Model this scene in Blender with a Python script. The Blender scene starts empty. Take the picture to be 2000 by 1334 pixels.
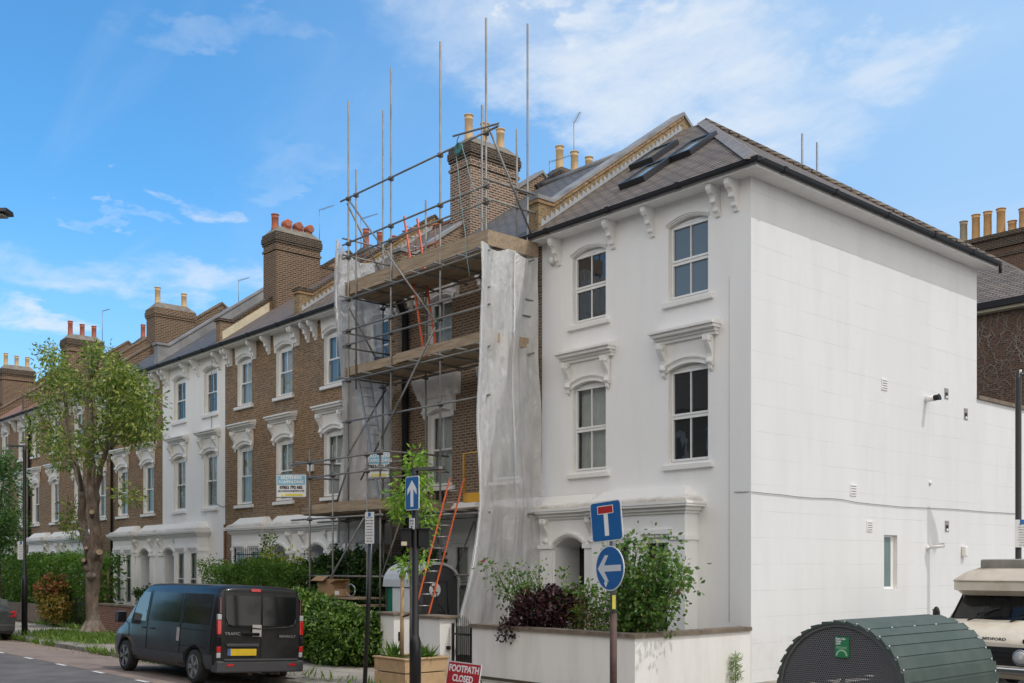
import bpy, bmesh, math, random
from mathutils import Vector, Matrix
import numpy as np
R=math.radians
random.seed(7)
scene=bpy.context.scene
# ------------------------------------------------------------------ camera
CAMH=2.35; FPX=2053.0; HZ=1107.0; TH=math.atan(1825/2053)
FW=(-math.cos(TH),math.sin(TH)); RT=(math.sin(TH),math.cos(TH))
cd=bpy.data.cameras.new("camera"); cam=bpy.data.objects.new("camera",cd); scene.collection.objects.link(cam)
cam.location=(0,0,CAMH); cam.rotation_euler=(R(90),0,math.atan2(-FW[0],FW[1]))
cd.sensor_width=36; cd.lens=FPX/2000*36; cd.shift_y=(HZ-667)/2000; cd.clip_start=0.1; cd.clip_end=3000
scene.camera=cam
# ------------------------------------------------------------------ light
SUN=Vector((1,0.38,1.72)).normalized()
sl=bpy.data.lights.new("sun","SUN"); so=bpy.data.objects.new("sun",sl); scene.collection.objects.link(so)
sl.energy=2.0; sl.angle=R(0.6); sl.color=(1,.98,.95); so.rotation_euler=SUN.to_track_quat('Z','Y').to_euler()
so.location=(0,0,60)
w=bpy.data.worlds.new("World"); scene.world=w; w.use_nodes=True
nt=w.node_tree; N=nt.nodes; L=nt.links; N.clear()
wo=N.new('ShaderNodeOutputWorld'); bg=N.new('ShaderNodeBackground'); L.new(bg.outputs[0],wo.inputs[0])
sk=N.new('ShaderNodeTexSky'); sk.sky_type='NISHITA'; sk.sun_disc=False
sk.sun_elevation=math.asin(SUN.z); sk.sun_rotation=math.atan2(SUN.x,SUN.y); sk.altitude=50; sk.air_density=1.0; sk.dust_density=0.35; sk.ozone_density=2.2
bg.inputs[1].default_value=0.15
tc=N.new('ShaderNodeTexCoord')
# thin high cloud: noise on the direction projected onto a flat cloud deck
sep=N.new('ShaderNodeSeparateXYZ'); L.new(tc.outputs['Generated'],sep.inputs[0])
def mth(op,a,b=None,c=None):
    n=N.new('ShaderNodeMath'); n.operation=op
    for i,v in enumerate((a,b,c)):
        if v is None: continue
        if isinstance(v,(int,float)): n.inputs[i].default_value=v
        else: L.new(v,n.inputs[i])
    return n.outputs[0]
def dot(v):
    d=N.new('ShaderNodeVectorMath'); d.operation='DOT_PRODUCT'; L.new(tc.outputs['Generated'],d.inputs[0]); d.inputs[1].default_value=v; return d.outputs['Value']
def cl01(x): return mth('MINIMUM',mth('MAXIMUM',x,0.0),1.0)
def cmix(f,a,b,mode='MIX'):
    n=N.new('ShaderNodeMix'); n.data_type='RGBA'; n.blend_type=mode
    for kk,v in(('Factor',f),('A',a),('B',b)):
        if isinstance(v,tuple): n.inputs[kk].default_value=(*v,1)
        elif isinstance(v,(int,float)): n.inputs[kk].default_value=v
        else: L.new(v,n.inputs[kk])
    return n.outputs['Result']
zz=mth('ADD',mth('MAXIMUM',sep.outputs[2],0.0),0.12)
cb=N.new('ShaderNodeCombineXYZ'); L.new(mth('DIVIDE',sep.outputs[0],zz),cb.inputs[0]); L.new(mth('DIVIDE',sep.outputs[1],zz),cb.inputs[1])
def cnoise(rot,scale,loc,sc,det=8,ro=.58,di=.5):
    mp=N.new('ShaderNodeMapping'); L.new(cb.outputs[0],mp.inputs[0]); mp.inputs['Rotation'].default_value=(0,0,R(rot)); mp.inputs['Scale'].default_value=scale; mp.inputs['Location'].default_value=loc
    n=N.new('ShaderNodeTexNoise'); n.inputs['Scale'].default_value=sc; n.inputs['Detail'].default_value=det; n.inputs['Roughness'].default_value=ro; n.inputs['Distortion'].default_value=di
    L.new(mp.outputs[0],n.inputs[0]); return n.outputs[0]
def cramp(f,a,b):
    r=N.new('ShaderNodeMapRange'); r.interpolation_type='SMOOTHSTEP'; L.new(f,r.inputs[0]); r.inputs[1].default_value=a; r.inputs[2].default_value=b; return r.outputs[0]
base=cmix(1.0,sk.outputs[0],(0.70,1.42,1.74),'MULTIPLY')
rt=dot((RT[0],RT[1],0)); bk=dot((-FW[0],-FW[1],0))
base=cmix(mth('MULTIPLY',cramp(rt,-.35,.5),.78),base,(3.4,5.15,7.3))          # paler toward the right
base=cmix(mth('MULTIPLY',cramp(sep.outputs[2],.34,.02),.68),base,(3.7,5.2,7.0)) # and toward the horizon
c1=cnoise(20,(.35,1.15,1),(3.3,.6,0),1.0); c2=cnoise(-10,(.8,1.2,1),(1.1,4.2,0),3.2,8,.6,.3)
cir=mth('MULTIPLY',cramp(mth('ADD',c1,mth('MULTIPLY',rt,.16)),.50,.80),cramp(c2,.25,.62))
base=cmix(mth('MULTIPLY',cir,.25),base,(6.2,6.7,7.3))
c3=cnoise(48,(.25,1.6,1),(7.3,2.1,0),1.5,7,.5,.2)
base=cmix(mth('MULTIPLY',cramp(c3,.60,.74),.35),base,(6.2,6.7,7.3))
def deck(px,py):
    a=(px-1000)/2053; b=(1107-py)/2053; v=Vector((FW[0]+a*RT[0],FW[1]+a*RT[1],b)).normalized(); z=v.z+.12; return Vector((v.x/z,v.y/z,0))
wob=cnoise(0,(1,1,1),(0,0,0),2.2,6,.6,0); wob2=cnoise(30,(1,1,1),(5,2,0),2.0,6,.6,0)
fine=cnoise(15,(.9,1.3,1),(9,3,0),5.0,8,.65,.4)
dsep=N.new('ShaderNodeSeparateXYZ'); L.new(cb.outputs[0],dsep.inputs[0])
dx=mth('ADD',dsep.outputs[0],mth('MULTIPLY',mth('SUBTRACT',wob,.5),.9)); dy=mth('ADD',dsep.outputs[1],mth('MULTIPLY',mth('SUBTRACT',wob2,.5),.9))
def band(p,q,wd,st,soft=1.0):
    global base
    A=deck(*p); B=deck(*q); c=(A+B)/2; al=(B-A); hl=al.length/2; al.normalize(); pr=Vector((-al.y,al.x,0))
    ux=mth('SUBTRACT',dx,c.x); uy=mth('SUBTRACT',dy,c.y)
    s_=mth('DIVIDE',mth('ADD',mth('MULTIPLY',ux,al.x),mth('MULTIPLY',uy,al.y)),hl*1.15); t_=mth('DIVIDE',mth('ADD',mth('MULTIPLY',ux,pr.x),mth('MULTIPLY',uy,pr.y)),wd)
    d2=mth('ADD',mth('POWER',mth('ABSOLUTE',s_),3.0),mth('MULTIPLY',t_,t_))
    f=mth('MULTIPLY',cramp(d2,1.3,0.0),mth('MULTIPLY',cramp(fine,*( (.28,.66) if wd<.2 else (.05,.75))),st))
    base=cmix(f,base,(6.2,6.7,7.3))
band((900,-60),(1560,300),.24,.65); band((1050,60),(1420,230),.20,.7); band((1400,30),(1900,150),.25,.15); band((1650,20),(1880,120),.10,.55)
band((55,385),(230,408),.03,.35); band((190,578),(560,548),.14,.6); band((-40,500),(260,560),.16,.35); band((-60,618),(130,612),.14,.8); band((430,310),(720,350),.05,.15); band((150,-20),(560,5),.05,.2); band((280,385),(420,380),.07,.6); band((1100,5),(1180,18),.07,1.0); band((1180,30),(1320,60),.10,.4)
base=cmix(mth('MULTIPLY',cramp(bk,-.15,.45),.92),base,(12.2,11.4,10.3))            # unseen bright cloud added behind the camera as neutral fill light
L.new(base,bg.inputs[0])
vs=scene.view_settings; vs.view_transform='Standard'; vs.look='None'; vs.exposure=-0.2; vs.gamma=1; vs.use_curve_mapping=False
scene.render.engine='CYCLES'
scene.cycles.max_bounces=6; scene.cycles.transparent_max_bounces=12; scene.cycles.diffuse_bounces=4

# ------------------------------------------------------------------ pixel -> world helpers (photo pixels, 2000 wide)
def ray(px,py):
    a=(px-1000)/FPX; b=(HZ-py)/FPX
    return Vector((FW[0]+a*RT[0],FW[1]+a*RT[1],b))
CAM=Vector((0,0,CAMH))
def onY(px,py,Y): r=ray(px,py); return CAM+r*(Y/r.y)
def onX(px,py,X): r=ray(px,py); return CAM+r*(X/r.x)
def onZ(px,py,Z): r=ray(px,py); return CAM+r*((Z-CAMH)/r.z)
def onD(px,py,d): return CAM+ray(px,py)*d

# ------------------------------------------------------------------ mesh builder
WL={}
class MB:
    def __init__(s): s.v=[]; s.f=[]; s.m=[]; s.sm=[]; s.cur=0; s.smooth=False
    def add(s,vs,fs,smooth=None):
        o=len(s.v); s.v+= [tuple(p) for p in vs]
        for f in fs: s.f.append(tuple(i+o for i in f)); s.m.append(s.cur); s.sm.append(s.smooth if smooth is None else smooth)
        return s
    def box(s,x0,x1,y0,y1,z0,z1):
        if x0>x1: x0,x1=x1,x0
        if y0>y1: y0,y1=y1,y0
        if z0>z1: z0,z1=z1,z0
        v=[(x0,y0,z0),(x1,y0,z0),(x1,y1,z0),(x0,y1,z0),(x0,y0,z1),(x1,y0,z1),(x1,y1,z1),(x0,y1,z1)]
        return s.add(v,[(0,3,2,1),(4,5,6,7),(0,1,5,4),(1,2,6,5),(2,3,7,6),(3,0,4,7)],False)
    def obox(s,c,ax,ay,az):   # oriented box: centre + three half vectors
        c=Vector(c);ax=Vector(ax);ay=Vector(ay);az=Vector(az)
        if ax.cross(ay).dot(az)<0: ax=-ax
        v=[c+i*ax+j*ay+k*az for k in(-1,1) for (i,j) in((-1,-1),(1,-1),(1,1),(-1,1))]
        return s.add(v,[(0,3,2,1),(4,5,6,7),(0,1,5,4),(1,2,6,5),(2,3,7,6),(3,0,4,7)],False)
    def bar(s,a,b,wd,hg,up=(0,0,1)):
        a=Vector(a);b=Vector(b);d=b-a; l=d.length; d/=l; up=Vector(up); sd=d.cross(up)
        if sd.length<1e-5: sd=d.cross(Vector((1,0,0)))
        sd.normalize(); u=sd.cross(d)
        return s.obox((a+b)/2,d*l/2,sd*wd/2,u*hg/2)
    def quad(s,a,b,c,d,smooth=None): return s.add([a,b,c,d],[(0,1,2,3)],smooth)
    def tube(s,pts,r,n=8,cap=True,smooth=True):
        pts=[Vector(p) for p in pts]; rs=r if isinstance(r,(list,tuple)) else [r]*len(pts)
        vs=[];k=len(pts); prev=None
        for i,p in enumerate(pts):
            d=(pts[min(i+1,k-1)]-pts[max(i-1,0)])
            if d.length<1e-9: d=Vector((0,0,1))
            d.normalize()
            if prev is None:
                a=Vector((0,0,1)) if abs(d.z)<.9 else Vector((1,0,0))
                u=d.cross(a).normalized()
            else:
                u=(prev-d*prev.dot(d)).normalized()
            prev=u; w2=d.cross(u)
            for j in range(n):
                t=2*math.pi*j/n; vs.append(p+(u*math.cos(t)+w2*math.sin(t))*rs[i])
        fs=[]
        for i in range(k-1):
            for j in range(n): j2=(j+1)%n; fs.append((i*n+j,i*n+j2,(i+1)*n+j2,(i+1)*n+j))
        s.add(vs,fs,smooth)
        if cap:
            o=len(s.v)-len(vs)
            s.f.append(tuple(o+j for j in reversed(range(n)))); s.f.append(tuple(o+(k-1)*n+j for j in range(n)))
            s.m+= [s.cur]*2; s.sm+=[False]*2
        return s
    def lathe(s,prof,c=(0,0,0),n=20,axis='z',smooth=True):
        vs=[];k=len(prof); c=Vector(c)
        for (r,z) in prof:
            for j in range(n):
                t=2*math.pi*j/n; a,b=r*math.cos(t),r*math.sin(t)
                p={'z':(a,b,z),'y':(a,z,-b),'x':(z,a,b)}[axis]
                vs.append(c+Vector(p))
        fs=[]
        for i in range(k-1):
            for j in range(n): j2=(j+1)%n; fs.append((i*n+j,i*n+j2,(i+1)*n+j2,(i+1)*n+j))
        s.add(vs,fs,smooth); o=len(s.v)-len(vs)
        s.f.append(tuple(o+j for j in reversed(range(n)))); s.f.append(tuple(o+(k-1)*n+j for j in range(n)))
        s.m+=[s.cur]*2; s.sm+=[False]*2
        return s
    def prism(s,poly,a,b,axis='y'):
        """poly: 2D pts; axis y: (x,z) extruded y a..b ; axis x: (y,z) ; axis z: (x,y)"""
        mk={'y':lambda p,t:(p[0],t,p[1]),'x':lambda p,t:(t,p[0],p[1]),'z':lambda p,t:(p[0],p[1],t)}[axis]
        n=len(poly); ar=sum(poly[i][0]*poly[(i+1)%n][1]-poly[(i+1)%n][0]*poly[i][1] for i in range(n))
        if (ar<0)!=(axis=='y'): poly=list(reversed(poly))
        if a>b: a,b=b,a
        vs=[mk(p,a) for p in poly]+[mk(p,b) for p in poly]
        fs=[tuple(reversed(range(n))),tuple(range(n,2*n))]+[(i,(i+1)%n,n+(i+1)%n,n+i) for i in range(n)]
        return s.add(vs,fs,False)
    def sphere(s,c,r,n=12,m=8,sc=(1,1,1)):
        vs=[];c=Vector(c)
        for i in range(m+1):
            ph=math.pi*i/m
            for j in range(n):
                t=2*math.pi*j/n; vs.append((c.x+r*sc[0]*math.sin(ph)*math.cos(t),c.y+r*sc[1]*math.sin(ph)*math.sin(t),c.z+r*sc[2]*math.cos(ph)))
        fs=[(i*n+j,(i+1)*n+j,(i+1)*n+(j+1)%n,i*n+(j+1)%n) for i in range(m) for j in range(n)]
        return s.add(vs,fs,True)
    def sheet(s,fn,nu,nv,smooth=True):
        vs=[fn(i/nu,j/nv) for i in range(nu+1) for j in range(nv+1)]
        fs=[(i*(nv+1)+j,(i+1)*(nv+1)+j,(i+1)*(nv+1)+j+1,i*(nv+1)+j+1) for i in range(nu) for j in range(nv)]
        return s.add(vs,fs,smooth)
    def mesh(s,name,mats,origin=(0,0,0)):
        me=bpy.data.meshes.new(name); ox,oy,oz=origin
        me.from_pydata([(x-ox,y-oy,z-oz) for x,y,z in s.v],[],s.f)
        if not isinstance(mats,(list,tuple)): mats=[mats]
        for m in mats: me.materials.append(m)
        if len(me.polygons)==len(s.m):
            me.polygons.foreach_set('material_index',s.m); me.polygons.foreach_set('use_smooth',s.sm)
        me.update(); return me
    def build(s,name,mats,parent=None,bev=0,**kw):
        if parent is not None: org=WL.get(parent,Vector((0,0,0)))
        elif kw.get('origin') is not None: org=Vector(kw.pop('origin'))
        else:
            xs=[p[0] for p in s.v];ys=[p[1] for p in s.v];zs=[p[2] for p in s.v]
            org=Vector(((min(xs)+max(xs))/2,(min(ys)+max(ys))/2,min(zs)))
        me=s.mesh(name,mats,org)
        if bev:
            b=bmesh.new(); b.from_mesh(me)
            bmesh.ops.bevel(b,geom=[e for e in b.edges if len(e.link_faces)==2 and e.calc_face_angle(0)>.5],offset=bev,segments=2,affect='EDGES',profile=.5)
            b.to_mesh(me); b.free()
        return link(name,me,parent,org,**kw)
def link(name,me,parent,wloc,label=None,cat=None,group=None,kind=None,rot=None):
    o=bpy.data.objects.new(name,me); scene.collection.objects.link(o)
    wloc=Vector(wloc)
    if parent is not None: o.parent=parent; o.location=wloc-WL.get(parent,Vector((0,0,0)))
    else: o.location=wloc
    WL[o]=wloc
    if rot: o.rotation_euler=rot
    if label: o['label']=label
    if cat: o['category']=cat
    if group: o['group']=group
    if kind: o['kind']=kind
    return o
def thing(name,label,cat,loc,rotz=0,group=None,local=False,rot=None):
    o=bpy.data.objects.new(name,None); scene.collection.objects.link(o); o.location=loc
    o.empty_display_size=.2
    o.rotation_euler=rot if rot else (0,0,rotz); o['label']=label; o['category']=cat
    if group: o['group']=group
    WL[o]=Vector((0,0,0)) if local else Vector(loc)
    return o
def struct(mb,name,mats,kind='structure'): return mb.build(name,mats,kind=kind)
def copy_thing(o,loc,rotz=None,label=None,group=None):
    def rec(a,par):
        c=a.copy(); scene.collection.objects.link(c); c.parent=par
        for ch in list(a.children): rec(ch,c)
        return c
    c=rec(o,None); c.location=loc
    if rotz is not None: c.rotation_euler=(0,0,rotz)
    if label: c['label']=label
    if group: c['group']=group
    return c
def text_mb(mb,txt,size,mat4,ext=0.002,align='CENTER',bold=0.0,xs=1.0):
    cu=bpy.data.curves.new("lettering",'FONT'); cu.body=txt; cu.size=size; cu.align_x=align; cu.align_y='CENTER'; cu.extrude=ext; cu.offset=bold; cu.resolution_u=3
    ob=bpy.data.objects.new("lettering_tmp",cu); scene.collection.objects.link(ob)
    me=bpy.data.meshes.new_from_object(ob)
    vs=[mat4@Vector((v.co.x*xs,v.co.y,v.co.z)) for v in me.vertices]; fs=[tuple(p.vertices) for p in me.polygons]
    mb.add(vs,fs,False)
    bpy.data.objects.remove(ob); bpy.data.meshes.remove(me); bpy.data.curves.remove(cu)
    return mb
def basis(origin,xa,ya):
    xa=Vector(xa).normalized(); ya=Vector(ya).normalized(); za=xa.cross(ya)
    m=Matrix.Identity(4)
    for i,a in enumerate((xa,ya,za)):
        for j in range(3): m[j][i]=a[j]
    for j in range(3): m[j][3]=origin[j]
    return m

# ------------------------------------------------------------------ materials
class Mat:
    def __init__(s,name,col=(.5,.5,.5),rough=.6,metal=0.,spec=.5):
        s.m=bpy.data.materials.new(name); s.m.use_nodes=True; s.nt=s.m.node_tree; s.N=s.nt.nodes; s.L=s.nt.links
        s.b=s.N['Principled BSDF']; s.b.inputs['Base Color'].default_value=(*col,1); s.b.inputs['Roughness'].default_value=rough
        s.b.inputs['Metallic'].default_value=metal; s.b.inputs['Specular IOR Level'].default_value=spec; s.col=col; s._c=None
    def n(s,t,**k):
        n=s.N.new('ShaderNode'+t)
        for a,b in k.items(): setattr(n,a,b)
        return n
    def math(s,op,a,b=None):
        n=s.n('Math',operation=op)
        for i,v in enumerate((a,b)):
            if v is None: continue
            if isinstance(v,(int,float)): n.inputs[i].default_value=v
            else: s.L.new(v,n.inputs[i])
        return n.outputs[0]
    def obj(s): 
        if s._c is None: s._c=s.n('TexCoord').outputs['Object']
        return s._c
    def wallco(s,sx=1,sz=1,slope=False):
        sp=s.n('SeparateXYZ'); s.L.new(s.obj(),sp.inputs[0])
        g=s.n('NewGeometry'); sn=s.n('SeparateXYZ'); s.L.new(g.outputs['Normal'],sn.inputs[0])
        f=s.math('GREATER_THAN',s.math('ABSOLUTE',sn.outputs[0]),s.math('ABSOLUTE',sn.outputs[1]))
        d=s.math('SUBTRACT',sp.outputs[1],sp.outputs[0]); u=s.math('ADD',sp.outputs[0],s.math('MULTIPLY',d,f))
        c=s.n('CombineXYZ'); s.L.new(u if sx==1 else s.math('MULTIPLY',u,sx),c.inputs[0]); s.L.new(s.math('MULTIPLY',sp.outputs[2],sz),c.inputs[1])
        return c.outputs[0]
    def noise(s,scale,detail=4,rough=.5,co=None,vec=None,dist=0):
        n=s.n('TexNoise'); n.inputs['Scale'].default_value=scale; n.inputs['Detail'].default_value=detail; n.inputs['Roughness'].default_value=rough; n.inputs['Distortion'].default_value=dist
        c=co or s.obj()
        if vec:
            m=s.n('Mapping'); m.inputs['Scale'].default_value=vec; s.L.new(c,m.inputs[0]); c=m.outputs[0]
        s.L.new(c,n.inputs[0]); return n.outputs[0]
    def ramp(s,fac,stops):
        r=s.n('ValToRGB'); s.L.new(fac,r.inputs[0]); e=r.color_ramp.elements
        e[0].position=stops[0][0]; e[0].color=(*stops[0][1],1); e[1].position=stops[-1][0]; e[1].color=(*stops[-1][1],1)
        for p,c in stops[1:-1]: k=e.new(p); k.color=(*c,1)
        return r.outputs[0]
    def mix(s,fac,a,b,blend='MIX'):
        n=s.n('Mix',data_type='RGBA',blend_type=blend)
        if isinstance(fac,(int,float)): n.inputs['Factor'].default_value=fac
        else: s.L.new(fac,n.inputs['Factor'])
        for k,v in(('A',a),('B',b)):
            if isinstance(v,tuple): n.inputs[k].default_value=(*v,1) if len(v)==3 else v
            else: s.L.new(v,n.inputs[k])
        return n.outputs['Result']
    def base(s,c): s.L.new(c,s.b.inputs['Base Color']); return s
    def rough(s,c): s.L.new(c,s.b.inputs['Roughness']); return s
    def bump(s,h,st=.3,dist=.01):
        n=s.n('Bump'); n.inputs['Strength'].default_value=st; n.inputs['Distance'].default_value=dist; s.L.new(h,n.inputs['Height'])
        s.L.new(n.outputs[0],s.b.inputs['Normal']); return s
def k(c,f): return tuple(x*f for x in c)
def M_var(name,col,rough=.7,var=.25,scale=3,metal=0.,bump=0,bs=40,spec=.5,dirt=None,ds=1.2):
    m=Mat(name,col,rough,metal,spec)
    c=m.ramp(m.noise(scale,6,.6),[(.3,k(col,1-var)),(.7,k(col,1+var*.6))])
    if dirt: c=m.mix(m.ramp(m.noise(ds,8,.65),[(.5,(0,0,0)),(.72,(1,1,1))]),c,dirt)
    m.base(c)
    if bump: m.bump(m.noise(bs,5,.6),bump,.01)
    return m.m
def M_brick(name,c1,c2,mortar,dark=(.05,.04,.035),bw=.225,bh=.075,ms=.011,patch=.5,rough=.9,warm=None):
    m=Mat(name,c1,rough,spec=.2); co=m.wallco()
    # slightly wavy courses
    b=m.n('TexBrick'); b.inputs['Scale'].default_value=1; b.inputs['Brick Width'].default_value=bw; b.inputs['Row Height'].default_value=bh
    b.inputs['Mortar Size'].default_value=ms; b.inputs['Mortar Smooth'].default_value=.2; b.inputs['Bias'].default_value=0
    b.inputs['Color1'].default_value=(*c1,1); b.inputs['Color2'].default_value=(*c2,1); b.inputs['Mortar'].default_value=(*mortar,1)
    v=m.n('VectorMath',operation='ADD'); nz=m.n('TexNoise'); nz.inputs['Scale'].default_value=2.2; m.L.new(co,nz.inputs[0])
    sc=m.n('VectorMath',operation='SCALE'); m.L.new(nz.outputs[1],sc.inputs[0]); sc.inputs['Scale'].default_value=.02
    m.L.new(co,v.inputs[0]); m.L.new(sc.outputs[0],v.inputs[1]); m.L.new(v.outputs[0],b.inputs[0])
    # per-brick variation: second noise at brick size
    n2=m.noise(1,2,.5,co=co,vec=(5.5,14,1)); c=m.mix(m.ramp(n2,[(.42,(0,0,0)),(.62,(1,1,1))]),b.outputs[0],m.mix(.65,b.outputs[0],dark,'MIX'))
    c=m.mix(b.outputs[1],c,mortar)
    if warm: c=m.mix(m.ramp(m.noise(.5,5,.6,co=co),[(.4,(0,0,0)),(.65,(.7,.7,.7))]),c,m.mix(1.0,c,warm,'MULTIPLY'))
    n3=m.noise(.7,6,.6,co=co); c=m.mix(m.ramp(n3,[(.35,(0,0,0)),(.7,(patch,patch,patch))]),c,m.mix(.4,c,dark))
    m.base(c); inv=m.math('SUBTRACT',1.0,b.outputs[1]); m.bump(m.math('ADD',inv,m.math('MULTIPLY',n2,.6)),.5,.008)
    return m.m
def M_slate(name,c1,c2,gap,bw=.36,bh=.105,rough=.55,ms=.008):
    m=Mat(name,c1,rough,spec=.4); co=m.wallco()
    b=m.n('TexBrick'); b.inputs['Scale'].default_value=1; b.inputs['Brick Width'].default_value=bw; b.inputs['Row Height'].default_value=bh; b.inputs['Mortar Size'].default_value=ms
    b.inputs['Color1'].default_value=(*c1,1); b.inputs['Color2'].default_value=(*c2,1); b.inputs['Mortar'].default_value=(*gap,1); m.L.new(co,b.inputs[0])
    n2=m.noise(1,3,.5,co=co,vec=(4,8,1)); c=m.mix(m.ramp(n2,[(.35,(0,0,0)),(.7,(.7,.7,.7))]),b.outputs[0],k(c2,1.35))
    c=m.mix(b.outputs[1],c,gap)
    m.base(c)
    sp=m.n('SeparateXYZ'); m.L.new(co,sp.inputs[0]); saw=m.math('FRACT',m.math('DIVIDE',sp.outputs[1],bh))
    m.bump(m.math('ADD',m.math('MULTIPLY',m.math('SUBTRACT',1.0,saw),1.0),m.math('MULTIPLY',n2,.5)),.9,.03)
    return m.m
def M_stucco(name,col,dirtc,grooves=False,streak=.35,rough=.85):
    m=Mat(name,col,rough,spec=.25); co=m.wallco()
    n1=m.noise(.9,6,.6,co=co,vec=(2.2,.35,1)); c=m.mix(m.ramp(n1,[(.45,(0,0,0)),(.8,(streak,streak,streak))]),col,dirtc)
    n2=m.noise(2.5,8,.7,co=co); c=m.mix(m.ramp(n2,[(.6,(0,0,0)),(.85,(.45,.45,.45))]),c,dirtc)
    h=m.noise(18,6,.7)
    if grooves:
        nz=m.noise(.6,3,.5,co=co); sp0=m.n('SeparateXYZ'); m.L.new(co,sp0.inputs[0])
        zf=m.math('FRACT',m.math('DIVIDE',m.math('ADD',sp0.outputs[1],m.math('MULTIPLY',nz,.05)),.54))
        line=m.math('LESS_THAN',m.math('ABSOLUTE',m.math('SUBTRACT',zf,.5)),.010)
        wear=m.ramp(m.noise(.8,3,.6,co=co,vec=(1,2,1)),[(.4,(.15,.15,.15)),(.62,(1,1,1))])
        sp=m.n('SeparateXYZ'); m.L.new(co,sp.inputs[0])
        g=m.math('MULTIPLY',line,wear)
        c=m.mix(m.math('MULTIPLY',g,.42),c,k(dirtc,.62))
        pt=m.noise(.35,4,.6,co=co,vec=(1,.6,1)); c=m.mix(m.ramp(pt,[(.45,(0,0,0)),(.60,(.5,.5,.5))]),c,k(col,.93))
        gr=m.math('MULTIPLY',m.math('LESS_THAN',sp0.outputs[1],.9),m.noise(1.6,7,.7,co=co)); c=m.mix(m.ramp(gr,[(.45,(0,0,0)),(.75,(.3,.3,.3))]),c,(.45,.42,.38))
        specks=m.ramp(m.noise(5,9,.8,co=co),[(.74,(0,0,0)),(.78,(1,1,1))])
        low=m.math('LESS_THAN',sp.outputs[1],1.6)
        c=m.mix(m.math('MULTIPLY',specks,low),c,(.12,.11,.10))
        h=m.math('SUBTRACT',m.math('MULTIPLY',h,.25),m.math('MULTIPLY',g,1.5))
    m.base(c); m.bump(h,.35,.008)
    return m.m
def M_glass(name,tint=(.5,.55,.56),refl=.16,rough=.02,opac=0.35,body=(.03,.035,.04),fr=.62):
    m=Mat(name); N2=m.N; N2.remove(m.b)
    tr=m.n('BsdfTransparent'); tr.inputs[0].default_value=(*tint,1)
    df=m.n('BsdfDiffuse'); df.inputs[0].default_value=(*body,1)
    gl=m.n('BsdfGlossy'); gl.inputs[0].default_value=(1,1,1,1); gl.inputs['Roughness'].default_value=rough
    bp=m.n('Bump'); bp.inputs['Strength'].default_value=.06; bp.inputs['Distance'].default_value=.02; m.L.new(m.noise(2.5,2,.5),bp.inputs['Height']); m.L.new(bp.outputs[0],gl.inputs['Normal'])
    a=m.n('MixShader'); a.inputs[0].default_value=opac; m.L.new(tr.outputs[0],a.inputs[1]); m.L.new(df.outputs[0],a.inputs[2])
    lw=m.n('LayerWeight'); lw.inputs[0].default_value=.35
    b=m.n('MixShader'); m.L.new(m.math('ADD',m.math('MULTIPLY',lw.outputs['Fresnel'],fr),refl*.3),b.inputs[0]); m.L.new(a.outputs[0],b.inputs[1]); m.L.new(gl.outputs[0],b.inputs[2])
    out=N2['Material Output']; m.L.new(b.outputs[0],out.inputs[0]); return m.m
def M_leaf(name,c1,c2,c3=None,rough=.45,trans=.35):
    m=Mat(name,c1,rough,spec=.35)
    g=m.n('NewGeometry'); st=[(0,c1),(.6,c2)]+([(1,c3)] if c3 else [(1,k(c2,1.2))])
    c=m.ramp(g.outputs['Random Per Island'],st)
    n=m.noise(1.1,3,.5); c=m.mix(m.ramp(n,[(.3,(.45,.45,.45)),(.55,(0,0,0))]),c,k(c1,.7))
    m.base(c)
    t=m.n('BsdfTranslucent'); m.L.new(m.mix(1.0,c,(1.3,1.5,.5),'MULTIPLY'),t.inputs[0])
    mx=m.n('MixShader'); mx.inputs[0].default_value=trans; m.L.new(m.b.outputs[0],mx.inputs[1]); m.L.new(t.outputs[0],mx.inputs[2])
    m.L.new(mx.outputs[0],m.N['Material Output'].inputs[0]); return m.m
MT={}
MT['stock']=M_brick('london_stock_brick',(.34,.222,.135),(.22,.145,.09),(.32,.27,.21),dark=(.075,.052,.038),warm=(1.2,1.02,.78),patch=.7)
MT['stock2']=M_brick('stock_brick_repointed',(.25,.165,.105),(.17,.11,.075),(.33,.28,.22),ms=.012,warm=(1.1,1.0,.9),patch=.3)
MT['chim']=M_brick('chimney_brick',(.165,.088,.055),(.09,.052,.038),(.27,.21,.15),dark=(.03,.025,.022),ms=.017,patch=.3)
MT['chim2']=M_brick('mottled_chimney_brick',(.24,.125,.08),(.10,.06,.045),(.42,.35,.28),dark=(.03,.025,.022),ms=.016,patch=.3)
MT['sooty']=M_brick('sooty_brick',(.085,.06,.045),(.05,.038,.03),(.19,.155,.12),dark=(.02,.018,.016))
MT['yellow']=M_brick('yellow_parapet_brick',(.42,.29,.13),(.32,.20,.09),(.30,.26,.2),dark=(.08,.06,.04),patch=.7)
MT['redbrick']=M_brick('red_garden_brick',(.32,.13,.08),(.24,.10,.065),(.30,.24,.2),dark=(.12,.06,.04))
MT['rearbrick']=M_brick('dark_rear_brick',(.17,.09,.06),(.12,.07,.05),(.20,.15,.115),dark=(.04,.03,.028))
MT['stucco']=M_stucco('white_painted_stucco',(.85,.85,.85),(.68,.66,.63),streak=.25)
MT['stuccog']=M_stucco('white_scored_stucco',(.75,.75,.75),(.60,.59,.57),grooves=True,streak=.4)
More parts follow.
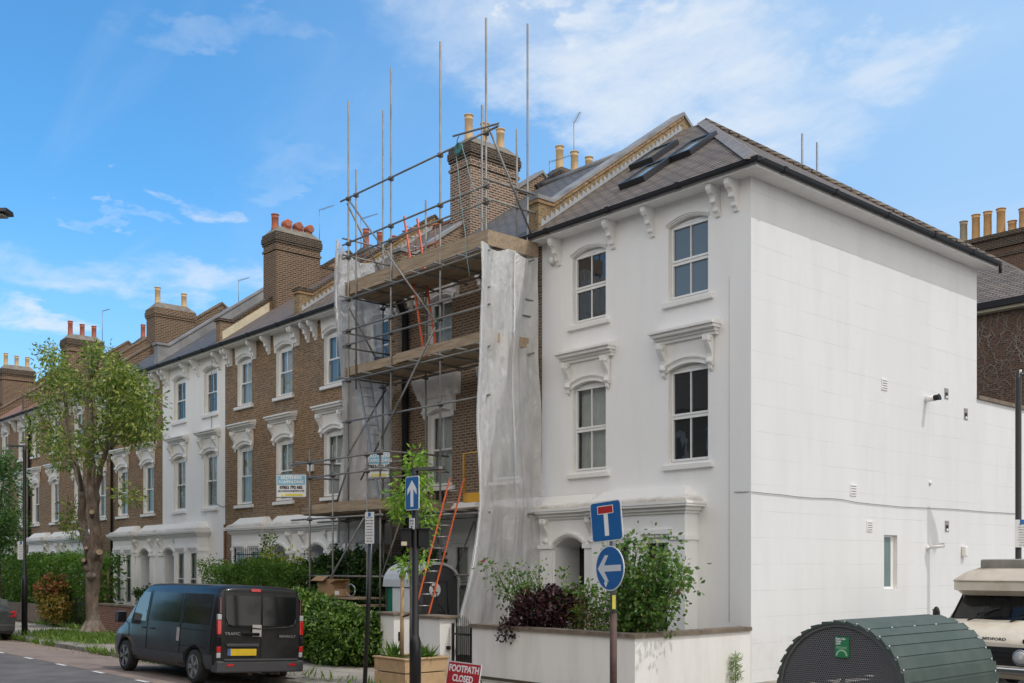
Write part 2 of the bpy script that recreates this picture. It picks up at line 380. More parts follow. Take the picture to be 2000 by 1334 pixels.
def capmat():
    m=Mat('white_weathered_cap',(.76,.75,.73),.9); sp=m.n('SeparateXYZ'); m.L.new(m.obj(),sp.inputs[0])
    lo=m.math('SUBTRACT',1.0,m.math('MULTIPLY',m.math('SUBTRACT',sp.outputs[2],3.74),4.2)); f=m.math('MULTIPLY',lo,m.noise(2.2,7,.7)); g=m.ramp(f,[(.22,(0,0,0)),(.55,(.8,.8,.8))])
    m.base(m.mix(g,(.78,.77,.75),m.mix(m.noise(7,5,.7),(.14,.11,.08),(.50,.43,.33)))); m.bump(m.noise(14,5,.6),.4,.01); return m.m
MT['stuccod']=capmat()
MT['stuccow']=M_stucco('cream_garden_wall_render',(.80,.78,.75),(.55,.50,.46),streak=.6)
MT['trim']=M_var('white_trim_paint',(.80,.79,.77),.6,.06,4)
MT['frame']=M_var('window_frame_paint',(.78,.78,.77),.4,.04,4)
MT['slate']=M_slate('grey_brown_slate',(.235,.185,.145),(.125,.10,.082),(.018,.016,.014),rough=.8,ms=.016)
MT['slateg']=M_slate('dark_slate',(.15,.148,.15),(.09,.09,.095),(.02,.02,.02),rough=.75,ms=.014)
MT['tile']=M_slate('concrete_tile',(.17,.13,.11),(.12,.095,.085),(.03,.025,.02),bw=.33,bh=.2,rough=.8,ms=.012)
MT['redtile']=M_slate('old_red_tile',(.30,.15,.10),(.22,.12,.08),(.05,.03,.025),bw=.2,bh=.15,rough=.8)
MT['lead']=M_var('lead_sheet',(.27,.27,.275),.65,.35,1.5,.1,.2,6)
MT['leadl']=M_var('bright_lead_flashing',(.38,.40,.43),.45,.15,3,.1)
MT['gutter']=M_var('black_gutter_plastic',(.018,.018,.02),.65,.25,3,spec=.3)
MT['iron']=M_var('black_painted_iron',(.015,.015,.017),.4,.2,5)
MT['glass']=M_glass('window_glass',tint=(.82,.86,.86),opac=.10,refl=.12)
MT['glassg']=M_glass('grey_window_glass',opac=.9,body=(.10,.13,.15))
MT['glassd']=M_glass('dark_window_glass',tint=(.2,.22,.22),opac=.7)
MT['curtain']=M_var('net_curtain',(.80,.80,.77),.9,.15,2.5)
MT['curtainb']=M_var('blue_curtain',(.40,.50,.60),.9,.25,2.5)
MT['dark']=M_var('dark_interior',(.02,.02,.02),.9,.1,2)
MT['buff']=M_var('buff_clay_pot',(.62,.44,.24),.75,.12,3,dirt=(.25,.18,.12))
MT['terra']=M_var('terracotta_pot',(.42,.13,.075),.75,.2,3,dirt=(.15,.08,.06))
MT['mortarcap']=M_var('mortar_flaunching',(.20,.18,.15),.95,.35,4,0,.5,12)
MT['stone']=M_var('brown_coping_stone',(.20,.155,.115),.9,.3,4,0,.4,20,dirt=(.08,.07,.06),ds=3)
MT['hip']=M_var('lead_hip_capping',(.22,.20,.19),.6,.25,3)
MT['cream']=M_var('cream_render',(.58,.52,.38),.8,.15,3)
MT['orangebrick']=M_brick('orange_brick_course',(.48,.27,.11),(.38,.20,.08),(.3,.26,.2),patch=.3)
MT['doorp']=M_var('grey_door_paint',(.12,.13,.15),.5,.1,3)
def bigfrieze():
    m=MB(); W=.54; ap=arch_pts(-W,W,0,.12,10)
    for i in range(10):
        a,b=ap[i],ap[i+1]; m.prism([a,b,(b[0],.62),(a[0],.62)],-.035,0,'y')
    m.box(-W-.17,-W-.001,-.035,0,-.02,.62); m.box(W+.001,W+.17,-.035,0,-.02,.62)
    m.prism([(0,.42),(-.10,.42),(-.10,.5),(-.16,.6),(-.24,.74),(-.28,.9),(-.28,1.0),(0,1.0)],-.92,.92,'x') 
    return m
# ================================================================== GROUND
MT['asphalt']=M_var('asphalt',(.125,.112,.105),.92,.3,1.6,0,.6,70,dirt=(.165,.148,.135),ds=.7)
MT['bay']=M_var('worn_reddish_tarmac',(.26,.20,.165),.95,.18,2.5,0,.5,70,dirt=(.16,.12,.10),ds=.8)
MT['line']=M_var('road_line_paint',(.70,.69,.66),.8,.25,9)
MT['kerb']=M_var('granite_kerb',(.24,.23,.205),.9,.3,5,0,.5,25,dirt=(.09,.09,.06),ds=2)
MT['soil']=M_var('garden_soil',(.10,.075,.05),1,.35,3,0,.8,20)
MT['earth']=M_var('far_ground',(.12,.11,.09),1,.2,.3)
def paving():
    m=Mat('paving_slabs',(.36,.33,.28),.9,spec=.2); b=m.n('TexBrick'); m.L.new(m.obj(),b.inputs[0]); b.inputs['Scale'].default_value=1
    b.inputs['Brick Width'].default_value=.9; b.inputs['Row Height'].default_value=.6; b.inputs['Mortar Size'].default_value=.012
    b.inputs['Color1'].default_value=(.38,.34,.29,1); b.inputs['Color2'].default_value=(.30,.27,.235,1); b.inputs['Mortar'].default_value=(.10,.10,.06,1)
    c=m.mix(m.ramp(m.noise(1.5,7,.65),[(.4,(0,0,0)),(.7,(.55,.55,.55))]),b.outputs[0],(.20,.18,.15)); m.base(c); m.bump(m.math('ADD',m.noise(30,4,.6),m.math('MULTIPLY',b.outputs[1],-2)),.4,.006); return m.m
MT['paving']=paving()
def zroad(y):
    if y<3: return -.02+ .004*y
    if y<8.65: return -.008+ (y-3)*.0014
    return 0-(y-8.65)*.052
g=MB(); g.quad((-600,-600,-.45),(600,-600,-.45),(600,900,-.45),(-600,900,-.45)); struct(g,'ground',MT['earth'])
g=MB()
ys=[-6,-2,3,8.65,10.98]
for i in range(4):
    a,b=ys[i],ys[i+1]
    g.quad((-160,a,zroad(a)),(45,a,zroad(a)),(45,b,zroad(b)),(-160,b,zroad(b)))
g.quad((-9.9,10.98,zroad(10.98)),(45,10.98,zroad(10.98)),(45,60,-.12),(-9.9,60,-.12)); struct(g,'road',MT['asphalt'])
g=MB()
g.quad((-90,8.72,zroad(8.72)+.004),(-13.5,8.72,zroad(8.72)+.004),(-13.5,10.97,zroad(10.97)+.004),(-90,10.97,zroad(10.97)+.004)); struct(g,'parking_bay',MT['bay'])
g=MB()
x=-16.0
while x>-80:
    l=.62; 
    g.quad((x-l,8.60,zroad(8.6)+.009),(x,8.60,zroad(8.6)+.009),(x,8.70,zroad(8.70)+.009),(x-l,8.70,zroad(8.7)+.009)); x-=2.42
struct(g,'road_marking',MT['line'])
# pavements with a rounded corner into the side street
CX,CY,CR=-11.0,12.18,1.2
def corner(r,n=8): return [(CX+r*math.sin(R(90*i/n)),CY-r*math.cos(R(90*i/n))) for i in range(n+1)]
g=MB(); out=[(-160,CY-CR+.15)]+[(CX,CY-CR+.15)]+corner(CR-.15)[1:]+[(CX+CR-.15,60),(-12.66,60),(-12.66,14.19),(-160,14.19)]
g.prism(out,-.3,0.0,'z'); struct(g,'pavement',MT['paving'])
g=MB(); 
x=-160
rnd=random.Random(3)
def kst(a,b,c,d):
    g.add([(*a,-.3),(*b,-.3),(*c,-.3),(*d,-.3),(*a,.004),(*b,.004),(*c,.004),(*d,.004)],[(4,5,6,7),(0,1,5,4),(2,3,7,6),(1,2,6,5),(3,0,4,7)],False)
while x<CX-.5:
    l=.9; kst((x+.006,CY-CR),(x+l-.006,CY-CR),(x+l-.006,CY-CR+.148),(x+.006,CY-CR+.148)); x+=l
o=corner(CR); i_=corner(CR-.152)
for j in range(8): kst(o[j],o[j+1],i_[j+1],i_[j])
y=CY
while y<58: kst((CX+CR,y+.006),(CX+CR,y+.894),(CX+CR-.148,y+.894),(CX+CR-.148,y+.006)); y+=.9
struct(g,'kerb',MT['kerb'])
g=MB(); g.box(-160,-12.66,14.192,17.6,-.3,.06); struct(g,'garden_ground',MT['soil'])
# gutter weeds / leaf litter later

# ================================================================== HOUSES
FY=17.7; EZ=10.27; RY=22.9; RZ=14.45; BY=27.74
def arch_pts(xa,xb,zs,rise,n=8):
    return [(xa+(xb-xa)*i/n, zs+rise*(1-((2*i/n-1)**2))) for i in range(n+1)]
def wall_front(mb,Y,x0,x1,z0,z1,ops,depth=.2,rm=1,axis='y',sgn=1):
    """front sheet with openings (xa,xb,za,zb,rise); reveals inward. axis x: plane X=Y, x means y; faces +X"""
    def P(x,z,d=0): return (x,Y+d,z) if axis=='y' else (Y-d,x,z)
    def Q(a,b,c,d): mb.quad(a,b,c,d,False)
    xs=sorted({x0,x1,*[o[0] for o in ops],*[o[1] for o in ops]}); zs=sorted({z0,z1,*[o[2] for o in ops],*[o[3] for o in ops]})
    for i in range(len(xs)-1):
        for j in range(len(zs)-1):
            mx=(xs[i]+xs[i+1])/2; mz=(zs[j]+zs[j+1])/2
            if any(o[0]<mx<o[1] and o[2]<mz<o[3] for o in ops): continue
            Q(P(xs[i],zs[j]),P(xs[i+1],zs[j]),P(xs[i+1],zs[j+1]),P(xs[i],zs[j+1]))
    for (xa,xb,za,zb,rise) in ops:
        c=mb.cur; zs_=zb-rise
        if rise>0:
            ap=arch_pts(xa,xb,zs_,rise); n=len(ap)-1
            mb.cur=c
            for i in range(n):
                a,b=ap[i],ap[i+1]; Q(P(a[0],a[1]),P(b[0],b[1]),P(b[0],zb),P(a[0],zb))
            mb.cur=rm
            for i in range(n):
                a,b=ap[i],ap[i+1]; Q(P(a[0],a[1]),P(a[0],a[1],depth),P(b[0],b[1],depth),P(b[0],b[1]))
        else:
            mb.cur=rm; Q(P(xa,zb),P(xa,zb,depth),P(xb,zb,depth),P(xb,zb))
        mb.cur=rm
        Q(P(xa,za),P(xa,za,depth),P(xa,zs_,depth),P(xa,zs_)); Q(P(xb,zs_),P(xb,zs_,depth),P(xb,za,depth),P(xb,za)); Q(P(xa,za),P(xb,za),P(xb,za,depth),P(xa,za,depth))
        mb.cur=c
CACHE={}
def cm(key,fn):
    if key not in CACHE: CACHE[key]=fn()
    return CACHE[key]
def win_frame(kind,w,h,rise):
    """origin bottom centre, front at y=0, going +y"""
    f=MB(); W=w/2+.01
    if kind=='upvc':
        H=h-min(rise,.05); e=.045; q=.038
        f.box(-W,-W+e,0,.07,0,H); f.box(W-e,W,0,.07,0,H); f.box(-W+e,W-e,0,.07,0,.05); f.box(-W+e,W-e,0,.07,H-.075,H)
        hm=H*.49
        for a,b in((.05,hm-.014),(hm+.014,H-.075)):
            f.box(-W+e,-W+e+q,-.022,.05,a,b); f.box(W-e-q,W-e,-.022,.05,a,b); f.box(-W+e+q,W-e-q,-.022,.05,a,a+.045); f.box(-W+e+q,W-e-q,-.022,.05,b-.045,b)
            f.box(-.011,.011,-.012,.045,a+.045,b-.045)
        f.box(-W+e,W-e,0,.04,hm-.014,hm+.014)
        f.box(-.14,.14,-.012,0,H-.055,H-.038)
        if rise>0: f.box(-W,W,.03,.08,H,h+.0)
        return f
    else:
        f.box(-W,-W+.10,-.01,.10,0,h-rise); f.box(W-.10,W,-.01,.10,0,h-rise); f.box(-W+.10,W-.10,-.01,.10,0,.07); f.box(-W+.10,W-.10,-.01,.10,h-rise-.07,h-rise)
        hm=(h-rise)*.5
        for a,b,y in((.07,hm+.02,.04),(hm-.02,h-rise-.07,.0)):
            f.box(-W+.10,-W+.14,y,y+.04,a,b); f.box(W-.14,W-.10,y,y+.04,a,b); f.box(-W+.14,W-.14,y,y+.04,a,a+.045); f.box(-W+.14,W-.14,y,y+.04,b-.045,b)
            if w>.8: f.box(-.012,.012,y+.003,y+.035,a+.045,b-.045)
        for sx in(-1,1): f.box(sx*(W-.12)-.02,sx*(W-.12)+.02,-.012,0,hm-.1,hm-.02)
    if rise>0:
        ap=arch_pts(-W,W,h-rise,rise+.02); f.prism([(W,h-rise),(-W,h-rise)]+ap,.03,.08,'y') if False else f.prism(ap,.03,.08,'y')
    return f
def make_window(parent,x,Y,z,w,h,rise=.12,kind='sash',curt='curtain',glass='glass',dep=.13,sill='out',cmode=0,label=None):
    me=cm(('f',kind,w,h,rise),lambda: win_frame(kind,w,h,rise).mesh('window',MT['frame']))
    o=link('window',me,parent,(x,Y+dep,z),label=label)
    gl=cm(('g',kind,w,h,rise),lambda: MB().quad((-w/2+.06,.025,.03),(w/2-.06,.025,.03),(w/2-.06,.025,h-(.09 if kind=='upvc' else rise+.03)),(-w/2+.06,.025,h-(.09 if kind=='upvc' else rise+.03))).mesh('window_pane',MT['glass']))
    if glass!='glass':
        gl=cm(('g',kind,w,h,rise,glass),lambda: MB().quad((-w/2+.06,.025,.03),(w/2-.06,.025,.03),(w/2-.06,.025,h-(.09 if kind=='upvc' else rise+.03)),(-w/2+.06,.025,h-(.09 if kind=='upvc' else rise+.03))).mesh('window_pane',MT[glass]))
    link('window_pane',gl,o,WL[o])
    if curt:
        def cur():
            m=MB(); H=h-rise
            def side(xa,xb):
                m.sheet(lambda u,v:(xa+(xb-xa)*u,.16+.025*math.sin(u*abs(xb-xa)*60)+.01*math.sin(u*31),H-.02-(H-.04)*v),26,2)
            if cmode==0: side(-w/2+.05,w/2-.05)
            elif cmode==1: side(-w/2+.05,-w*.1); side(w*.22,w/2-.05)
            elif cmode==2: side(-w/2+.05,w*.18)
            elif cmode==3:
                for i in range(int(H/.05)): m.box(-w/2+.05,w/2-.05,.15,.16,H-.05*i-.04,H-.05*i-.008)
            return m.mesh('curtain',MT[curt])
        link('blind' if cmode==3 else 'curtain',cm(('c',w,h,rise,curt,cmode),cur),o,WL[o])
    if sill:
        def sl():
            s=MB(); s.prism([(-dep-.09,-.14),(-dep-.09,-.045),(0,-.005),(.06,-.005),(.06,-.14)],-w/2-.13,w/2+.13,'x'); return s.mesh('sill',MT['trim'])
        link('sill',cm(('s',w,dep),sl),o,WL[o])
    return o
def archband(w,rise,y0,y1,r=.07,off=.05):
    m=MB(); n=10; W=w/2+.0
    ap=arch_pts(-W,W,0,rise,n)
    for kk,(a0,a1,yo) in enumerate(((off,off+r*.45,y0),(off+r*.45,off+r,y0-.025))):
        for i in range(n):
            a,b=ap[i],ap[i+1]
            m.prism([(a[0],a[1]+a0),(b[0],b[1]+a0),(b[0],b[1]+a1),(a[0],a[1]+a1)],yo,y1,'y')
    return m
def hood_mesh(w,rise,scale=1.0):
    """origin at arch spring centre on wall face"""
    m=MB(); W=w/2
    ap=arch_pts(-W,W,0,rise,10)
    # frieze panel with arched underside
    m.cur=0
    top=.60
    poly=[(-W-.13,-.02),(-W-.001,-.02)]+[(p[0],p[1]+.0) for p in ap]+[(W+.001,-.02),(W+.13,-.02),(W+.13,top),(-W-.13,top)]
    n=len(ap)
    for i in range(n-1):
        a,b=ap[i],ap[i+1]; m.prism([(a[0],a[1]),(b[0],b[1]),(b[0],top),(a[0],top)],-.035,0.0,'y')
    m.box(-W-.13,-W-.001,-.035,0,-.02,top); m.box(W+.001,W+.13,-.035,0,-.02,top)
    # cornice: stepped profile
    for (a,b,p) in ((top,top+.07,.10),(top+.07,top+.13,.16),(top+.13,top+.20,.26),(top+.20,top+.25,.32)):
        m.box(-W-.22-p*.35,W+.22+p*.35,-p,0.0,a,b)
    e=W+.22+.32*.35
    m.prism([(-.31,top+.25),(0,top+.25),(0,top+.33)],-e+.01,e-.01,'x')
    return m
def console_mesh(h=.62,t=.13,out=.22):
    m=MB()
    pr=[(0,0),(-.05,.0),(-.085,.05),(-.08,.12),(-.05,.17),(-.06,.24),(-.11,.33),(-.17,.42),(-out,.50),(-out,h),(0,h)]
    m.prism(pr,-t/2,t/2,'x'); m.lathe([(.0,-t/2-.01),(.045,-t/2-.01),(.045,t/2+.01),(0,t/2+.01)],(0,-.06,.07),10,'x'); m.lathe([(.0,-t/2-.01),(.06,-t/2-.01),(.06,t/2+.01),(0,t/2+.01)],(0,-.14,.52),10,'x')
    m.prism([(0,-.12),(-.045,-.07),(-.05,0),(0,0)],-t*.3,t*.3,'x')
    return m
def bracket_mesh(h=.62,t=.12,out=.36):
    m=MB()
    pr=[(0,0),(-.05,.0),(-.07,.06),(-.12,.10),(-.12,.17),(-.15,.23),(-.21,.26),(-.21,.34),(-.24,.40),(-.31,.43),(-out,.50),(-out,h),(0,h)]
    m.prism(pr,-t/2,t/2,'x'); return m
def chimney(parent,xp,y0=19.5,y1=21.45,zt=14.75,z0=10.5,pots='buff',brick='chim',npot=3,cowl=False,label=None,style=0):
    m=MB(); m.cur=0; x0,x1=xp-.47,xp+.5
    m.box(x0,x1,y0,y1,z0,zt-.75)
    m.box(x0-.0,x1+.0,y0,y1,zt-.75,zt-.45) if style==1 else m.box(x0-.04,x1+.04,y0-.04,y1+.04,zt-.72,zt-.64)
    if style!=1: m.box(x0,x1,y0,y1,zt-.64,zt-.45)
    m.cur=1 if style!=1 else 0
    m.box(x0-.04,x1+.04,y0-.04,y1+.04,zt-.45,zt-.36); m.box(x0-.065,x1+.065,y0-.065,y1+.065,zt-.36,zt-.16); m.box(x0-.04,x1+.04,y0-.04,y1+.04,zt-.16,zt-.04)
    m.cur=2
    a,b=x0-.03,x1+.03; c,d=y0-.03,y1+.03
    vs=[(a,c,zt-.04),(b,c,zt-.04),(b,d,zt-.04),(a,d,zt-.04),(a+.28,c+.28,zt+.25),(b-.28,c+.28,zt+.25),(b-.28,d-.28,zt+.25),(a+.28,d-.28,zt+.25)]
    m.add(vs,[(0,1,5,4),(1,2,6,5),(2,3,7,6),(3,0,4,7),(4,5,6,7)],False)
    # link wall to the rear stack, just above the roof
    m.cur=0; m.box(xp-.2,xp+.2,y1,y1+2.0,z0,zt-.95); m.cur=1; m.box(xp-.23,xp+.23,y1,y1+2.0,zt-.95,zt-.87)
    o=m.build('chimney',[MT[brick],MT['sooty'],MT['mortarcap']],parent)
    if style==2:
        for i,(dx,yo,hh,cw) in enumerate(((-.12,.30,.66,0),(.16,.62,.22,1),(-.1,.85,.5,0),(.15,1.10,.26,1),(-.1,1.35,.42,0),(.14,1.60,.22,1))):
            po=pot(o,xp+dx,y0+yo,zt+(.12 if cw==0 else .16),'terra',hh,False,.135)
            if cw: cc_=MB(); cc_.lathe([(.13,-.17),(.15,-.12),(.15,.17),(.11,.17)],(xp+dx,y0+yo,zt+.42),12,'x'); cc_.build('cowl',MT['terra'],o)
        return o
    for i in range(npot):
        yy=y0+.32+(y1-y0-.64)*i/max(npot-1,1)
        pot(o,xp+.02,yy,zt+.15,pots if not isinstance(pots,(list,tuple)) else pots[i],.82 if i==0 else .74, cowl)
    return o
def pot(o,x,y,z,mat,h=.78,cowl=False,r=.125):
    def f():
        m=MB(); m.lathe([(r*1.12,0),(r*1.08,.1),(r,.2),(r*.95,h-.16),(r*1.03,h-.15),(r*1.03,h-.10),(r*.98,h-.09),(r*.99,h-.03),(r*1.18,h-.02),(r*1.18,h),(r*.8,h),(r*.78,h-.1)],n=16)
        if cowl:
            m.prism([( .02+.14*math.cos(R(a)),h*.72+.11*math.sin(R(a))) for a in range(-10,191,20)],-.2,.2,'x') if False else m.lathe([(0,-.24),(.10,-.24),(.11,.24),(0,.24)],(0,0,h*.25),10,'x')
        return m.mesh('chimney_pot',MT[mat])
    link('chimney_pot',cm(('pot',mat,round(h,2),cowl,r),f),o,(x,y,z))
def aerial(x,y,z,h=1.1,rot=0,lab='',rust=False):
    t=thing('tv_aerial',lab,'aerial',(x,y,z),rot,local=True)
    m=MB(); m.tube([(0,0,0),(0,0,h)],.016,6); m.build('mast',MT['galv'],t)
    b=MB(); b.tube([(0,0,h-.05),(1.05,0,h-.12)],.009,5)
    for i in range(11): xx=.12+i*.088; zz=h-.05-.07*xx; b.tube([(xx,-.10+.003*i,zz),(xx,.10-.003*i,zz)],.004,4)
    b.build('antenna',MT['galv'],t); return t
MT['galv']=M_var('galvanised_steel',(.30,.31,.33),.45,.2,6,.6)

PX=[-12.65,-18.8,-24.5,-30.1,-35.7,-41.2,-46.7,-52.4,-58.1,-63.8,-69.5]
spec=[ # brick?, front material, window kind, roof material, parapet style, chimney, pots, label
 dict(m='stucco',kind='upvc',roof='slate',par='yellow',ch=None,name='white_house',lab='white painted end house with hipped slate roof and blank side wall'),
 dict(m='stock2',kind='sash',roof='slateg',par='lead',ch='buff',name='brick_house',lab='brick house behind the scaffold, plastic sheets hanging at both sides'),
 dict(m='stock',kind='sash',roof='slate',par='brickz',ch=None,name='brick_house',lab='brown brick house between the scaffold and the house with rusty red chimney pots'),
 dict(m='stock',kind='sash',roof='tile',par='render',ch='terra',name='brick_house',lab='brown brick house with tall chimney and ribbed tile roof next to the white terraced house'),
 dict(m='stucco',kind='sash',roof='slateg',par='leadf',ch=None,name='white_house',lab='narrow white terraced house between two brown brick houses'),
 dict(m='stock',kind='sash',roof='slateg',par='brick',ch='mixed',name='brick_house',lab='brick house left of the white terraced one, with a white two column bay'),
 dict(m='stock',kind='sash',roof='redtile',par='brick',ch=None,name='brick_house',lab='brick house directly behind the street tree'),
 dict(m='stock',kind='sash',roof='redtile',par='brick',ch='terra',name='brick_house',lab='brick house just left of the street tree trunk, square brick chimney with three red pots'),
 dict(m='stock',kind='sash',roof='redtile',par='brick',ch=None,name='brick_house',lab='brick house behind the far lamp post'),
 dict(m='stock',kind='sash',roof='redtile',par='brick',ch='buff',name='brick_house',lab='brick house at the far left end of the terrace'),
]
HOUSES=[]
def roof_z(y): return RZ-(RZ-10.38)*abs(y-RY)/(RY-17.2)
for hi,s in enumerate(spec):
    x1,x0=PX[hi],PX[hi+1]; mid=(x0+x1)/2
    h=thing(s['name'],s['lab'],'house',((x0+x1)/2,FY,0))
    HOUSES.append(h); s['h']=h
    right=(hi%2==0)    # right half of a pair: porch on the left side
    wc=[x0+1.62,x0+4.55] if right else [x1-4.55,x1-1.62]
    if hi==0: wc=[-17.2,-14.26]
    elif hi in(1,): wc=[-22.9,-20.1]
    elif hi==2: wc=[-28.35,-25.9]
    elif hi==3: wc=[-34.2,-31.4]
    elif hi==4: wc=[-39.6,-36.9]
    elif hi==5: wc=[-45.35,-42.6]
    ops=[]
    for c in wc:
        ops.append((c-.54,c+.54,4.58,6.70,.12)); ops.append((c-.54,c+.54,8.10,9.82,.12))
    px0,px1=(x0+.0,x0+2.1) if right else (x1-2.1,x1-.0)
    pc=(x0+1.18) if right else (x1-1.18)
    ops.append((pc-.52,pc+.52,0.15,3.05,0))
    b0,b1=(x0+2.1,x1-1.35) if right else (x0+1.35,x1-2.1)
    ops.append((b0+.3,b1-.3,.8,3.0,0))
    wm=MB(); wm.cur=0
    wall_front(wm,FY,x0,x1,-.3,EZ,ops,.16,1)
    rw=MB(); rw.quad((x1,BY,-.3),(x0,BY,-.3),(x0,BY,EZ),(x1,BY,EZ),False); rw.build('rear_wall',MT['stock'] if hi else MT['stucco'],h)
    if hi==0:
        wm.cur=3; wall_front(wm,x1,FY,BY,-.3,EZ,[(22.94,23.56,1.83,3.1,0)],.16,1,axis='x')
    if hi==9: wm.cur=2; wm.quad((x0,FY,-.3),(x0,BY,-.3),(x0,BY,RZ),(x0,FY,EZ),False)
    W=wm.build('wall',[MT[s['m']],MT['trim'],MT['stock'],MT['stuccog']],h)
    # windows
    for ci,c in enumerate(wc):
        cu,cmo,gl='curtain',0,'glass'
        if hi==0: cu,cmo=[('curtain',1),('curtain',2)][ci]
        far=s['kind']
        if hi==0:
            w1=make_window(h,c,FY,4.58,1.08,2.12,.12,'upvc','curtain',dep=.1,cmode=0 if ci==0 else 4,glass='glass' if ci==0 else 'glassd')
            w2=make_window(h,c,FY,8.10,1.08,1.72,.12,'upvc',None,dep=.1,glass='glassd' if ci==0 else 'glassg')
        else:
            w1=make_window(h,c,FY,4.58,1.08,2.12,.12,'sash','curtain',dep=.12,cmode=3 if (hi==5 and ci==1) else 0)
            w2=make_window(h,c,FY,8.10,1.08,1.72,.12,'sash','curtainb' if (hi==2) else ('curtain' if hi!=4 else None),dep=.12,cmode=1 if hi==2 else 0)
        if hi==1: hm=cm('hoodbig',lambda: bigfrieze().mesh('window_hood',MT['trim']))
        if hi==1:
            hd=link('window_hood',hm,h,(c,FY,6.58))
        else:
            hd=link('window_hood',cm('hood',lambda: hood_mesh(1.08,.12).mesh('window_hood',[MT['stuccod']])) if False else cm('hood',lambda: hood_mesh(1.08,.12).mesh('window_hood',[MT['trim']])),h,(c,FY,6.58))
        for sx in(-1,1): link('console',cm('cons',lambda: console_mesh().mesh('console',MT['trim'])),hd,(c+sx*.63,FY-.03,6.56))
        # arch moulding on both storeys
        link('arch_moulding',cm('arch1',lambda: archband(1.16,.13,-.05,-.036).mesh('arch_moulding',MT['trim'])),hd,(c,FY,6.60))
        if s['m']=='stucco':
            link('arch_moulding',cm('arch2',lambda: archband(1.16,.13,-.03,0,off=.012).mesh('arch_moulding',MT['trim'])),w2,(c,FY,9.70))
        else:
            def fz():
                m=MB(); ap=arch_pts(-.54,.54,0,.12,10)
                for i in range(10):
                    a,b=ap[i],ap[i+1]; m.prism([a,b,(b[0],.57),(a[0],.57)],-.03,0,'y')
                m.prism([(-.54,-.1),(-.54,.57),(-.72,.57),(-.62,-.1)],-.03,0,'y'); m.prism([(.54,-.1),(.62,-.1),(.72,.57),(.54,.57)],-.03,0,'y')
                a=archband(1.12,.13,-.055,-.031); m.add(a.v,a.f,False); return m.mesh('window_head',MT['trim'])
            link('window_head',cm('fz',fz),w2,(c,FY,9.695))
        for sx in(-1,1): link('eaves_bracket',cm('brk',lambda: bracket_mesh().mesh('eaves_bracket',MT['trim'])),h,(c+(-.98 if sx<0 else .80),FY,9.61))
    link('eaves_bracket',CACHE['brk'],h,(x1-.35,FY,9.61))
    if hi: link('eaves_bracket',CACHE['brk'],h,(x0+.3,FY,9.61))
    # eaves
    ea=MB(); ex1=x1+(.40 if hi==0 else 0)
    ea.box(x0,ex1-(.02 if hi==0 else 0),FY-.38,FY+.02,EZ-.04,EZ); ea.box(x0,ex1+(.02 if hi==0 else 0),FY-.42,FY-.38,EZ-.05,EZ+.10)
    if hi==0: ea.box(x1+.0,x1+.38,FY+.02,BY+.26,EZ-.04,EZ); ea.box(x1+.38,x1+.42,FY-.38,BY+.28,EZ-.05,EZ+.10)
    ea.build('eaves',MT['trim'],h)
    gu=MB(); prof=[(FY-.42,EZ+.03),(FY-.50,EZ-.0),(FY-.52,EZ+.04),(FY-.53,EZ+.11),(FY-.42,EZ+.11)]
    gu.prism(prof,x0,x1+(.53 if hi==0 else 0),'x')
    if hi==0:
        gu.prism([(x1+.42,EZ+.03),(x1+.50,EZ),(x1+.52,EZ+.04),(x1+.53,EZ+.11),(x1+.42,EZ+.11)],FY-.42,BY+.30,'y')
        for yy in (18.1,20.0,22.2,24.4,26.4): gu.prism([(x1+.415,EZ+.02),(x1+.505,EZ-.012),(x1+.535,EZ+.03),(x1+.545,EZ+.12),(x1+.415,EZ+.12)],yy,yy+.10,'y')
        gu.lathe([(.04,-.16),(.04,.1)],(x1+.47,BY+.34,EZ),10)
    for i in range(3):
        xx=x0+.6+i*2; gu.prism([(FY-.415,EZ+.02),(FY-.505,EZ-.012),(FY-.535,EZ+.03),(FY-.545,EZ+.12),(FY-.415,EZ+.12)],xx,xx+.1,'x')
    gu.build('gutter',MT['gutter'],h)
    # roof
    rf=MB()
    if hi==0:
        hx=-17.9; a=(x0,17.2,10.38); b=(x1+.45,17.2,10.38); c=(hx,RY,RZ); d=(x0,RY,RZ); e=(x1+.45,BY+.30,10.38); f=(x0,BY+.30,10.38)
        rf.add([a,b,c,d,e,f],[(0,1,2,3),(1,4,2),(4,5,3,2)],False)
    else:
        rf.quad((x0,17.2,10.38),(x1,17.2,10.38),(x1,RY,RZ),(x0,RY,RZ)); rf.quad((x0,RY,RZ),(x1,RY,RZ),(x1,BY+.45,10.5),(x0,BY+.45,10.5))
    RF=rf.build('roof',MT[s['roof']],h)
    if hi==0:
        m=MB()   # hip and ridge capping
        a=Vector((x1+.42,17.22,10.40)); b=Vector((-17.9,RY,RZ+.02)); dd=(b-a).normalized(); n=34; sd=dd.cross(Vector((0,0,1))).normalized()
        for i in range(n):
            p=a+(b-a)*(i+.02)/n; q=a+(b-a)*(i+.99)/n; up=Vector((0,0,.045+.012*(i%2)))
            m.add([p-sd*.20-Vector((0,0,.06)),p+up,p+sd*.20-Vector((0,0,.06)),q-sd*.20-Vector((0,0,.06)),q+up,q+sd*.20-Vector((0,0,.06))],[(0,1,4,3),(1,2,5,4),(0,2,1),(3,4,5),(0,3,5,2)],False)
        m.build('hip_tiles',MT['hip'] if 'hip' in MT else MT['slate'],RF)
        m=MB(); e=Vector((x1+.42,BY+.28,10.40)); b2=Vector((-17.9,RY,RZ+.02)); m.tube([e,b2],.1,6); m.build('hip_tiles',MT['slate'],RF)
    if hi: m=MB(); m.tube([(x0+.2,RY,RZ),(x1-.2,RY,RZ)],.11,8); m.build('ridge_tiles',MT['redtile' if s['roof']!='slateg' else 'lead'],RF)
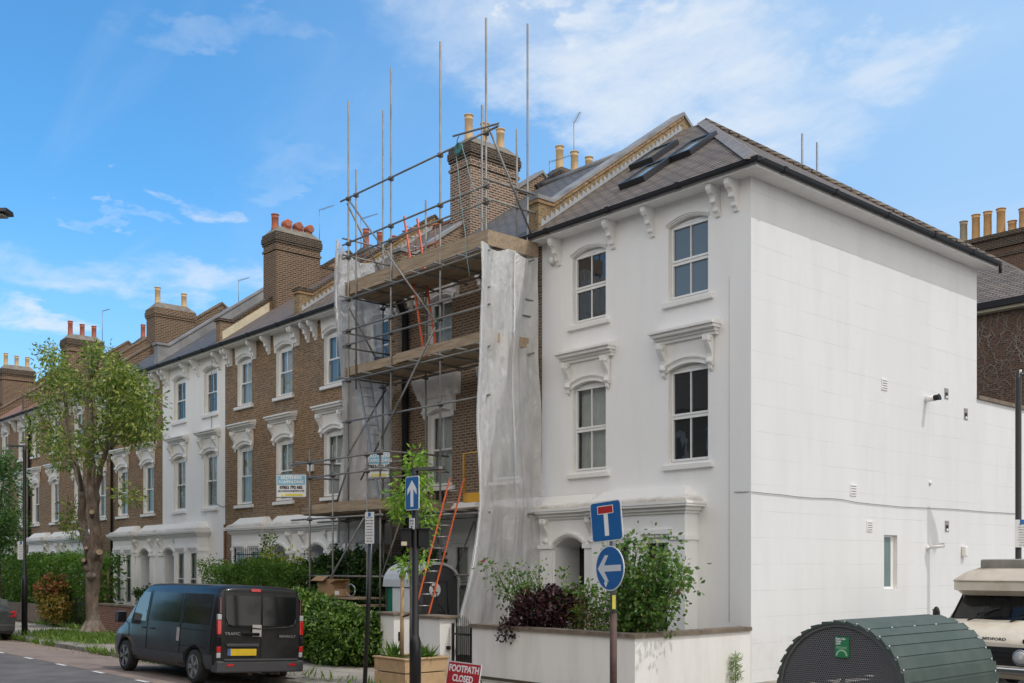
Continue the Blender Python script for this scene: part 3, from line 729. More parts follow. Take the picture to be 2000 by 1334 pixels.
    # parapet on the left party line
    m=MB(); st=s['par']; t=.17
    top=.40; mats={'yellow':('yellow','lead'),'lead':('stock2','lead'),'brickz':('yellow','sooty'),'render':('stock','sooty'),'leadf':('lead','lead'),'brick':('chim','stone')}[st]
    zt=lambda y: roof_z(y)+top
    m.cur=0; m.prism([(17.42,10.25),(17.42,zt(17.9)),(17.9,zt(17.9)),(RY,zt(RY)+.02),(BY+.4,zt(BY)),(BY+.4,10.3)],x0-t,x0+t,'x')
    m.cur=1
    for (ya,yb) in ((17.36,17.9),(17.9,RY),(RY,BY+.4)):
        za,zb=(zt(17.9) if ya<17.5 else zt(ya)),zt(yb)
        if ya==RY: za=zt(RY)
        m.prism([(ya,za+.003),(yb,zb+.003),(yb,zb+.10),(ya,za+.10)],x0-t-.05,x0+t+.05,'x')
    if st in('yellow','brickz'):
        m.cur=3
        m.prism([(17.9,zt(17.9)-.09),(RY,zt(RY)-.09),(RY,zt(RY)),(17.9,zt(17.9))],x0-t-.03,x0+t+.03,'x'); m.prism([(17.38,zt(17.9)-.09),(17.9,zt(17.9)-.09),(17.9,zt(17.9)),(17.38,zt(17.9))],x0-t-.03,x0+t+.03,'x')
        m.cur=2; n=34
        for i in range(n):
            ya=17.5+(RY-17.55)*i/n; yb=17.5+(RY-17.55)*(i+1)/n; xx=x0+t
            m.prism([(ya,roof_z(ya)+.02),(yb,roof_z(yb)+.02),(yb,roof_z(yb)+.08),(ya+(yb-ya)*.12,roof_z(ya)+.24),(ya,roof_z(ya)+.08)],xx,xx+.012,'x')
    if st=='render':
        m.cur=2; m.prism([(17.5,roof_z(17.5)),(19.4,roof_z(19.4)),(19.4,roof_z(19.4)+.32),(17.5,roof_z(17.5)+.30)],x0+t,x0+t+.02,'x')
    m.build('parapet',[MT[mats[0]],MT[mats[1]],MT['leadl'] if st!='render' else MT['cream'],MT['orangebrick']],h)
    # chimneys
    if s['ch']:
        if hi==1: chimney(h,x0,19.7,21.6,14.95,pots='buff',brick='chim2',npot=3)
        elif hi==5: chimney(h,x0,19.5,21.4,14.15,pots='buff',npot=2,style=1)
        else: chimney(h,x0,19.5,21.4,14.95 if hi==3 else 14.6,pots=s['ch'],style=2 if hi==3 else 0)
        if hi!=5:
            cc=MB(); cc.cur=0; cc.box(x0-.45,x0+.5,23.45,25.5,11.5,15.0-.35); cc.cur=1; cc.box(x0-.54,x0+.59,23.36,25.59,14.65,14.95)
            cc.add([(x0-.5,23.4,14.95),(x0+.55,23.4,14.95),(x0+.55,25.55,14.95),(x0-.5,25.55,14.95),(x0-.2,23.7,15.25),(x0+.25,23.7,15.25),(x0+.25,25.25,15.25),(x0-.2,25.25,15.25)],[(0,1,5,4),(1,2,6,5),(2,3,7,6),(3,0,4,7),(4,5,6,7)],False)
            ch2=cc.build('chimney',[MT['chim'],MT['sooty']],h)
            for i in range(3): pot(ch2,x0+.05,23.8+i*.68,15.18,'terra' if s['ch']=='terra' else 'buff',.80)
    # ground floor: bay + porch
    bm=MB(); BYf=FY-.43; PYf=FY-.22
    ws=[(b0+b1)/2-.55,(b0+b1)/2+.55]
    bops=[(c-.37,c+.37,.8,2.98,0) for c in ws]
    bm.cur=0; wall_front(bm,BYf,b0,b1,-.3,3.48,bops,.18,0)
    bm.quad((b1,BYf,-.3),(b1,FY,-.3),(b1,FY,3.48),(b1,BYf,3.48),False); bm.quad((b0,FY,-.3),(b0,BYf,-.3),(b0,BYf,3.48),(b0,FY,3.48),False)
    bm.box(b0-.03,ws[0]-.40,BYf-.035,BYf,2.92,3.02); bm.box(ws[0]+.40,ws[1]-.40,BYf-.035,BYf,2.92,3.02); bm.box(ws[1]+.40,b1+.035,BYf-.035,BYf,2.92,3.02); bm.box(b1,b1+.035,BYf,FY,2.92,3.02); bm.box(b0-.035,b0,BYf,FY,2.92,3.02)
    for c in ws: bm.box(c-.42,c+.42,BYf-.045,BYf,3.05,3.15)
    BW=bm.build('bay_front',[MT['stucco']],h)
    for c in ws: make_window(h,c,BYf,.8,.74,2.18,0,'upvc' if hi==0 else 'sash','curtain' if hi not in(0,) else None,glass='glassd' if hi==0 else 'glass',dep=.06,sill=None)
    pm=MB(); pa=(pc-.50,pc+.50,.1,3.04,.22)
    wall_front(pm,PYf,px0,px1,-.3,3.48,[pa],.9,0)
    for sx,e in((-1,px0),(1,px1)):
        xa,xb=(px0+.03,pc-.54) if sx<0 else (pc+.54,px1-.03)
        if xb-xa>.5: xa,xb=(xb-.42,xb) if sx<0 else (xa,xa+.42)
        pm.box(xa,xb,PYf-.06,PYf,-.2,2.78); pm.box(xa-.04,xb+.04,PYf-.10,PYf,2.78,2.88)
    PW=pm.build('porch',[MT['stucco']],h)
    for sx in(-1,1): link('console',CACHE['cons'],PW,(pc+sx*.76,PYf,2.88))
    link('arch_moulding',cm('parch',lambda: archband(1.06,.22,-.05,0,r=.09).mesh('arch_moulding',MT['trim'])),PW,(pc,PYf,2.80))
    dm=MB(); dm.box(pc-.5,pc+.5,FY+.62,FY+.68,.1,3.0); dm.box(pc-.38,pc+.38,FY+.58,FY+.62,.15,2.3)
    dr_=dm.build('door',MT['iron'] if hi in(0,1) else MT['doorp'],h)
    # cornice and sloping cap
    cn=MB()
    for (a,b,p) in ((3.48,3.54,.05),(3.54,3.62,.11),(3.62,3.67,.20),(3.67,3.73,.22)):
        cn.box(b0-p,b1+p,BYf-p,FY,a,b)
        q0,q1=(px0,b0-p) if right else (b1+p,px1)
        cn.box(q0,q1,PYf-p,FY,a,b)
    cn.build('cornice',[MT['trim']],h)
    cp=MB()
    def capm(xa,xb,yf,la,lb):
        prof=[(yf-.16,3.735),(yf-.12,3.80),(yf+.02,3.86),(yf+.14,3.98),(yf+.22,4.06)]
        n=len(prof); vs=[]
        for i,(y,z) in enumerate(prof):
            f=i/(n-1); vs+=[(xa+la*(y-prof[0][0]),y,z),(xb-lb*(y-prof[0][0]),y,z)]
        zt_=prof[-1][1]; ya=prof[-1][0]
        vs+=[(xa+la*(ya-prof[0][0]),FY-.002,zt_+.01),(xb-lb*(ya-prof[0][0]),FY-.002,zt_+.01),(xa,FY-.002,3.735),(xb,FY-.002,3.735)]
        fs=[(2*i,2*i+1,2*i+3,2*i+2) for i in range(n)]
        L_=[2*i for i in range(n+1)]+[2*n+2]; R_=[2*i+1 for i in range(n+1)]+[2*n+3]
        fs+=[tuple(L_),tuple(reversed(R_))]
        cp.add(vs,fs,False)
    capm(b0-.15,b1+.15,BYf,.9,.9)
    if right: capm(px0,b0-.20,PYf,0,0.3)
    else: capm(b1+.20,px1,PYf,0.3,0)
    cp.build('bay_roof',[MT['stuccod']],h)
# ================================================================== rear buildings at the right, extension, wall fittings
GX=-12.65
e=WL[HOUSES[0]]; H0=HOUSES[0]
m=MB(); m.quad((GX,BY,-.3),(GX,44,-.3),(GX,44,6.80),(GX,BY,6.80),False); m.quad((GX-.25,BY,6.8),(GX-.25,44,6.8),(GX-.25,44,-.3),(GX-.25,BY,-.3),False); m.build('extension_wall',MT['stuccog'],H0)
m=MB(); m.box(GX-.30,GX+.06,BY+.002,44,6.802,6.90); m.build('coping',MT['stone'],H0)
# small frosted side window
w=link('window',MB().box(-.01,.01,0,.62,0,.05).box(-.01,.01,0,.62,1.22,1.27).box(-.01,.01,0,.05,.05,1.22).box(-.01,.01,.47,.62,.05,1.22).mesh('window',MT['frame']),H0,(GX-.10,22.94,1.83),label='narrow frosted side window')
link('window_pane',MB().quad((0,.05,.05),(0,.47,.05),(0,.47,1.22),(0,.05,1.22)).mesh('window_pane',M_var('frosted_glass',(.16,.22,.21),.25,.1,3)),w,WL[w])
def vent(px,py,s=.26,lab=None,dark=False):
    p=onX(px,py,GX); m=MB(); m.cur=0; m.box(GX+.001,GX+.02,p.y-s/2,p.y+s/2,p.z-s*.5,p.z+s*.5); m.cur=1
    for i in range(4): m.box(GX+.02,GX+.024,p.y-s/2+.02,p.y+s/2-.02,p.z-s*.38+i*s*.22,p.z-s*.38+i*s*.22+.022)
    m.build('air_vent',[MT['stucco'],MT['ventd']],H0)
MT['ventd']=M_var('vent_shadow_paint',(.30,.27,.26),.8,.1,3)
vent(1727,751); vent(1666,957); vent(1698,1028,.24)
def hole(px,py,wd,hh):
    p=onX(px,py,GX); m=MB(); m.cur=0; m.box(GX+.001,GX+.012,p.y-wd/2,p.y+wd/2,p.z-hh/2,p.z+hh/2); m.cur=1; m.box(GX+.012,GX+.016,p.y-wd*.36,p.y+wd*.3,p.z-hh*.36,p.z+hh*.1); m.cur=2; m.box(GX+.012,GX+.02,p.y-wd*.2,p.y+wd*.3,p.z-hh*.4,p.z-hh*.2)
    m.build('flue_box',[MT['ventd'],MT['dark'],MT['trim']],H0)
hole(1886,809,.2,.3); hole(1849,1028,.2,.28); hole(1848,769,.2,.27)
p=onX(1808,780,GX); m=MB(); m.tube([p,p+Vector((.22,0,.01))],.075,14); m.build('flue_pipe',MT['trim'],H0); m=MB(); m.tube([p+Vector((.22,0,.01)),p+Vector((.34,0,.015)),p+Vector((.36,0,.02))],[.07,.07,.085],14); m.build('flue_cap',MT['gutter'],H0)
def camera_fit(px,py,lab,s=1.0):
    p=onX(px,py,GX); t=thing('security_camera',lab,'security camera',p)
    m=MB(); m.lathe([(.07*s,0),(.07*s,.03),(.03*s,.05),(.03*s,.12)],p,12,'x'); m.build('mount',MT['trim'],t)
    m=MB(); m.tube([p+Vector((.12,-.05,.02)),p+Vector((.34*s,.16,.06))],.055*s,12); m.obox(p+Vector((.26,.08,.105)),(.13,.10,.02),(-.03,.04,0),(0,0,.008)); m.build('camera_body',MT['trim'],t)
    m=MB(); m.tube([p+Vector((.34*s,.16,.06)),p+Vector((.35*s,.168,.062))],.045*s,12); m.build('lens',MT['dark'],t)
camera_fit(1811,1070,'white security camera low on the blank white side wall')
p=onX(1880,1077,GX); m=MB(); m.box(GX,GX+.12,p.y-.08,p.y+.08,p.z-.14,p.z+.14); m.build('wall_light',MT['trim'],bev=.03,label='small white box light on the side wall near the camper roof',cat='wall light')
p=onX(1816,943,GX); m=MB(); m.lathe([(.05,0),(.06,.02),(.02,.05)],p,8,'x'); m.build('wall_hook',MT['trim'],label='tiny white fixing in the middle of the blank side wall',cat='wall hook')
# cable on gable, coming round the corner
pts=[onY(1434,961,FY-.02),onY(1450,961,FY-.02)]+[onX(x,y,GX+.02) for x,y in((1469,960.5),(1500,964),(1525,966),(1560,970.5),(1585,972.5),(1622,973.5),(1645,975.5),(1672,981),(1700,984),(1760,990),(1855,994),(1930,1000),(1984,1003))]
m=MB(); m.tube(pts,.007,5); m.build('cable',M_var('grey_cable',(.18,.18,.17),.6,.1,3),label='grey cable running along the blank white side wall',cat='cable')
# thin conduit on the white facade and alarm sounder
a=onY(1424,540,FY-.012); b=onY(1424,1215,FY-.012); m=MB(); m.tube([a,(a.x,a.y,b.z)],.005,5); m.build('conduit',M_var('pale_conduit',(.50,.50,.49),.7,.1,3),H0)
p=onY(1083,510,FY); m=MB(); m.lathe([(.12,0),(.12,-.03),(.07,-.05),(.085,-.13),(.03,-.15)],p,14,'y'); m.build('wall_lamp',MT['trim'],bev=0,label='small round bulkhead lamp under the eaves beside the plastic sheet',cat='wall lamp')
# dark crawling cable of the narrow white terraced house
pts=[onY(x,y,FY-.03) for x,y in((414,705),(412,760),(413,830),(412,900),(416,960),(424,985),(436,990),(444,985))]; m=MB(); m.tube(pts,.012,5); m.build('cable',MT['ventd'],label='thin dark cable hanging down the narrow white terraced house',cat='cable')
# brick house with creeper
t=thing('brick_house','dark brick house with bare creeper and six chimney pots at far right','house',(-16,38,0))
Yb=38.0; L0=onY(1895,612,Yb).x-6; ez=onY(1950,603,Yb).z
m=MB(); m.box(L0,onY(2056,588,Yb-.45).x-.4,Yb,Yb+7.5,-.3,ez); m.build('wall',MT['rearbrick'],t)
m=MB(); m.box(L0-.3,onY(2056,588,Yb-.45).x,Yb-.35,Yb,ez-.12,ez); m.build('eaves',MT['cream'],t)
m=MB(); m.box(L0-.35,onY(2056,588,Yb-.45).x,Yb-.5,Yb-.36,ez-.02,ez+.2); m.build('gutter',MT['gutter'],t)
q=onY(1905,512,Yb+4.3); rz=onY(1950,520,Yb+4.3).z
m=MB(); xr=q.x+2.2
ap_=onY(1950,504,Yb+3.6); er=onY(2056,588,Yb-.45).x
m.add([(L0-.4,Yb-.45,ez+.1),(er,Yb-.45,ez+.1),(ap_.x,Yb+3.6,ap_.z),(L0-.4,Yb+3.6,ap_.z),(er,Yb+8,ez+.1),(L0-.4,Yb+8,ez+.1)],[(0,1,2,3),(1,4,2),(4,5,3,2)],False); RFb=m.build('roof',MT['slate'],t)
# big stack behind
Yc=Yb+7.6; a=onY(1874,480,Yc); b=onY(2000,447,Yc)
zt=a.z+.1; x0=a.x; x1=x0+7.0
m=MB(); m.cur=0; m.box(x0+.1,x1,Yc,Yc+1.3,0,zt-1.0); m.cur=1; m.box(x0+.05,x1,Yc-.06,Yc+1.36,zt-1.0,zt-.85); m.cur=0; m.box(x0+.1,x1,Yc,Yc+1.3,zt-.85,zt-.6); m.cur=1; m.box(x0-.02,x1+.1,Yc-.12,Yc+1.42,zt-.6,zt-.2); m.box(x0-.15,x1+.2,Yc-.22,Yc+1.5,zt-.2,zt)
S=m.build('chimney',[MT['rearbrick'],MT['sooty']],t)
for px,top,r,mt in((1882,433,.16,'stone2'),(1906,420,.17,'buff2'),(1929,414,.17,'buff2'),(1955,408,.18,'buff2'),(1977,432,.17,'buff2'),(1999,408,.18,'buff2')):
    p=onY(px,440,Yc+.5); tz=onY(px,top,Yc+.5).z; h_=max(tz-zt,.35)
    if mt not in MT: MT[mt]=M_var(mt+'_pot',(.36,.30,.22) if mt=='stone2' else (.55,.32,.14),.8,.2,3,dirt=(.2,.13,.08))
    pot(S,p.x,Yc+.5,zt,mt,h_,False,r)
# creeper stems
rc=random.Random(5); m=MB()
for i in range(75):
    px=1912+rc.random()*95; py=640+rc.random()**1.3*125; p=onY(px,py,Yb-.03); a=rc.uniform(0,6.28); pts=[p]
    for j in range(8): a+=rc.uniform(-.95,.95); p=p+Vector((math.cos(a)*.16,0,math.sin(a)*.16+.03)); pts.append(p)
    m.tube(pts,[.013*(1-.09*j)*rc.choice((.5,.8,1.0)) for j in range(9)],4,False)
m.build('creeper',M_var('bare_creeper_stem',(.33,.29,.25),.9,.3,4),label='bare creeper stems spread over the dark brick wall at far right',cat='creeper')
# two scaffold poles standing behind the roof
for px,top,lab in((1567,261,'scaffold pole rising behind the white roof, left of two'),(1596,278,'scaffold pole rising behind the white roof, right of two')):
    p=onY(px,300,29.2); m=MB(); m.tube([(p.x,29.2,3),(p.x,29.2,onY(px,top,29.2).z)],.035,8); m.build('scaffold_pole',MT['galv'],label=lab,cat='pole',group='two poles behind the white roof')

# roof windows on the white roof
def onroof(px,py):
    r=ray(px,py); s_=(RZ-10.38)/(RY-17.2)   # z=10.38+s*(y-17.2)
    t_=(10.38-s_*17.2-CAMH)/(r.z-s_*r.y); return CAM+r*t_
nrm=Vector((0,-(RZ-10.38),(RY-17.2))).normalized()
MT['velux']=M_var('dark_roof_window_frame',(.03,.03,.035),.4,.2,3); MT['veluxg']=M_glass('roof_window_glass',opac=.85,body=(.20,.21,.18),refl=.5)
def rooflight(parent,px,py,wd,ln,lift=.0,skirt=True):
    a=onroof(px,py); up=Vector((0,RY-17.2,RZ-10.38)).normalized(); rt=Vector((1,0,0))
    c=a+rt*wd/2+up*ln/2
    # open sash hinged at top
    m=MB(); n2=nrm
    for sx in(-1,1): m.obox(c+rt*sx*(wd/2-.05)+n2*.07,rt*.05,up*ln/2,n2*.07)
    for sy in(-1,1): m.obox(c+up*sy*(ln/2-.05)+n2*.07,rt*(wd/2-.1),up*.05,n2*.07)
    o=m.build('roof_window',MT['velux'],parent)
    g=MB(); c2=c+n2*.10; w2,l2=wd/2-.09,ln/2-.09; g.quad(c2-rt*w2-up*l2,c2+rt*w2-up*l2,c2+rt*w2+up*l2,c2-rt*w2+up*l2); g.build('pane',MT['veluxg'],o)
    return o
for px,py in((1211,372),(1231,334),(1300,322)): rooflight(H0,px,py,.78,1.25)
H1=HOUSES[1]
for px,py,a,b in((965,402,.9,1.3),(1010,385,1.0,1.1)): rooflight(H1,px,py,a,b)

# ================================================================== scaffold
MT['steel']=M_var('weathered_scaffold_tube',(.24,.235,.225),.55,.35,2.5,.3,.1,30,dirt=(.30,.29,.27),ds=2)
MT['rust']=M_var('rusty_coupler',(.13,.11,.095),.7,.4,20,.4)
def boardm():
    m=Mat('weathered_board',(.34,.26,.185),.9,spec=.2); a=m.noise(3,8,.7,vec=(.5,6,6)); c=m.ramp(a,[(.3,(.21,.155,.105)),(.5,(.36,.275,.19)),(.7,(.47,.37,.26))]); b=m.ramp(m.noise(.9,5,.7),[(.5,(0,0,0)),(.7,(.6,.6,.6))]); m.base(m.mix(b,c,(.20,.17,.14))); m.bump(a,.4,.01); return m.m
MT['board']=boardm()
MT['boardl']=M_var('pale_board_end',(.46,.33,.21),.9,.2,3)
SC=thing('scaffold','grey tube scaffold with timber platforms on the brick house','scaffold',(-21.7,16.5,0))
def pole(name,a,b,r=.0255,joints=(),parent=None):
    m=MB(); m.tube([a,b],r,8); o=m.build(name,MT['steel'],parent or SC)
    def cj():
        j=MB(); q=Vector((0,0,0)); j.obox(q,(.045,0,0),(0,.06,0),(0,0,.045)); j.obox(q+Vector((.05,-.03,.01)),(.03,0,0),(0,.015,0),(0,0,.02)); j.tube([q+Vector((-.02,-.09,-.03)),q+Vector((-.02,.05,-.03))],.012,5); return j.mesh('coupler',MT['rust'])
    for q in joints: link('coupler',cm('coupler',cj),o,q)
    return o
YO,YI=15.9,17.2
lev=[12.5,11.26,10.88,9.72,8.86,8.46,7.48,6.35,3.62]
for X,top in((-24.68,15.2),(-22.65,15.4),(-20.55,15.3),(-18.8,15.2)): pole('standard',(X,YO,0),(X,YO,top),joints=[(X,YO-.0,z) for z in lev])
pole('standard',(-24.3,YO,7.2),(-24.3,YO,13.2),joints=[(-24.3,YO,z) for z in (12.5,9.72)])
for X,top in((-24.9,15.4),(-22.87,12.3),(-20.5,14.1),(-18.78,15.5)): pole('standard',(X,YI,0),(X,YI,top),joints=[(X,YI,z) for z in(9.72,7.48,3.62)])
pole('standard',(-18.78,16.85,9.5),(-18.78,16.85,12.85))
for i,z in enumerate(lev):
    a,b={12.5:(-25.0,-18.3),3.62:(-26.2,-18.6)}.get(z,(-24.9,-18.6)); pole('ledger',(a,YO-.05,z),(b,YO-.05,z))
for z in(9.72,7.48,3.62): pole('ledger',(-25.1,YI-.05,z),(-18.5,YI-.05,z))
for z in(9.80,7.56,3.70):
    for X in(-24.75,-23.7,-22.6,-21.5,-20.5,-19.6,-18.85): pole('transom',(X,YO-.25,z),(X,YI+.35,z))
for X in(-24.75,-18.73):
    for z in(11.4,10.95,8.8,8.4): pole('guard_rail',(X,YO-.15,z),(X,YI+.3,z))
pole('guard_rail',(-18.73,YO-.4,12.42),(-18.73,17.4,12.42)) if False else None
pole('ledger',onY(885,266,YO-.1),onY(974,241,YO-.1))
pole('brace',(-24.45,YO-.11,12.35),(-20.55,YO-.11,8.35)); pole('brace',(-20.6,YO-.11,8.25),(-23.9,YO-.11,4.7))
pole('brace',(-24.75,YO,12.4),(-24.75,YI,10.4)); pole('brace',(-24.75,YO,9.6),(-24.75,YI+.1,7.6)); pole('brace',(-18.70,YO,12.6),(-18.70,YI+.05,10.4)); pole('brace',(-24.75,YI,7.4),(-24.75,YO,5.4))
def platform(x0,x1,y0,y1,z,toe=(1,1,1,1),th=.24,n=5):
    m=MB(); 
    pf=None
    wd=(y1-y0)/n
    first=MB(); first.box(x0+.02,x1-.03,y0,y0+wd-.012,z,z+.04); pf=first.build('platform',MT['board'],SC)
    for i in range(1,n): MB().box(x0+rc.uniform(-.05,.05),x1+rc.uniform(-.08,.03),y0+wd*i,y0+wd*(i+1)-.012,z,z+.04).build('scaffold_board',MT['board'],pf)
    if toe[0]:
        xm=x0+(x1-x0)*.42
        for a,b,dy,dz in((x0-.1,xm+.1,0,0),(xm-.15,x1+.05,.045,.015)): MB().box(a,b,y0-.05-dy,y0-.012-dy,z+.03+dz,z+.03+th+dz).build('toe_board',MT['board'],SC)
    if toe[1]: MB().box(x1+.045,x1+.085,y0-.1,y1+.25,z+.03,z+.03+th).build('toe_board',MT['board'],SC)
    if toe[3]: MB().box(x0-.09,x0-.05,y0-.1,y1+.25,z+.03,z+.03+th).build('toe_board',MT['board'],SC)
platform(-24.75,-18.8,15.98,17.25,9.84,(1,1,0,1),.36)
platform(-24.75,-18.8,15.98,17.25,7.60,(1,1,0,1))
platform(-22.0,-18.8,15.98,17.25,3.74,(0,0,0,0))
# loading bay in front at first floor
Yl=15.15
platform(-25.9,-22.05,15.2,17.2,3.78,(1,1,0,1),.25,8)
for px in(605,650,717): 
    p=onY(px,900,Yl-.05); pole('standard',(p.x,Yl-.05,0),(p.x,Yl-.05,5.6),joints=[(p.x,Yl-.05,z) for z in(5.22,4.8,3.66)])
for X,y in((-22.05,Yl),(-25.9,16.6),(-24.0,16.6)): pole('standard',(X,y,0),(X,y,5.75 if y<16 else 3.9),joints=[(X,y,z) for z in(5.22,3.66)])
for z in(5.22,4.8,3.66): pole('guard_rail' if z>4 else 'ledger',(-26.3,Yl-.1,z),(-21.8,Yl-.1,z))
for z in(5.28,4.86): pole('guard_rail',(-22.0,15.0,z),(-22.0,17.3,z)); pole('guard_rail',(-26.0,15.0,z),(-26.0,16.9,z))
for z in(5.22,4.8): pole('guard_rail',(-26.1,16.65,z),(-23,16.65,z))
pole('brace',(-25.8,Yl-.12,.5),(-22.6,Yl-.12,3.6)); pole('brace',(-22.4,15.3,.3),(-21.9,16.9,3.4)); pole('brace',(-24.3,Yl+.1,4.0),(-23.5,Yl+.1,5.3)); pole('brace',(-24.2,17.0,.2),(-22.9,17.0,3.4)); pole('brace',(-23.7,YO,1.0),(-22.2,YO,3.6))
for z in(2.1,): pole('ledger',(-26.2,Yl+.05,z),(-21.9,Yl+.05,z)); pole('ledger',(-22.2,YO+.05,z+.05),(-18.6,YO+.05,z+.05)); pole('ledger',(-24.9,YI,1.95),(-18.6,YI,1.95))
for x0_,x1_ in ((-21.6,-20.7),(-21.7,-22.4)): pole('brace',(x0_,YI-.1,2.0),(x1_,YI-.1,3.5),.02)
# ladder maker
def ladder(name,lab,a,b,wv,mat,matr,r=.035,step=.28,group=None):
    a=Vector(a);b=Vector(b);wv=Vector(wv); t=thing(name,lab,'ladder',a,group=group); d=(b-a); n=d.normalized(); sd=wv.cross(n).normalized()
    for s_ in(-1,1):
        m=MB(); c=(a+b)/2+wv*s_/2; m.obox(c,n*d.length/2,wv.normalized()*.014,sd*r); m.build('stile',mat,t)
    k_=int(d.length/step)
    for i in range(1,k_):
        p=a+n*step*i; m=MB(); m.tube([p-wv/2,p+wv/2],.014,6); m.build('rung',matr,t)
    return t
MT['alu']=M_var('aluminium',(.42,.43,.44),.4,.15,5,.7); MT['orange']=M_var('orange_ladder_paint',(.80,.14,.03),.5,.12,5,dirt=(.4,.1,.05),ds=4)
ladder('ladder','grey aluminium ladder inside the scaffold, below the middle platform',(-23.45,16.35,3.84),(-24.75,16.35,8.1),(0,.38,0),MT['alu'],MT['alu'])
ladder('ladder','long orange ladder leaning beside the portable toilet',(-20.02,14.55,.08),(-19.45,15.55,4.45),(.16,.30,0),MT['orange'],MT['alu'],.05)
ladder('ladder','orange ladder from the middle to the top scaffold platform',(-22.0,16.75,7.65),(-22.95,16.75,11.75),(.1,.36,0),MT['orange'],MT['alu'],.045)
# orange gate round the hatch on the top deck
m=MB()
for a,b in(((786,498),(862,470)),((786,452),(862,436))):
    m.tube([onY(a[0],a[1],17.3),onY(b[0],b[1],17.3)],.02,6)
for px in(812,832,850): m.tube([onY(px,492,17.3),onY(px,444,17.3)],.016,6)
m.build('hatch_rail',M_var('faded_orange_paint',(.42,.13,.07),.6,.2,4),label='faded orange rail on the top scaffold deck',cat='railing')
# yellow gate
t=thing('safety_gate','yellow safety gate on the scaffold beside the plastic sheet','gate',(-19.3,15.8,3.8))
m=MB(); a=onY(906,886,15.8); b=onY(938,978,15.8); x0,x1,z1,z0=a.x,b.x,a.z,b.z
m.tube([(x0,15.8,z0),(x0,15.8,z1),(x1,15.8,z1),(x1,15.8,z0)],.028,8); MT['yell']=M_var('yellow_gate_paint',(.72,.40,.03),.5,.15,6,dirt=(.4,.22,.05),ds=3); m.build('frame',MT['yell'],t)
MB().box(x0,x1,15.775,15.825,z0-.02,z0+.2).build('kick_plate',MT['yell'],t)
# gin wheel and rope
c=onY(896,291,15.78); t=thing('pulley_wheel','green gin wheel hanging from the top scaffold rail','pulley',c)
MT['greenp']=M_var('green_wheel_paint',(.05,.16,.14),.5,.2,8); MT['rope']=M_var('blue_grey_rope',(.22,.33,.36),.9,.2,20)
m=MB(); m.lathe([(.0,-.03),(.09,-.03),(.14,-.035),(.15,-.02),(.12,0),(.15,.02),(.14,.035),(.09,.03),(0,.03)],c,20,'y'); m.build('wheel',MT['greenp'],t)
m=MB(); m.tube([c+Vector((0,0,.0)),c+Vector((0,-.05,.02)),c+Vector((0,-.05,.2)),c+Vector((0,0,.3))],.012,6); m.build('hook',MT['rust'],t)
m=MB()
for x,q in((-.13,(917,540)),(.13,(945,440))):
    e2=onY(q[0],q[1],15.85); s0=c+Vector((x,0,0)); pts=[s0+(e2-s0)*(i/6)+Vector((.02*math.sin(i*2.1),0,0)) for i in range(7)]; m.tube(pts,.012,5)
m.tube([c+Vector((.13*math.cos(R(a_)),0,.13*math.sin(R(a_)))) for a_ in range(0,181,20)],.012,5)
m.build('rope',MT['rope'],label='thin blue rope hanging from the green gin wheel',cat='rope')
# plastic sheets
def M_sheet(name,op=.5):
    m=Mat(name); m.N.remove(m.b); tr=m.n('BsdfTransparent'); tr.inputs[0].default_value=(.95,.96,.97,1)
    df=m.n('BsdfDiffuse'); tl=m.n('BsdfTranslucent'); gl=m.n('BsdfGlossy'); gl.inputs['Roughness'].default_value=.28; gl.inputs[0].default_value=(.9,.9,.9,1)
    col=(.93,.93,.93,1); df.inputs[0].default_value=col; tl.inputs[0].default_value=col
    bp=m.n('Bump'); bp.inputs['Strength'].default_value=1.0; bp.inputs['Distance'].default_value=.09; m.L.new(m.noise(4.5,8,.7,vec=(1,1,.4),dist=1.8),bp.inputs['Height'])
    for q in(df,gl): m.L.new(bp.outputs[0],q.inputs['Normal'])
    a=m.n('MixShader'); a.inputs[0].default_value=.25; m.L.new(df.outputs[0],a.inputs[1]); m.L.new(tl.outputs[0],a.inputs[2])
    b=m.n('MixShader'); b.inputs[0].default_value=.13; m.L.new(a.outputs[0],b.inputs[1]); m.L.new(gl.outputs[0],b.inputs[2])
    c=m.n('MixShader'); m.L.new(m.ramp(m.noise(.8,5,.6,vec=(1,1,.5)),[(.3,(op-.12,)*3),(.75,(op+.22,)*3)]),c.inputs[0]); m.L.new(tr.outputs[0],c.inputs[1]); m.L.new(b.outputs[0],c.inputs[2])
    m.L.new(c.outputs[0],m.N['Material Output'].inputs[0]); return m.m
MT['sheet']=M_sheet('translucent_debris_sheet',.72); MT['sheet2']=M_sheet('sheet_edge_band',1.0)
MT['seamw']=M_var('white_seam_tape',(.72,.73,.74),.5,.10,40)
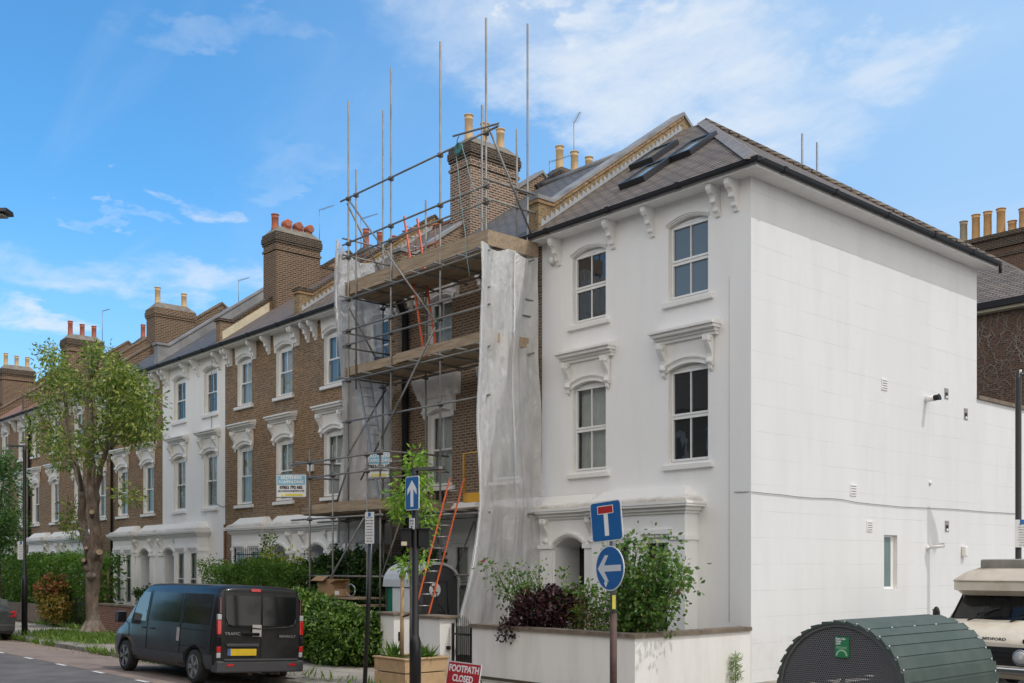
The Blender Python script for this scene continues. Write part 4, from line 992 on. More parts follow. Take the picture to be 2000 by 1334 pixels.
def hang(lab,X,yf,yb,zt,zb,seams,ph=0,grp='plastic sheets at the ends of the scaffold',amp=.045):
    t=thing('plastic_sheet',lab,'plastic sheet',(X,16.6,zb),group=grp)
    def F(u,v):
        y0=yf(v); y1=yb(v); y=y0+(y1-y0)*u
        z=zt(u)+(zb-zt(u))*v
        f=math.sin(u*13+ph+.8*math.sin(v*4+ph))*amp*(.5+.8*v)+math.sin(u*31+2*v+ph)*amp*.35+math.sin(v*9+u*3+ph)*.02
        f+=-.05*abs(math.sin(u*8.5+ph+1.2*v+.4*math.sin(v*6)))**.6+.03*abs(math.sin(u*19-2.2*v))**.6
        f+=.05*math.exp(-((u-.35-.25*v)/.06)**2)+.06*math.sin(v*23+u*17)*.3
        return (X+f,y+.03*math.sin(v*11+ph)*(1-u),z)
    m=MB(); m.sheet(F,70,110); m.build('sheet',MT['sheet'],t)
    for u0,w_ in seams:
        s_=MB()
        def G(a,b):
            p=F(u0+(a-.5)*w_,b); return (p[0]+.03+(.022 if int(b*110)%2 else 0),p[1],p[2])
        s_.sheet(G,2,110); s_.build('seam',MT['seamw'],t)
hang('large translucent sheet hanging next to the white house',-18.66,lambda v:15.62-.10*min(v/.4,1)-(.55*max(0,(v-.68)/.32)**1.4),lambda v:17.48-.04*math.sin(v*7),lambda u:9.88-.12*math.sin(u*3.1*2)**2,1.0,[(.010,.010),(.56,.014)])
hang('translucent sheet hanging at the left end of the scaffold',-24.98,lambda v:15.75-.12*math.sin(v*6+1),lambda v:17.0+.5*min(1,v*2),lambda u:11.45-.5*min(1,u*2.4),3.0,[(.03,.04)],2.0)
# scaffold company boards
MT['signw']=M_var('sign_white',(.78,.79,.80),.45,.04,5); MT['signb']=M_var('sign_pale_blue',(.22,.50,.70),.45,.08,5); MT['black']=M_var('black_lettering',(.03,.03,.035),.6,.05,5); MT['signy']=M_var('sign_yellow',(.75,.65,.10),.5,.05,5); MT['white']=M_var('white_lettering',(.85,.85,.85),.5,.03,5)
def coboard(lab,px,py,d,w_,h_,yaw,rounded):
    c=onD(px,py,d); xa=Vector((math.cos(yaw),math.sin(yaw),0)); ya=Vector((0,0,1)); za=xa.cross(ya)
    t=thing('company_board',lab,'sign',c,group='scaffold company boards')
    m=MB(); m.obox(c,xa*w_/2,za*.012,ya*h_/2); m.build('board',MT['signw'],t,bev=.006)
    m=MB(); m.obox(c+za*.014+ya*h_*.26,xa*w_*.47,za*.003,ya*h_*.21); m.build('blue_band',MT['signb'],t)
    m=MB(); m.obox(c+za*.014-ya*h_*.41+xa*w_*.08,xa*w_*.30,za*.003,ya*h_*.05); m.build('yellow_band',MT['signy'],t)
    B=lambda y:basis(c+za*.021+ya*h_*y,xa,ya)
    m=MB(); text_mb(m,'BROTHERS',h_*.20,B(.36),bold=.004); text_mb(m,'SCAFFOLDING',h_*.175,B(.17),bold=.003); m.build('lettering',MT['white'],t)
    m=MB(); text_mb(m,'07853 792 682',h_*.185,B(-.07),bold=.004,xs=.95); text_mb(m,'BROTHERS.SCAFF@GMAIL.COM',h_*.085,B(-.23),bold=.001); m.build('lettering',MT['black'],t)
    m=MB(); q=c+za*.018-ya*h_*.41-xa*w_*.30; m.add([q-xa*.05-ya*.035,q+xa*.05-ya*.035,q+ya*.05],[(0,1,2)],False); m.build('warning_triangle',MT['signy'],t)
    if rounded:
        m=MB(); q=[c+xa*sx*w_*.52+ya*sy*h_*.53 for sx,sy in((-.92,-1),(.92,-1),(1,-.88),(1,.88),(.92,1),(-.92,1),(-1,.88),(-1,-.88),(-.92,-1))]; m.tube(q,.012,6); m.build('rim',MT['steel'],t)
YAW=math.atan2(RT[1],RT[0])
coboard('company board at the outer left end of the scaffold',569,949,29.0,.84,.61,YAW-.12,True)
coboard('company board tied to the scaffold above the parking sign',740,908,27.2,.56,.64,YAW-.25,False)
# downpipes
def pipe(name,pts,r,mat,parent,**k_): m=MB(); m.tube(pts,r,10); return m.build(name,mat,parent,**k_)
pipe('downpipe',[(-24.35,17.2,10.2),(-24.35,17.45,9.7),(-24.35,17.58,9.5),(-24.35,17.58,.1)],.10,MT['gutter'],HOUSES[1])
p=onY(218,900,FY-.1); pipe('downpipe',[(p.x,FY-.5,10.2),(p.x,FY-.1,9.7),(p.x,FY-.1,.1)],.055,MT['gutter'],HOUSES[5])
p=onY(57,900,FY-.1); pipe('downpipe',[(p.x+.8,FY-.5,10.2),(p.x+.8,FY-.3,9.8),(p.x,FY-.1,9.4),(p.x,FY-.1,.1)],.07,MT['gutter'],HOUSES[8])
pipe('downpipe',[(-35.62,FY-.06,.1),(-35.62,FY-.06,3.9)],.04,M_var('brown_pipe',(.16,.08,.05),.7,.2,3),HOUSES[3])
# aerials
def aer(px,py,y,base,lab,rot=0): p=onY(px,base,y); tp=onY(px,py,y).z; aerial(p.x,y,p.z,max(tp-p.z,.6),rot,lab)
aer(624,408,21.4,485,'aerial on the chimney left of the scaffold')
aer(466,546,23,600,'aerial behind the ridge of the narrow white house')
aer(200,606,21.5,668,'aerial on the chimney above the street tree')
aer(1121,238,24.4,350,'tall pale aerial beside the three buff pots behind the white roof',-.6)
aer(1073,318,23.5,350,'short aerial on the left edge of the chimney behind the white roof')
aer(705,425,21,500,'aerial behind the left end of the scaffold')
# tub and things on the middle deck
p=onY(746,690,16.3); t=thing('tub','dark tub with yellow rim on the middle scaffold deck','tub',(p.x,16.3,7.64))
m=MB(); m.lathe([(.16,7.64),(.2,7.9),(.19,7.9),(.15,7.7)],(p.x,16.3,0),14); m.build('tub_body',MT['yell'],t); m=MB(); m.lathe([(.2,7.9),(.22,7.92),(.22,8.0),(.18,8.0)],(p.x,16.3,0),14); m.build('rim',MT['iron'],t)
# ================================================================== garden walls, gates, vegetation
MT['wood_new']=M_var('new_softwood',(.50,.34,.19),.75,.18,1.5,0,.3,30,dirt=(.30,.20,.11),ds=2)
def gwall(name,lab,x0,x1,z,mat,cop=None,y0=14.2,y1=14.42,cz=.07,over=.04):
    t=thing(name,lab,'wall',((x0+x1)/2,y0,0)); m=MB(); m.box(x0,x1,y0,y1,-.1,z); m.build('wall_face',mat,t)
    if cop:
        xx=x0-over; 
        m=MB()
        while xx<x1+over-.05:
            e=min(xx+.9,x1+over); m.box(xx+.003,e-.003,y0-over,y1+over,z+.002,z+cz); xx=e
        m.build('coping',cop,t)
    return t
# white house wall (front and side in one thing)
t=thing('garden_wall','cream rendered corner wall with brown stone coping in front of the white house','wall',(-15,14.2,0))
m=MB(); m.prism([(-17.25,14.2),(GX,14.2),(GX,17.69),(GX-.22,17.69),(GX-.22,14.42),(-17.25,14.42)],-.1,1.06,'z'); m.build('wall_face',MT['stuccow'],t)
m=MB(); xx=-17.29
while xx<GX-.2: e_=min(xx+.95,GX+.045); m.box(xx+.004,e_-.004,14.15,14.47,1.062,1.14); xx=e_
yy=14.48
while yy<17.6: e_=min(yy+.8,17.69); m.box(GX-.27,GX+.045,yy+.004,e_-.004,1.062,1.14); yy=e_
m.build('coping',MT['stone'],t)
def pier(lab,x0,x1,y0,y1,z,grp=None):
    t=thing('gate_pier',lab,'gate pier',((x0+x1)/2,y0,0)); m=MB(); m.box(x0,x1,y0,y1,-.1,z); m.build('pier_body',MT['stuccow'],t,bev=.01)
    m=MB(); m.box(x0-.06,x1+.07,y0-.06,y1+.06,z+.002,z+.06); m.build('cap',MT['stone'],t,bev=.008); return t
P=pier('wide white gate pier between the sapling and the iron gate',-18.85,-18.08,13.98,14.42,1.22)
p=(-18.08,14.2); m=MB(); m.box(-18.08,-18.04,14.15,14.25,.55,.62); m.tube([(-18.05,14.2,.6),(-18.0,14.2,.55)],.02,6); m.build('latch',MT['iron'],P)
P=pier('narrow white gate pier behind the timber stake',-20.35,-19.8,13.98,14.42,1.24)
m=MB(); m.box(-19.8,-19.77,14.1,14.2,.65,.85); m.build('hinge',MT['iron'],P)
gwall('garden_wall','low white wall half hidden under the leafy overhanging bush',-25.5,-20.36,.85,MT['stuccow'])
gwall('garden_wall','red brick garden wall between the street tree and the van',-38.7,-26.2,.95,MT['redbrick'],MT['stone'])
gwall('garden_wall','low grey garden wall behind the far lamp post',-90,-45.2,.8,MT['stone'])
def railgate(lab,x0,x1,y,z,n,name='gate',cat='gate',arch=.15):
    t=thing(name,lab,cat,((x0+x1)/2,y,0)); m=MB(); m.box(x0,x0+.04,y,y+.04,0,z); m.box(x1-.04,x1,y,y+.04,0,z); m.box(x0,x1,y+.005,y+.03,.12,.16); m.box(x0,x1,y+.005,y+.03,z-.25,z-.21)
    m.build('gate_frame',MT['iron'],t)
    for i in range(n):
        xx=x0+.04+(x1-x0-.08)*(i+.5)/n; zt=z-.02+arch*math.sin(math.pi*(i+.5)/n); m=MB(); m.tube([(xx,y+.018,.14),(xx,y+.018,zt),(xx,y+.018,zt+.07)],[.009,.009,.001],6); m.build('rail',MT['iron'],t)
    return t
railgate('black iron garden gate beside the cream corner wall',-18.02,-17.32,14.25,1.12,9)
railgate('black iron gate left of the street tree trunk',-41.2,-39.6,14.25,1.15,12,arch=.02)
railgate('black window railing on the bay behind the green hedge',-33.9,-31.9,17.15,3.0,14,'railing','railing',0)
# wheelie bin behind gate
def mat_bin(): return M_var('dark_bin_plastic',(.02,.022,.025),.5,.2,4)
t=thing('wheelie_bin','dark wheelie bin behind the black iron gate','bin',(-17.5,15.1,.06))
m=MB(); m.add([(-17.75,14.85,.12),(-17.25,14.85,.12),(-17.25,15.4,.12),(-17.75,15.4,.12),(-17.82,14.78,1.0),(-17.18,14.78,1.0),(-17.18,15.5,1.0),(-17.82,15.5,1.0)],[(0,3,2,1),(4,5,6,7),(0,1,5,4),(1,2,6,5),(2,3,7,6),(3,0,4,7)],False); m.build('bin_body',mat_bin(),t)
m=MB(); m.box(-17.85,-17.15,14.74,15.52,1.0,1.06); m.build('lid',MT['gutter'],t,bev=.02)
m=MB(); m.lathe([(0,-.03),(.1,-.03),(.1,.03),(0,.03)],(-17.72,15.42,.16),12,'x'); m.build('bin_wheel',MT['iron'],t)

# ---- leaves
def leaf_mesh(name,pts,size,mat,seed=0,aspect=.55,jit=.5,down=.3,fold=.25,nrm=None):
    rg=np.random.default_rng(seed); n=len(pts); P=np.asarray(pts,float)
    d=rg.normal(size=(n,3)); d[:,2]-=down; d/=np.linalg.norm(d,axis=1)[:,None]
    a=rg.normal(size=(n,3)); 
    if nrm is not None: a=a*.6+np.asarray(nrm)
    s=np.cross(d,a); s/=np.linalg.norm(s,axis=1)[:,None]+1e-9; u=np.cross(s,d)
    L_=(size*(1-jit/2+jit*rg.random(n)))[:,None]; Wd=L_*aspect/2
    v0=P; v1=P+d*L_*.5+s*Wd+u*L_*fold*.3; v2=P+d*L_; v3=P+d*L_*.5-s*Wd+u*L_*fold*.3
    V=np.stack([v0,v1,v2,v3],1).reshape(-1,3)
    me=bpy.data.meshes.new(name); me.vertices.add(4*n); me.vertices.foreach_set('co',V.astype('f').ravel())
    me.loops.add(4*n); me.loops.foreach_set('vertex_index',np.arange(4*n,dtype='i')); me.polygons.add(n)
    me.polygons.foreach_set('loop_start',np.arange(0,4*n,4,dtype='i')); me.polygons.foreach_set('loop_total',np.full(n,4,dtype='i'))
    me.materials.append(mat); me.update(calc_edges=True); me.validate(); return me
def blob_pts(lobes,seed=0,shell=.45):
    """lobes: (cx,cy,cz,rx,ry,rz,n)"""
    rg=np.random.default_rng(seed); out=[];nr=[]
    for (cx,cy,cz,rx,ry,rz,n) in lobes:
        v=rg.normal(size=(n,3)); v/=np.linalg.norm(v,axis=1)[:,None]; r=(1-shell*rg.random(n)**1.6)
        wob=1+.18*np.sin(v[:,0]*5+cx)*np.cos(v[:,2]*6+cy)+.12*np.sin(v[:,1]*9+cz*3)
        out.append(np.stack([cx+v[:,0]*rx*r*wob,cy+v[:,1]*ry*r*wob,cz+v[:,2]*rz*r*wob],1)); nr.append(v)
    return np.concatenate(out),np.concatenate(nr)
def tuft_pts(centres,per,spread,seed=0):
    rg=np.random.default_rng(seed); C=np.asarray(centres,float); return (C[:,None,:]+rg.normal(size=(len(C),per,3))*spread).reshape(-1,3)
MT['lf_hedge']=M_leaf('hedge_leaf',(.055,.12,.02),(.10,.20,.03),(.16,.27,.05))
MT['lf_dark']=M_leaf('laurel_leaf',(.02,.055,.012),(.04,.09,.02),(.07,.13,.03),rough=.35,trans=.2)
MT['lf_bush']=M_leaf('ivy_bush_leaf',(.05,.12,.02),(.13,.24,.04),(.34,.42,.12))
MT['lf_tree']=M_leaf('cherry_leaf',(.07,.13,.025),(.19,.25,.05),(.52,.52,.16))
MT['lf_left']=M_leaf('maple_leaf',(.04,.10,.03),(.08,.17,.05),(.13,.24,.08))
MT['lf_sap']=M_leaf('sapling_leaf',(.12,.25,.03),(.22,.38,.05),(.38,.50,.09))
MT['lf_purple']=M_leaf('purple_leaf',(.022,.010,.016),(.045,.016,.022),(.10,.035,.04),rough=.35,trans=.15)
MT['lf_rose']=M_leaf('rose_leaf',(.05,.12,.03),(.11,.21,.045),(.28,.34,.12))
MT['lf_red']=M_leaf('photinia_leaf',(.12,.14,.03),(.30,.10,.05),(.50,.12,.08))
MT['lf_orange']=M_leaf('nandina_leaf',(.14,.15,.03),(.26,.20,.05),(.45,.20,.07))
MT['lf_yel']=M_leaf('variegated_leaf',(.20,.28,.03),(.40,.42,.04),(.55,.50,.08))
MT['petal']=M_leaf('rose_petal',(.40,.03,.05),(.55,.06,.08),(.60,.15,.15))
MT['grass']=M_leaf('grass_blade',(.09,.17,.03),(.16,.26,.05),(.28,.36,.10))
def barkm(name,c1,c2,sc=7):
    m=Mat(name,c1,.95,spec=.15); n=m.noise(sc,7,.65,vec=(1,1,.35)); m.base(m.mix(m.ramp(m.noise(1.2,5,.6),[(.45,(0,0,0)),(.62,(1,1,1))]),m.ramp(n,[(.35,k(c1,.4)),(.65,c1)]),m.ramp(n,[(.35,k(c2,.5)),(.65,c2)]))); m.bump(n,.9,.03); return m.m
MT['bark']=barkm('cherry_bark',(.21,.155,.12),(.27,.24,.20)); MT['bark2']=barkm('twig_bark',(.16,.12,.08),(.20,.15,.10),20)
MT['cut']=M_var('sawn_wood',(.34,.25,.17),.9,.2,8)
def foliage(t,pts,size,mat,seed=0,name='foliage',**kk):
    me=leaf_mesh(name,np.asarray(pts)-np.array(WL[t]),size,mat,seed,**kk); return link(name,me,t,WL[t])
def hedge(lab,x0,x1,y0,y1,z0,z1,n,size,mat,seed,name='hedge',cat='hedge',wob=.25,core='corem'):
    t=thing(name,lab,cat,((x0+x1)/2,(y0+y1)/2,z0)); rg=np.random.default_rng(seed)
    X=rg.uniform(x0,x1,n); top=z1+wob*(np.sin(X*1.7+seed)*.5+np.sin(X*4.1+seed*2)*.3+np.sin(X*9.3)*.2)
    side=rg.random(n); 
    Y=np.where(side<.62,y0+.25*rg.random(n)**1.5+.10*np.sin(X*6+rg.random(n)),rg.uniform(y0,y1,n)); fz=np.where(side<.62,rg.random(n),1-.10*rg.random(n))
    Y=Y+.10*np.sin(fz*9+X*3)
    Z=z0+(top-z0)*fz
    main=np.stack([X,Y,Z],1)
    # sprigs above the top
    k_=int((x1-x0)*10); xs=rg.uniform(x0,x1,k_); tz=z1+wob*(np.sin(xs*1.7+seed)*.5+np.sin(xs*4.1+seed*2)*.3)
    foliage(t,np.concatenate([main,tuft_pts(np.stack([xs,rg.uniform(y0,y1,k_),tz+.08*rg.random(k_)],1),6,(.05,.05,.10),seed+1)]),size,mat,seed,down=.1)
    m=MB(); nn=max(4,int((x1-x0)/.5))
    for i in range(nn):
        xa=x0+(x1-x0)*(i+.5)/nn; m.tube([(xa+.1*math.sin(i),(y0+y1)/2,z0-.05),(xa,(y0+y1)/2,z0+(z1-z0)*.8)],.03,5)
    m.build('stems',MT['bark2'],t)
    # dense inner twigs
    Z2=rg.random(n//2)
    foliage(t,np.stack([rg.uniform(x0+.1,x1-.1,n//2),rg.uniform(y0+.25,y1-.1,n//2),z0+(z1-.15-z0)*Z2],1),size*1.6,mat,seed+2,name='inner_leaves')
    return t
hedge('clipped green hedge above the roof of the dark van',-30.9,-25.6,14.5,15.6,.1,2.45,16000,.075,MT['lf_hedge'],11)
hedge('long green hedge left of the street tree',-62,-40.3,14.5,16.0,.1,2.75,20000,.11,MT['lf_hedge'],12,wob=.3)
hedge('dark laurel bushes behind the first floor loading platform of the scaffold',-27.6,-21.6,15.9,17.0,.1,2.55,13000,.12,MT['lf_dark'],13,name='laurel',cat='bush',wob=.4)
hedge('leafy shrub in the bay garden of the narrow white house',-37.6,-36.9,15.0,15.7,.1,1.35,1100,.10,MT['lf_dark'],14,name='shrub',cat='bush')
# variegated shrub
t=thing('shrub','yellow green shrub standing in the laurels left of the scaffold','bush',(-26.8,15.4,.1))
cs=[(-26.8+rc.uniform(-.8,.8),15.2+rc.uniform(-.3,.3),rc.uniform(1.1,2.75)) for _ in range(60)]
foliage(t,tuft_pts(cs,9,(.07,.07,.06),3),.15,MT['lf_yel'],3,aspect=.35); m=MB()
for c in cs[:24]: m.tube([(-26.8,15.4,.1),(c[0]*.5-13.4,15.3,c[2]*.6),c],[.02,.012,.006],5)
m.build('stems',MT['bark2'],t)
# tall sprig shrub
t=thing('shrub','thin dark climber rising in front of the arched porches','bush',(-29.2,15.9,.1)); cs=[(-29.2+rc.uniform(-.35,.35),15.9+rc.uniform(-.2,.2),rc.uniform(1.6,3.3)) for _ in range(50)]
foliage(t,tuft_pts(cs,10,(.07,.07,.09),4),.10,MT['lf_hedge'],4); m=MB()
for c in cs[:20]: m.tube([(-29.2,15.9,.1),c],[.02,.006],5)
m.build('stems',MT['bark2'],t)
# big overhanging bush
t=thing('bush','big leafy bush spilling over the low white wall onto the pavement','bush',(-22.8,13.9,0))
lob=[(-24.7,13.95,.95,.9,.55,.6,3000),(-23.7,13.8,.95,1.0,.65,.75,4200),(-22.5,13.75,.8,1.0,.65,.8,4200),(-21.4,13.75,.75,.9,.6,.75,3600),(-20.75,13.9,.7,.55,.5,.65,1800),(-22.0,13.6,.35,1.0,.45,.4,2400),(-23.2,13.7,.45,.9,.4,.4,1500),(-24.3,14.3,1.5,.6,.5,.3,800)]
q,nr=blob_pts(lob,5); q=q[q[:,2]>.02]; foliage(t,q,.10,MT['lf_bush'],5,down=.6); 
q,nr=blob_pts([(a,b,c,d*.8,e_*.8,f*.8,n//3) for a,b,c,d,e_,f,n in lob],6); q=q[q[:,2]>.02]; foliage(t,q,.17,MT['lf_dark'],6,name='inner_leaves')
m=MB()
for l in lob:
    m.tube([(l[0],14.3,.0),(l[0]+.1,14.1,l[2]),(l[0],l[1],l[2]+l[5]*.6)],[.035,.02,.008],5)
m.build('stems',MT['bark2'],t)
# photinia
t=thing('bush','red tipped bush behind the kerb between the far lamp post and the street tree','bush',(-42.9,14.0,0))
q,nr=blob_pts([(-42.9,14.0,1.35,.75,.65,.65,2600),(-42.4,13.9,.8,.7,.6,.6,1600)],7); top=q[:,2]>1.35; foliage(t,q[top],.12,MT['lf_red'],7,down=-.2); foliage(t,q[~top],.11,MT['lf_orange'],8,name='lower_foliage')
q,nr=blob_pts([(-42.8,14.0,1.1,.6,.5,.8,1500)],9); foliage(t,q,.14,MT['lf_dark'],9,name='inner_leaves')
m=MB()
for i in range(8): m.tube([(-42.9,14.0,0),(-42.9+.5*math.sin(i*2.2),14+.3*math.cos(i*2.2),1.3)],[.03,.008],5)
m.build('stems',MT['bark2'],t)
# white house garden plants
t=thing('bush','dark purple leaved bush hanging over the coping of the cream wall','bush',(-15.7,14.8,.06))
q,nr=blob_pts([(-15.75,14.75,1.42,.62,.5,.42,2200),(-15.25,14.8,1.45,.5,.5,.45,1800),(-16.05,14.45,1.05,.42,.4,.35,1100),(-15.55,14.9,1.75,.35,.3,.25,500),(-15.0,15.0,1.65,.3,.3,.3,450)],10,.6); foliage(t,q,.085,MT['lf_purple'],10,aspect=.6,down=.1)
m=MB()
for i in range(14): a_=i*2.4; m.tube([(-15.6,14.8,.06),(-15.6+.25*math.cos(a_),14.8+.2*math.sin(a_),.9),(-15.6+.55*math.cos(a_),14.8+.4*math.sin(a_),1.5)],[.025,.015,.006],5)
m.build('stems',MT['bark2'],t)
def rose(lab,base,ends,per,size,mat,flowers,seed,spread=(.09,.09,.08)):
    t=thing('rose_bush',lab,'rose bush',base); m=MB(); cs=[]; rr=random.Random(seed); base=Vector(base)
    for e_ in ends:
        e_=Vector(e_); mid=base.lerp(e_,.5)+Vector((rr.uniform(-.15,.15),rr.uniform(-.1,.1),.15)); pts=[]
        for i in range(9):
            f=i/8; pts.append(base*(1-f)**2+mid*2*f*(1-f)+e_*f*f)
        m.tube(pts,[.018*(1-.08*i) for i in range(9)],5)
        for f in (.55,.65,.75,.85,.93,1.0): 
            pnt=base*(1-f)**2+mid*2*f*(1-f)+e_*f*f
            for _ in range(2): cs.append(pnt+Vector((rr.gauss(0,.10),rr.gauss(0,.10),rr.gauss(0,.09))))
    m.build('stems',MT['bark2'],t); foliage(t,tuft_pts(cs,per,spread,seed),size,mat,seed,aspect=.62)
    if flowers:
        for f in flowers:
            me=leaf_mesh('rose_flower',tuft_pts([f],26,(.012,.012,.010),seed+5)-np.array(WL[t]),.045,MT['petal'],seed,aspect=.9,down=-.5); link('rose_flower',me,t,WL[t])
    return t
def yy(px,py,Y): return tuple(onY(px,py,Y))
ends=[yy(a,b,14.9+.3*((i*7)%5-2)/2) for i,(a,b) in enumerate(((1215,1062),(1245,1072),(1270,1060),(1300,1075),(1328,1088),(1345,1108),(1338,1135),(1320,1120),(1285,1105),(1255,1110),(1225,1095),(1210,1120),(1235,1140),(1265,1150),(1290,1155),(1215,1165),(1240,1185),(1262,1195),(1228,1205),(1250,1215),(1275,1180),(1318,1155),(1300,1135),(1205,1085),(1280,1080)))]
rose('tall leafy rose bush in front of the ground floor bay of the white house',(-13.95,15.0,.06),ends+[yy(rc.uniform(1205,1325),rc.uniform(1065,1125),14.9+rc.uniform(-.2,.3)) for _ in range(5)]+[yy(rc.uniform(1205,1290),rc.uniform(1130,1215),14.9+rc.uniform(-.2,.3)) for _ in range(6)],13,.10,MT['lf_rose'],[yy(1193,1078,15),yy(1325,1158,14.9)],21,(.10,.10,.09))
rose('thin rose stems reaching in front of the arched porch, left of the round sign',(-14.6,15.0,.06),[yy(a,b,14.9) for a,b in((1100,1132),(1120,1140),(1140,1150),(1105,1150),(1165,1150),(1150,1140),(1180,1165))],8,.09,MT['lf_rose'],None,22,(.05,.05,.04))
rose('small rose bush with a red flower in front of the large plastic sheet',(-16.05,15.1,.06),[yy(a,b,15.0) for a,b in((955,1095),(968,1105),(990,1115),(1005,1108),(1015,1125),(1030,1130),(1045,1120),(1000,1135),(1020,1140),(1052,1110))],8,.085,MT['lf_rose'],[yy(944,1096,15.0)],23,(.05,.05,.05))
t=thing('shrub','low orange tinted shrubs behind the coping of the cream wall','bush',(-14.6,14.9,.06)); cs=[yy(rc.uniform(1090,1205),rc.uniform(1185,1238),14.9+rc.uniform(-.25,.3)) for _ in range(110)]+[yy(1130+rc.gauss(0,12),1175+rc.uniform(-10,15),14.9) for _ in range(12)]
foliage(t,tuft_pts(cs,9,(.05,.05,.05),31),.06,MT['lf_orange'],31,aspect=.4,down=-.4); m=MB()
for c in cs[::4]: m.tube([(c[0],c[1],.06),c],[.008,.004],4)
m.build('stems',MT['bark2'],t)
t=thing('shrub','grey green twiggy shrub between the orange shrubs and the sign pole','bush',(-14.2,15.0,.06)); cs=[yy(rc.uniform(1140,1200),rc.uniform(1150,1236),15.1+rc.uniform(-.2,.2)) for _ in range(60)]
foliage(t,tuft_pts(cs,7,(.05,.05,.06),32),.05,MT['lf_left'],32,aspect=.35,down=-.5); m=MB()
for c in cs[::3]: m.tube([(c[0]*.4-14.2*.6,15.0,.06),c],[.008,.004],4)
m.build('stems',MT['bark2'],t)
t=thing('weed','upright green weed growing against the corner of the cream wall','weed',(-12.5,15.6,0)); b_=onX(1437,1360,-12.55); 
t.location=b_; WL[t]=Vector((b_.x,b_.y,0)); t.location=(b_.x,b_.y,0)
cs=[(b_.x+rc.gauss(0,.02),b_.y+rc.gauss(0,.03),.05+.55*i/40) for i in range(41)]; foliage(t,tuft_pts(cs,7,(.02,.03,.01),33),.11,MT['grass'],33,aspect=.14,down=-.7); MB().tube([(b_.x,b_.y,0),(b_.x,b_.y,.55)],[.012,.005],5).build('stem',MT['grass'],t)

# ---- street tree
t=thing('street_tree','pollarded street tree with pale cut stubs and thin leafy crown','tree',(-35.4,12.8,0))
def T(px,py,y=12.8): return onY(px,py,y)
m=MB()
def lump(p,r,sc=(1,1,1)): m.sphere(p,r,12,8,sc)
tr=[(T(182,1248),.34),(T(182,1232),.255),(T(181,1200),.215),(T(180,1150),.21),(T(183,1110),.23),(T(186,1085),.26),(T(187,1060),.20),(T(184,1020),.165),(T(180,985),.16),(T(178,950),.135),(T(178,900),.12),(T(178,850),.115),(T(176,800),.10),(T(175,750),.085),(T(176,710),.06),(T(172,690),.03)]
def wig(pts,amp,n=4,seed=1):
    rr=random.Random(seed); out=[]
    for i in range(len(pts)-1):
        (a,ra),(b,rb)=pts[i],pts[i+1]
        for j in range(n): f=j/n; out.append((a.lerp(b,f)+Vector((rr.uniform(-amp,amp),rr.uniform(-amp,amp),0))*(1 if i else .2),(ra+(rb-ra)*f)*(1+rr.uniform(-.05,.05))))
    out.append(pts[-1]); return out
tw=wig(tr,.02); m.tube([a for a,_ in tw],[b for _,b in tw],16)
for i in range(7):
    a_=i*.9; bp=T(182,1246); m.tube([bp+Vector((.1*math.cos(a_),.1*math.sin(a_),.5)),bp+Vector((.36*math.cos(a_),.36*math.sin(a_),.12)),bp+Vector((.62*math.cos(a_),.62*math.sin(a_),-.06))],[.16,.13,.05],8)
for px,py,r in((167,1097,.15),(173,1110,.18),(172,1074,.12),(191,1080,.15),(177,1125,.17)): lump(T(px,py,12.65),r,(1,1,.8))
def limb(pts,r0,r1,seed):
    P_=[T(*q) for q in pts]; n=len(P_); w_=wig([(p,r0+(r1-r0)*i/(n-1)) for i,p in enumerate(P_)],.03,3,seed); m.tube([a for a,_ in w_],[b for _,b in w_],9)
limb([(178,1085,12.9),(166,1050,13.0),(160,1000,13.0),(160,950,13.0),(150,920,13.0),(140,880,13.1),(133,830,13.0),(128,780,12.9),(112,735,12.8),(100,700,12.7)],.17,.03,1)
limb([(160,960,13.0),(155,920,12.6),(145,900,12.4)],.08,.03,9)
limb([(190,1060,12.9),(187,1000,13.1),(188,960,13.1),(196,920,13.2),(206,880,13.3),(211,845,13.3),(214,800,13.3),(222,760,13.4),(232,720,13.5)],.13,.03,2)
limb([(205,885,13.3),(193,860,13.2),(188,845,13.1)],.06,.02,3); limb([(206,880,13.3),(222,870,13.6),(240,850,13.9)],.05,.02,4)
limb([(178,862,12.8),(160,835,12.6),(148,812,12.4)],.05,.02,5); limb([(178,865,12.8),(195,850,12.7),(212,832,12.6)],.05,.02,6)
limb([(176,742,12.8),(168,722,12.8),(160,706,12.8)],.05,.02,7); limb([(176,740,12.8),(188,720,12.8),(196,690,12.8)],.05,.02,8)
limb([(133,830,13.0),(120,815,13.2),(105,790,13.4)],.04,.015,10); limb([(150,920,13.0),(120,890,13.2),(90,860,13.4)],.05,.015,11); limb([(214,800,13.3),(235,790,13.5),(262,780,13.8)],.05,.015,12)
m.build('trunk',MT['bark'],t)
def stub(a,b,r): 
    mm=MB(); a=T(*a);b=T(*b); mm.tube([a,b],[r*1.1,r],12,False); o=mm.build('stub',MT['bark'],t); d=(b-a).normalized(); mm=MB(); mm.tube([b-d*.005,b+d*.01],r*.97,12); mm.build('cut_face',MT['cut'],o)
stub((188,1088,12.7),(194,1078,12.45),.10); stub((180,1010,12.75),(179,1000,12.5),.075); stub((170,1085,12.7),(168,1070,12.5),.06); stub((168,1100,12.7),(163,1094,12.45),.065)
rr=random.Random(8); cs=[]
def cl(px,py,rx,ry,n,y=12.8,ys=.7):
    for _ in range(n):
        a_=rr.uniform(0,6.28); r_=rr.random()**.5; cs.append(T(px+rx*r_*math.cos(a_),py+ry*r_*math.sin(a_),y+rr.gauss(0,ys*.5)))
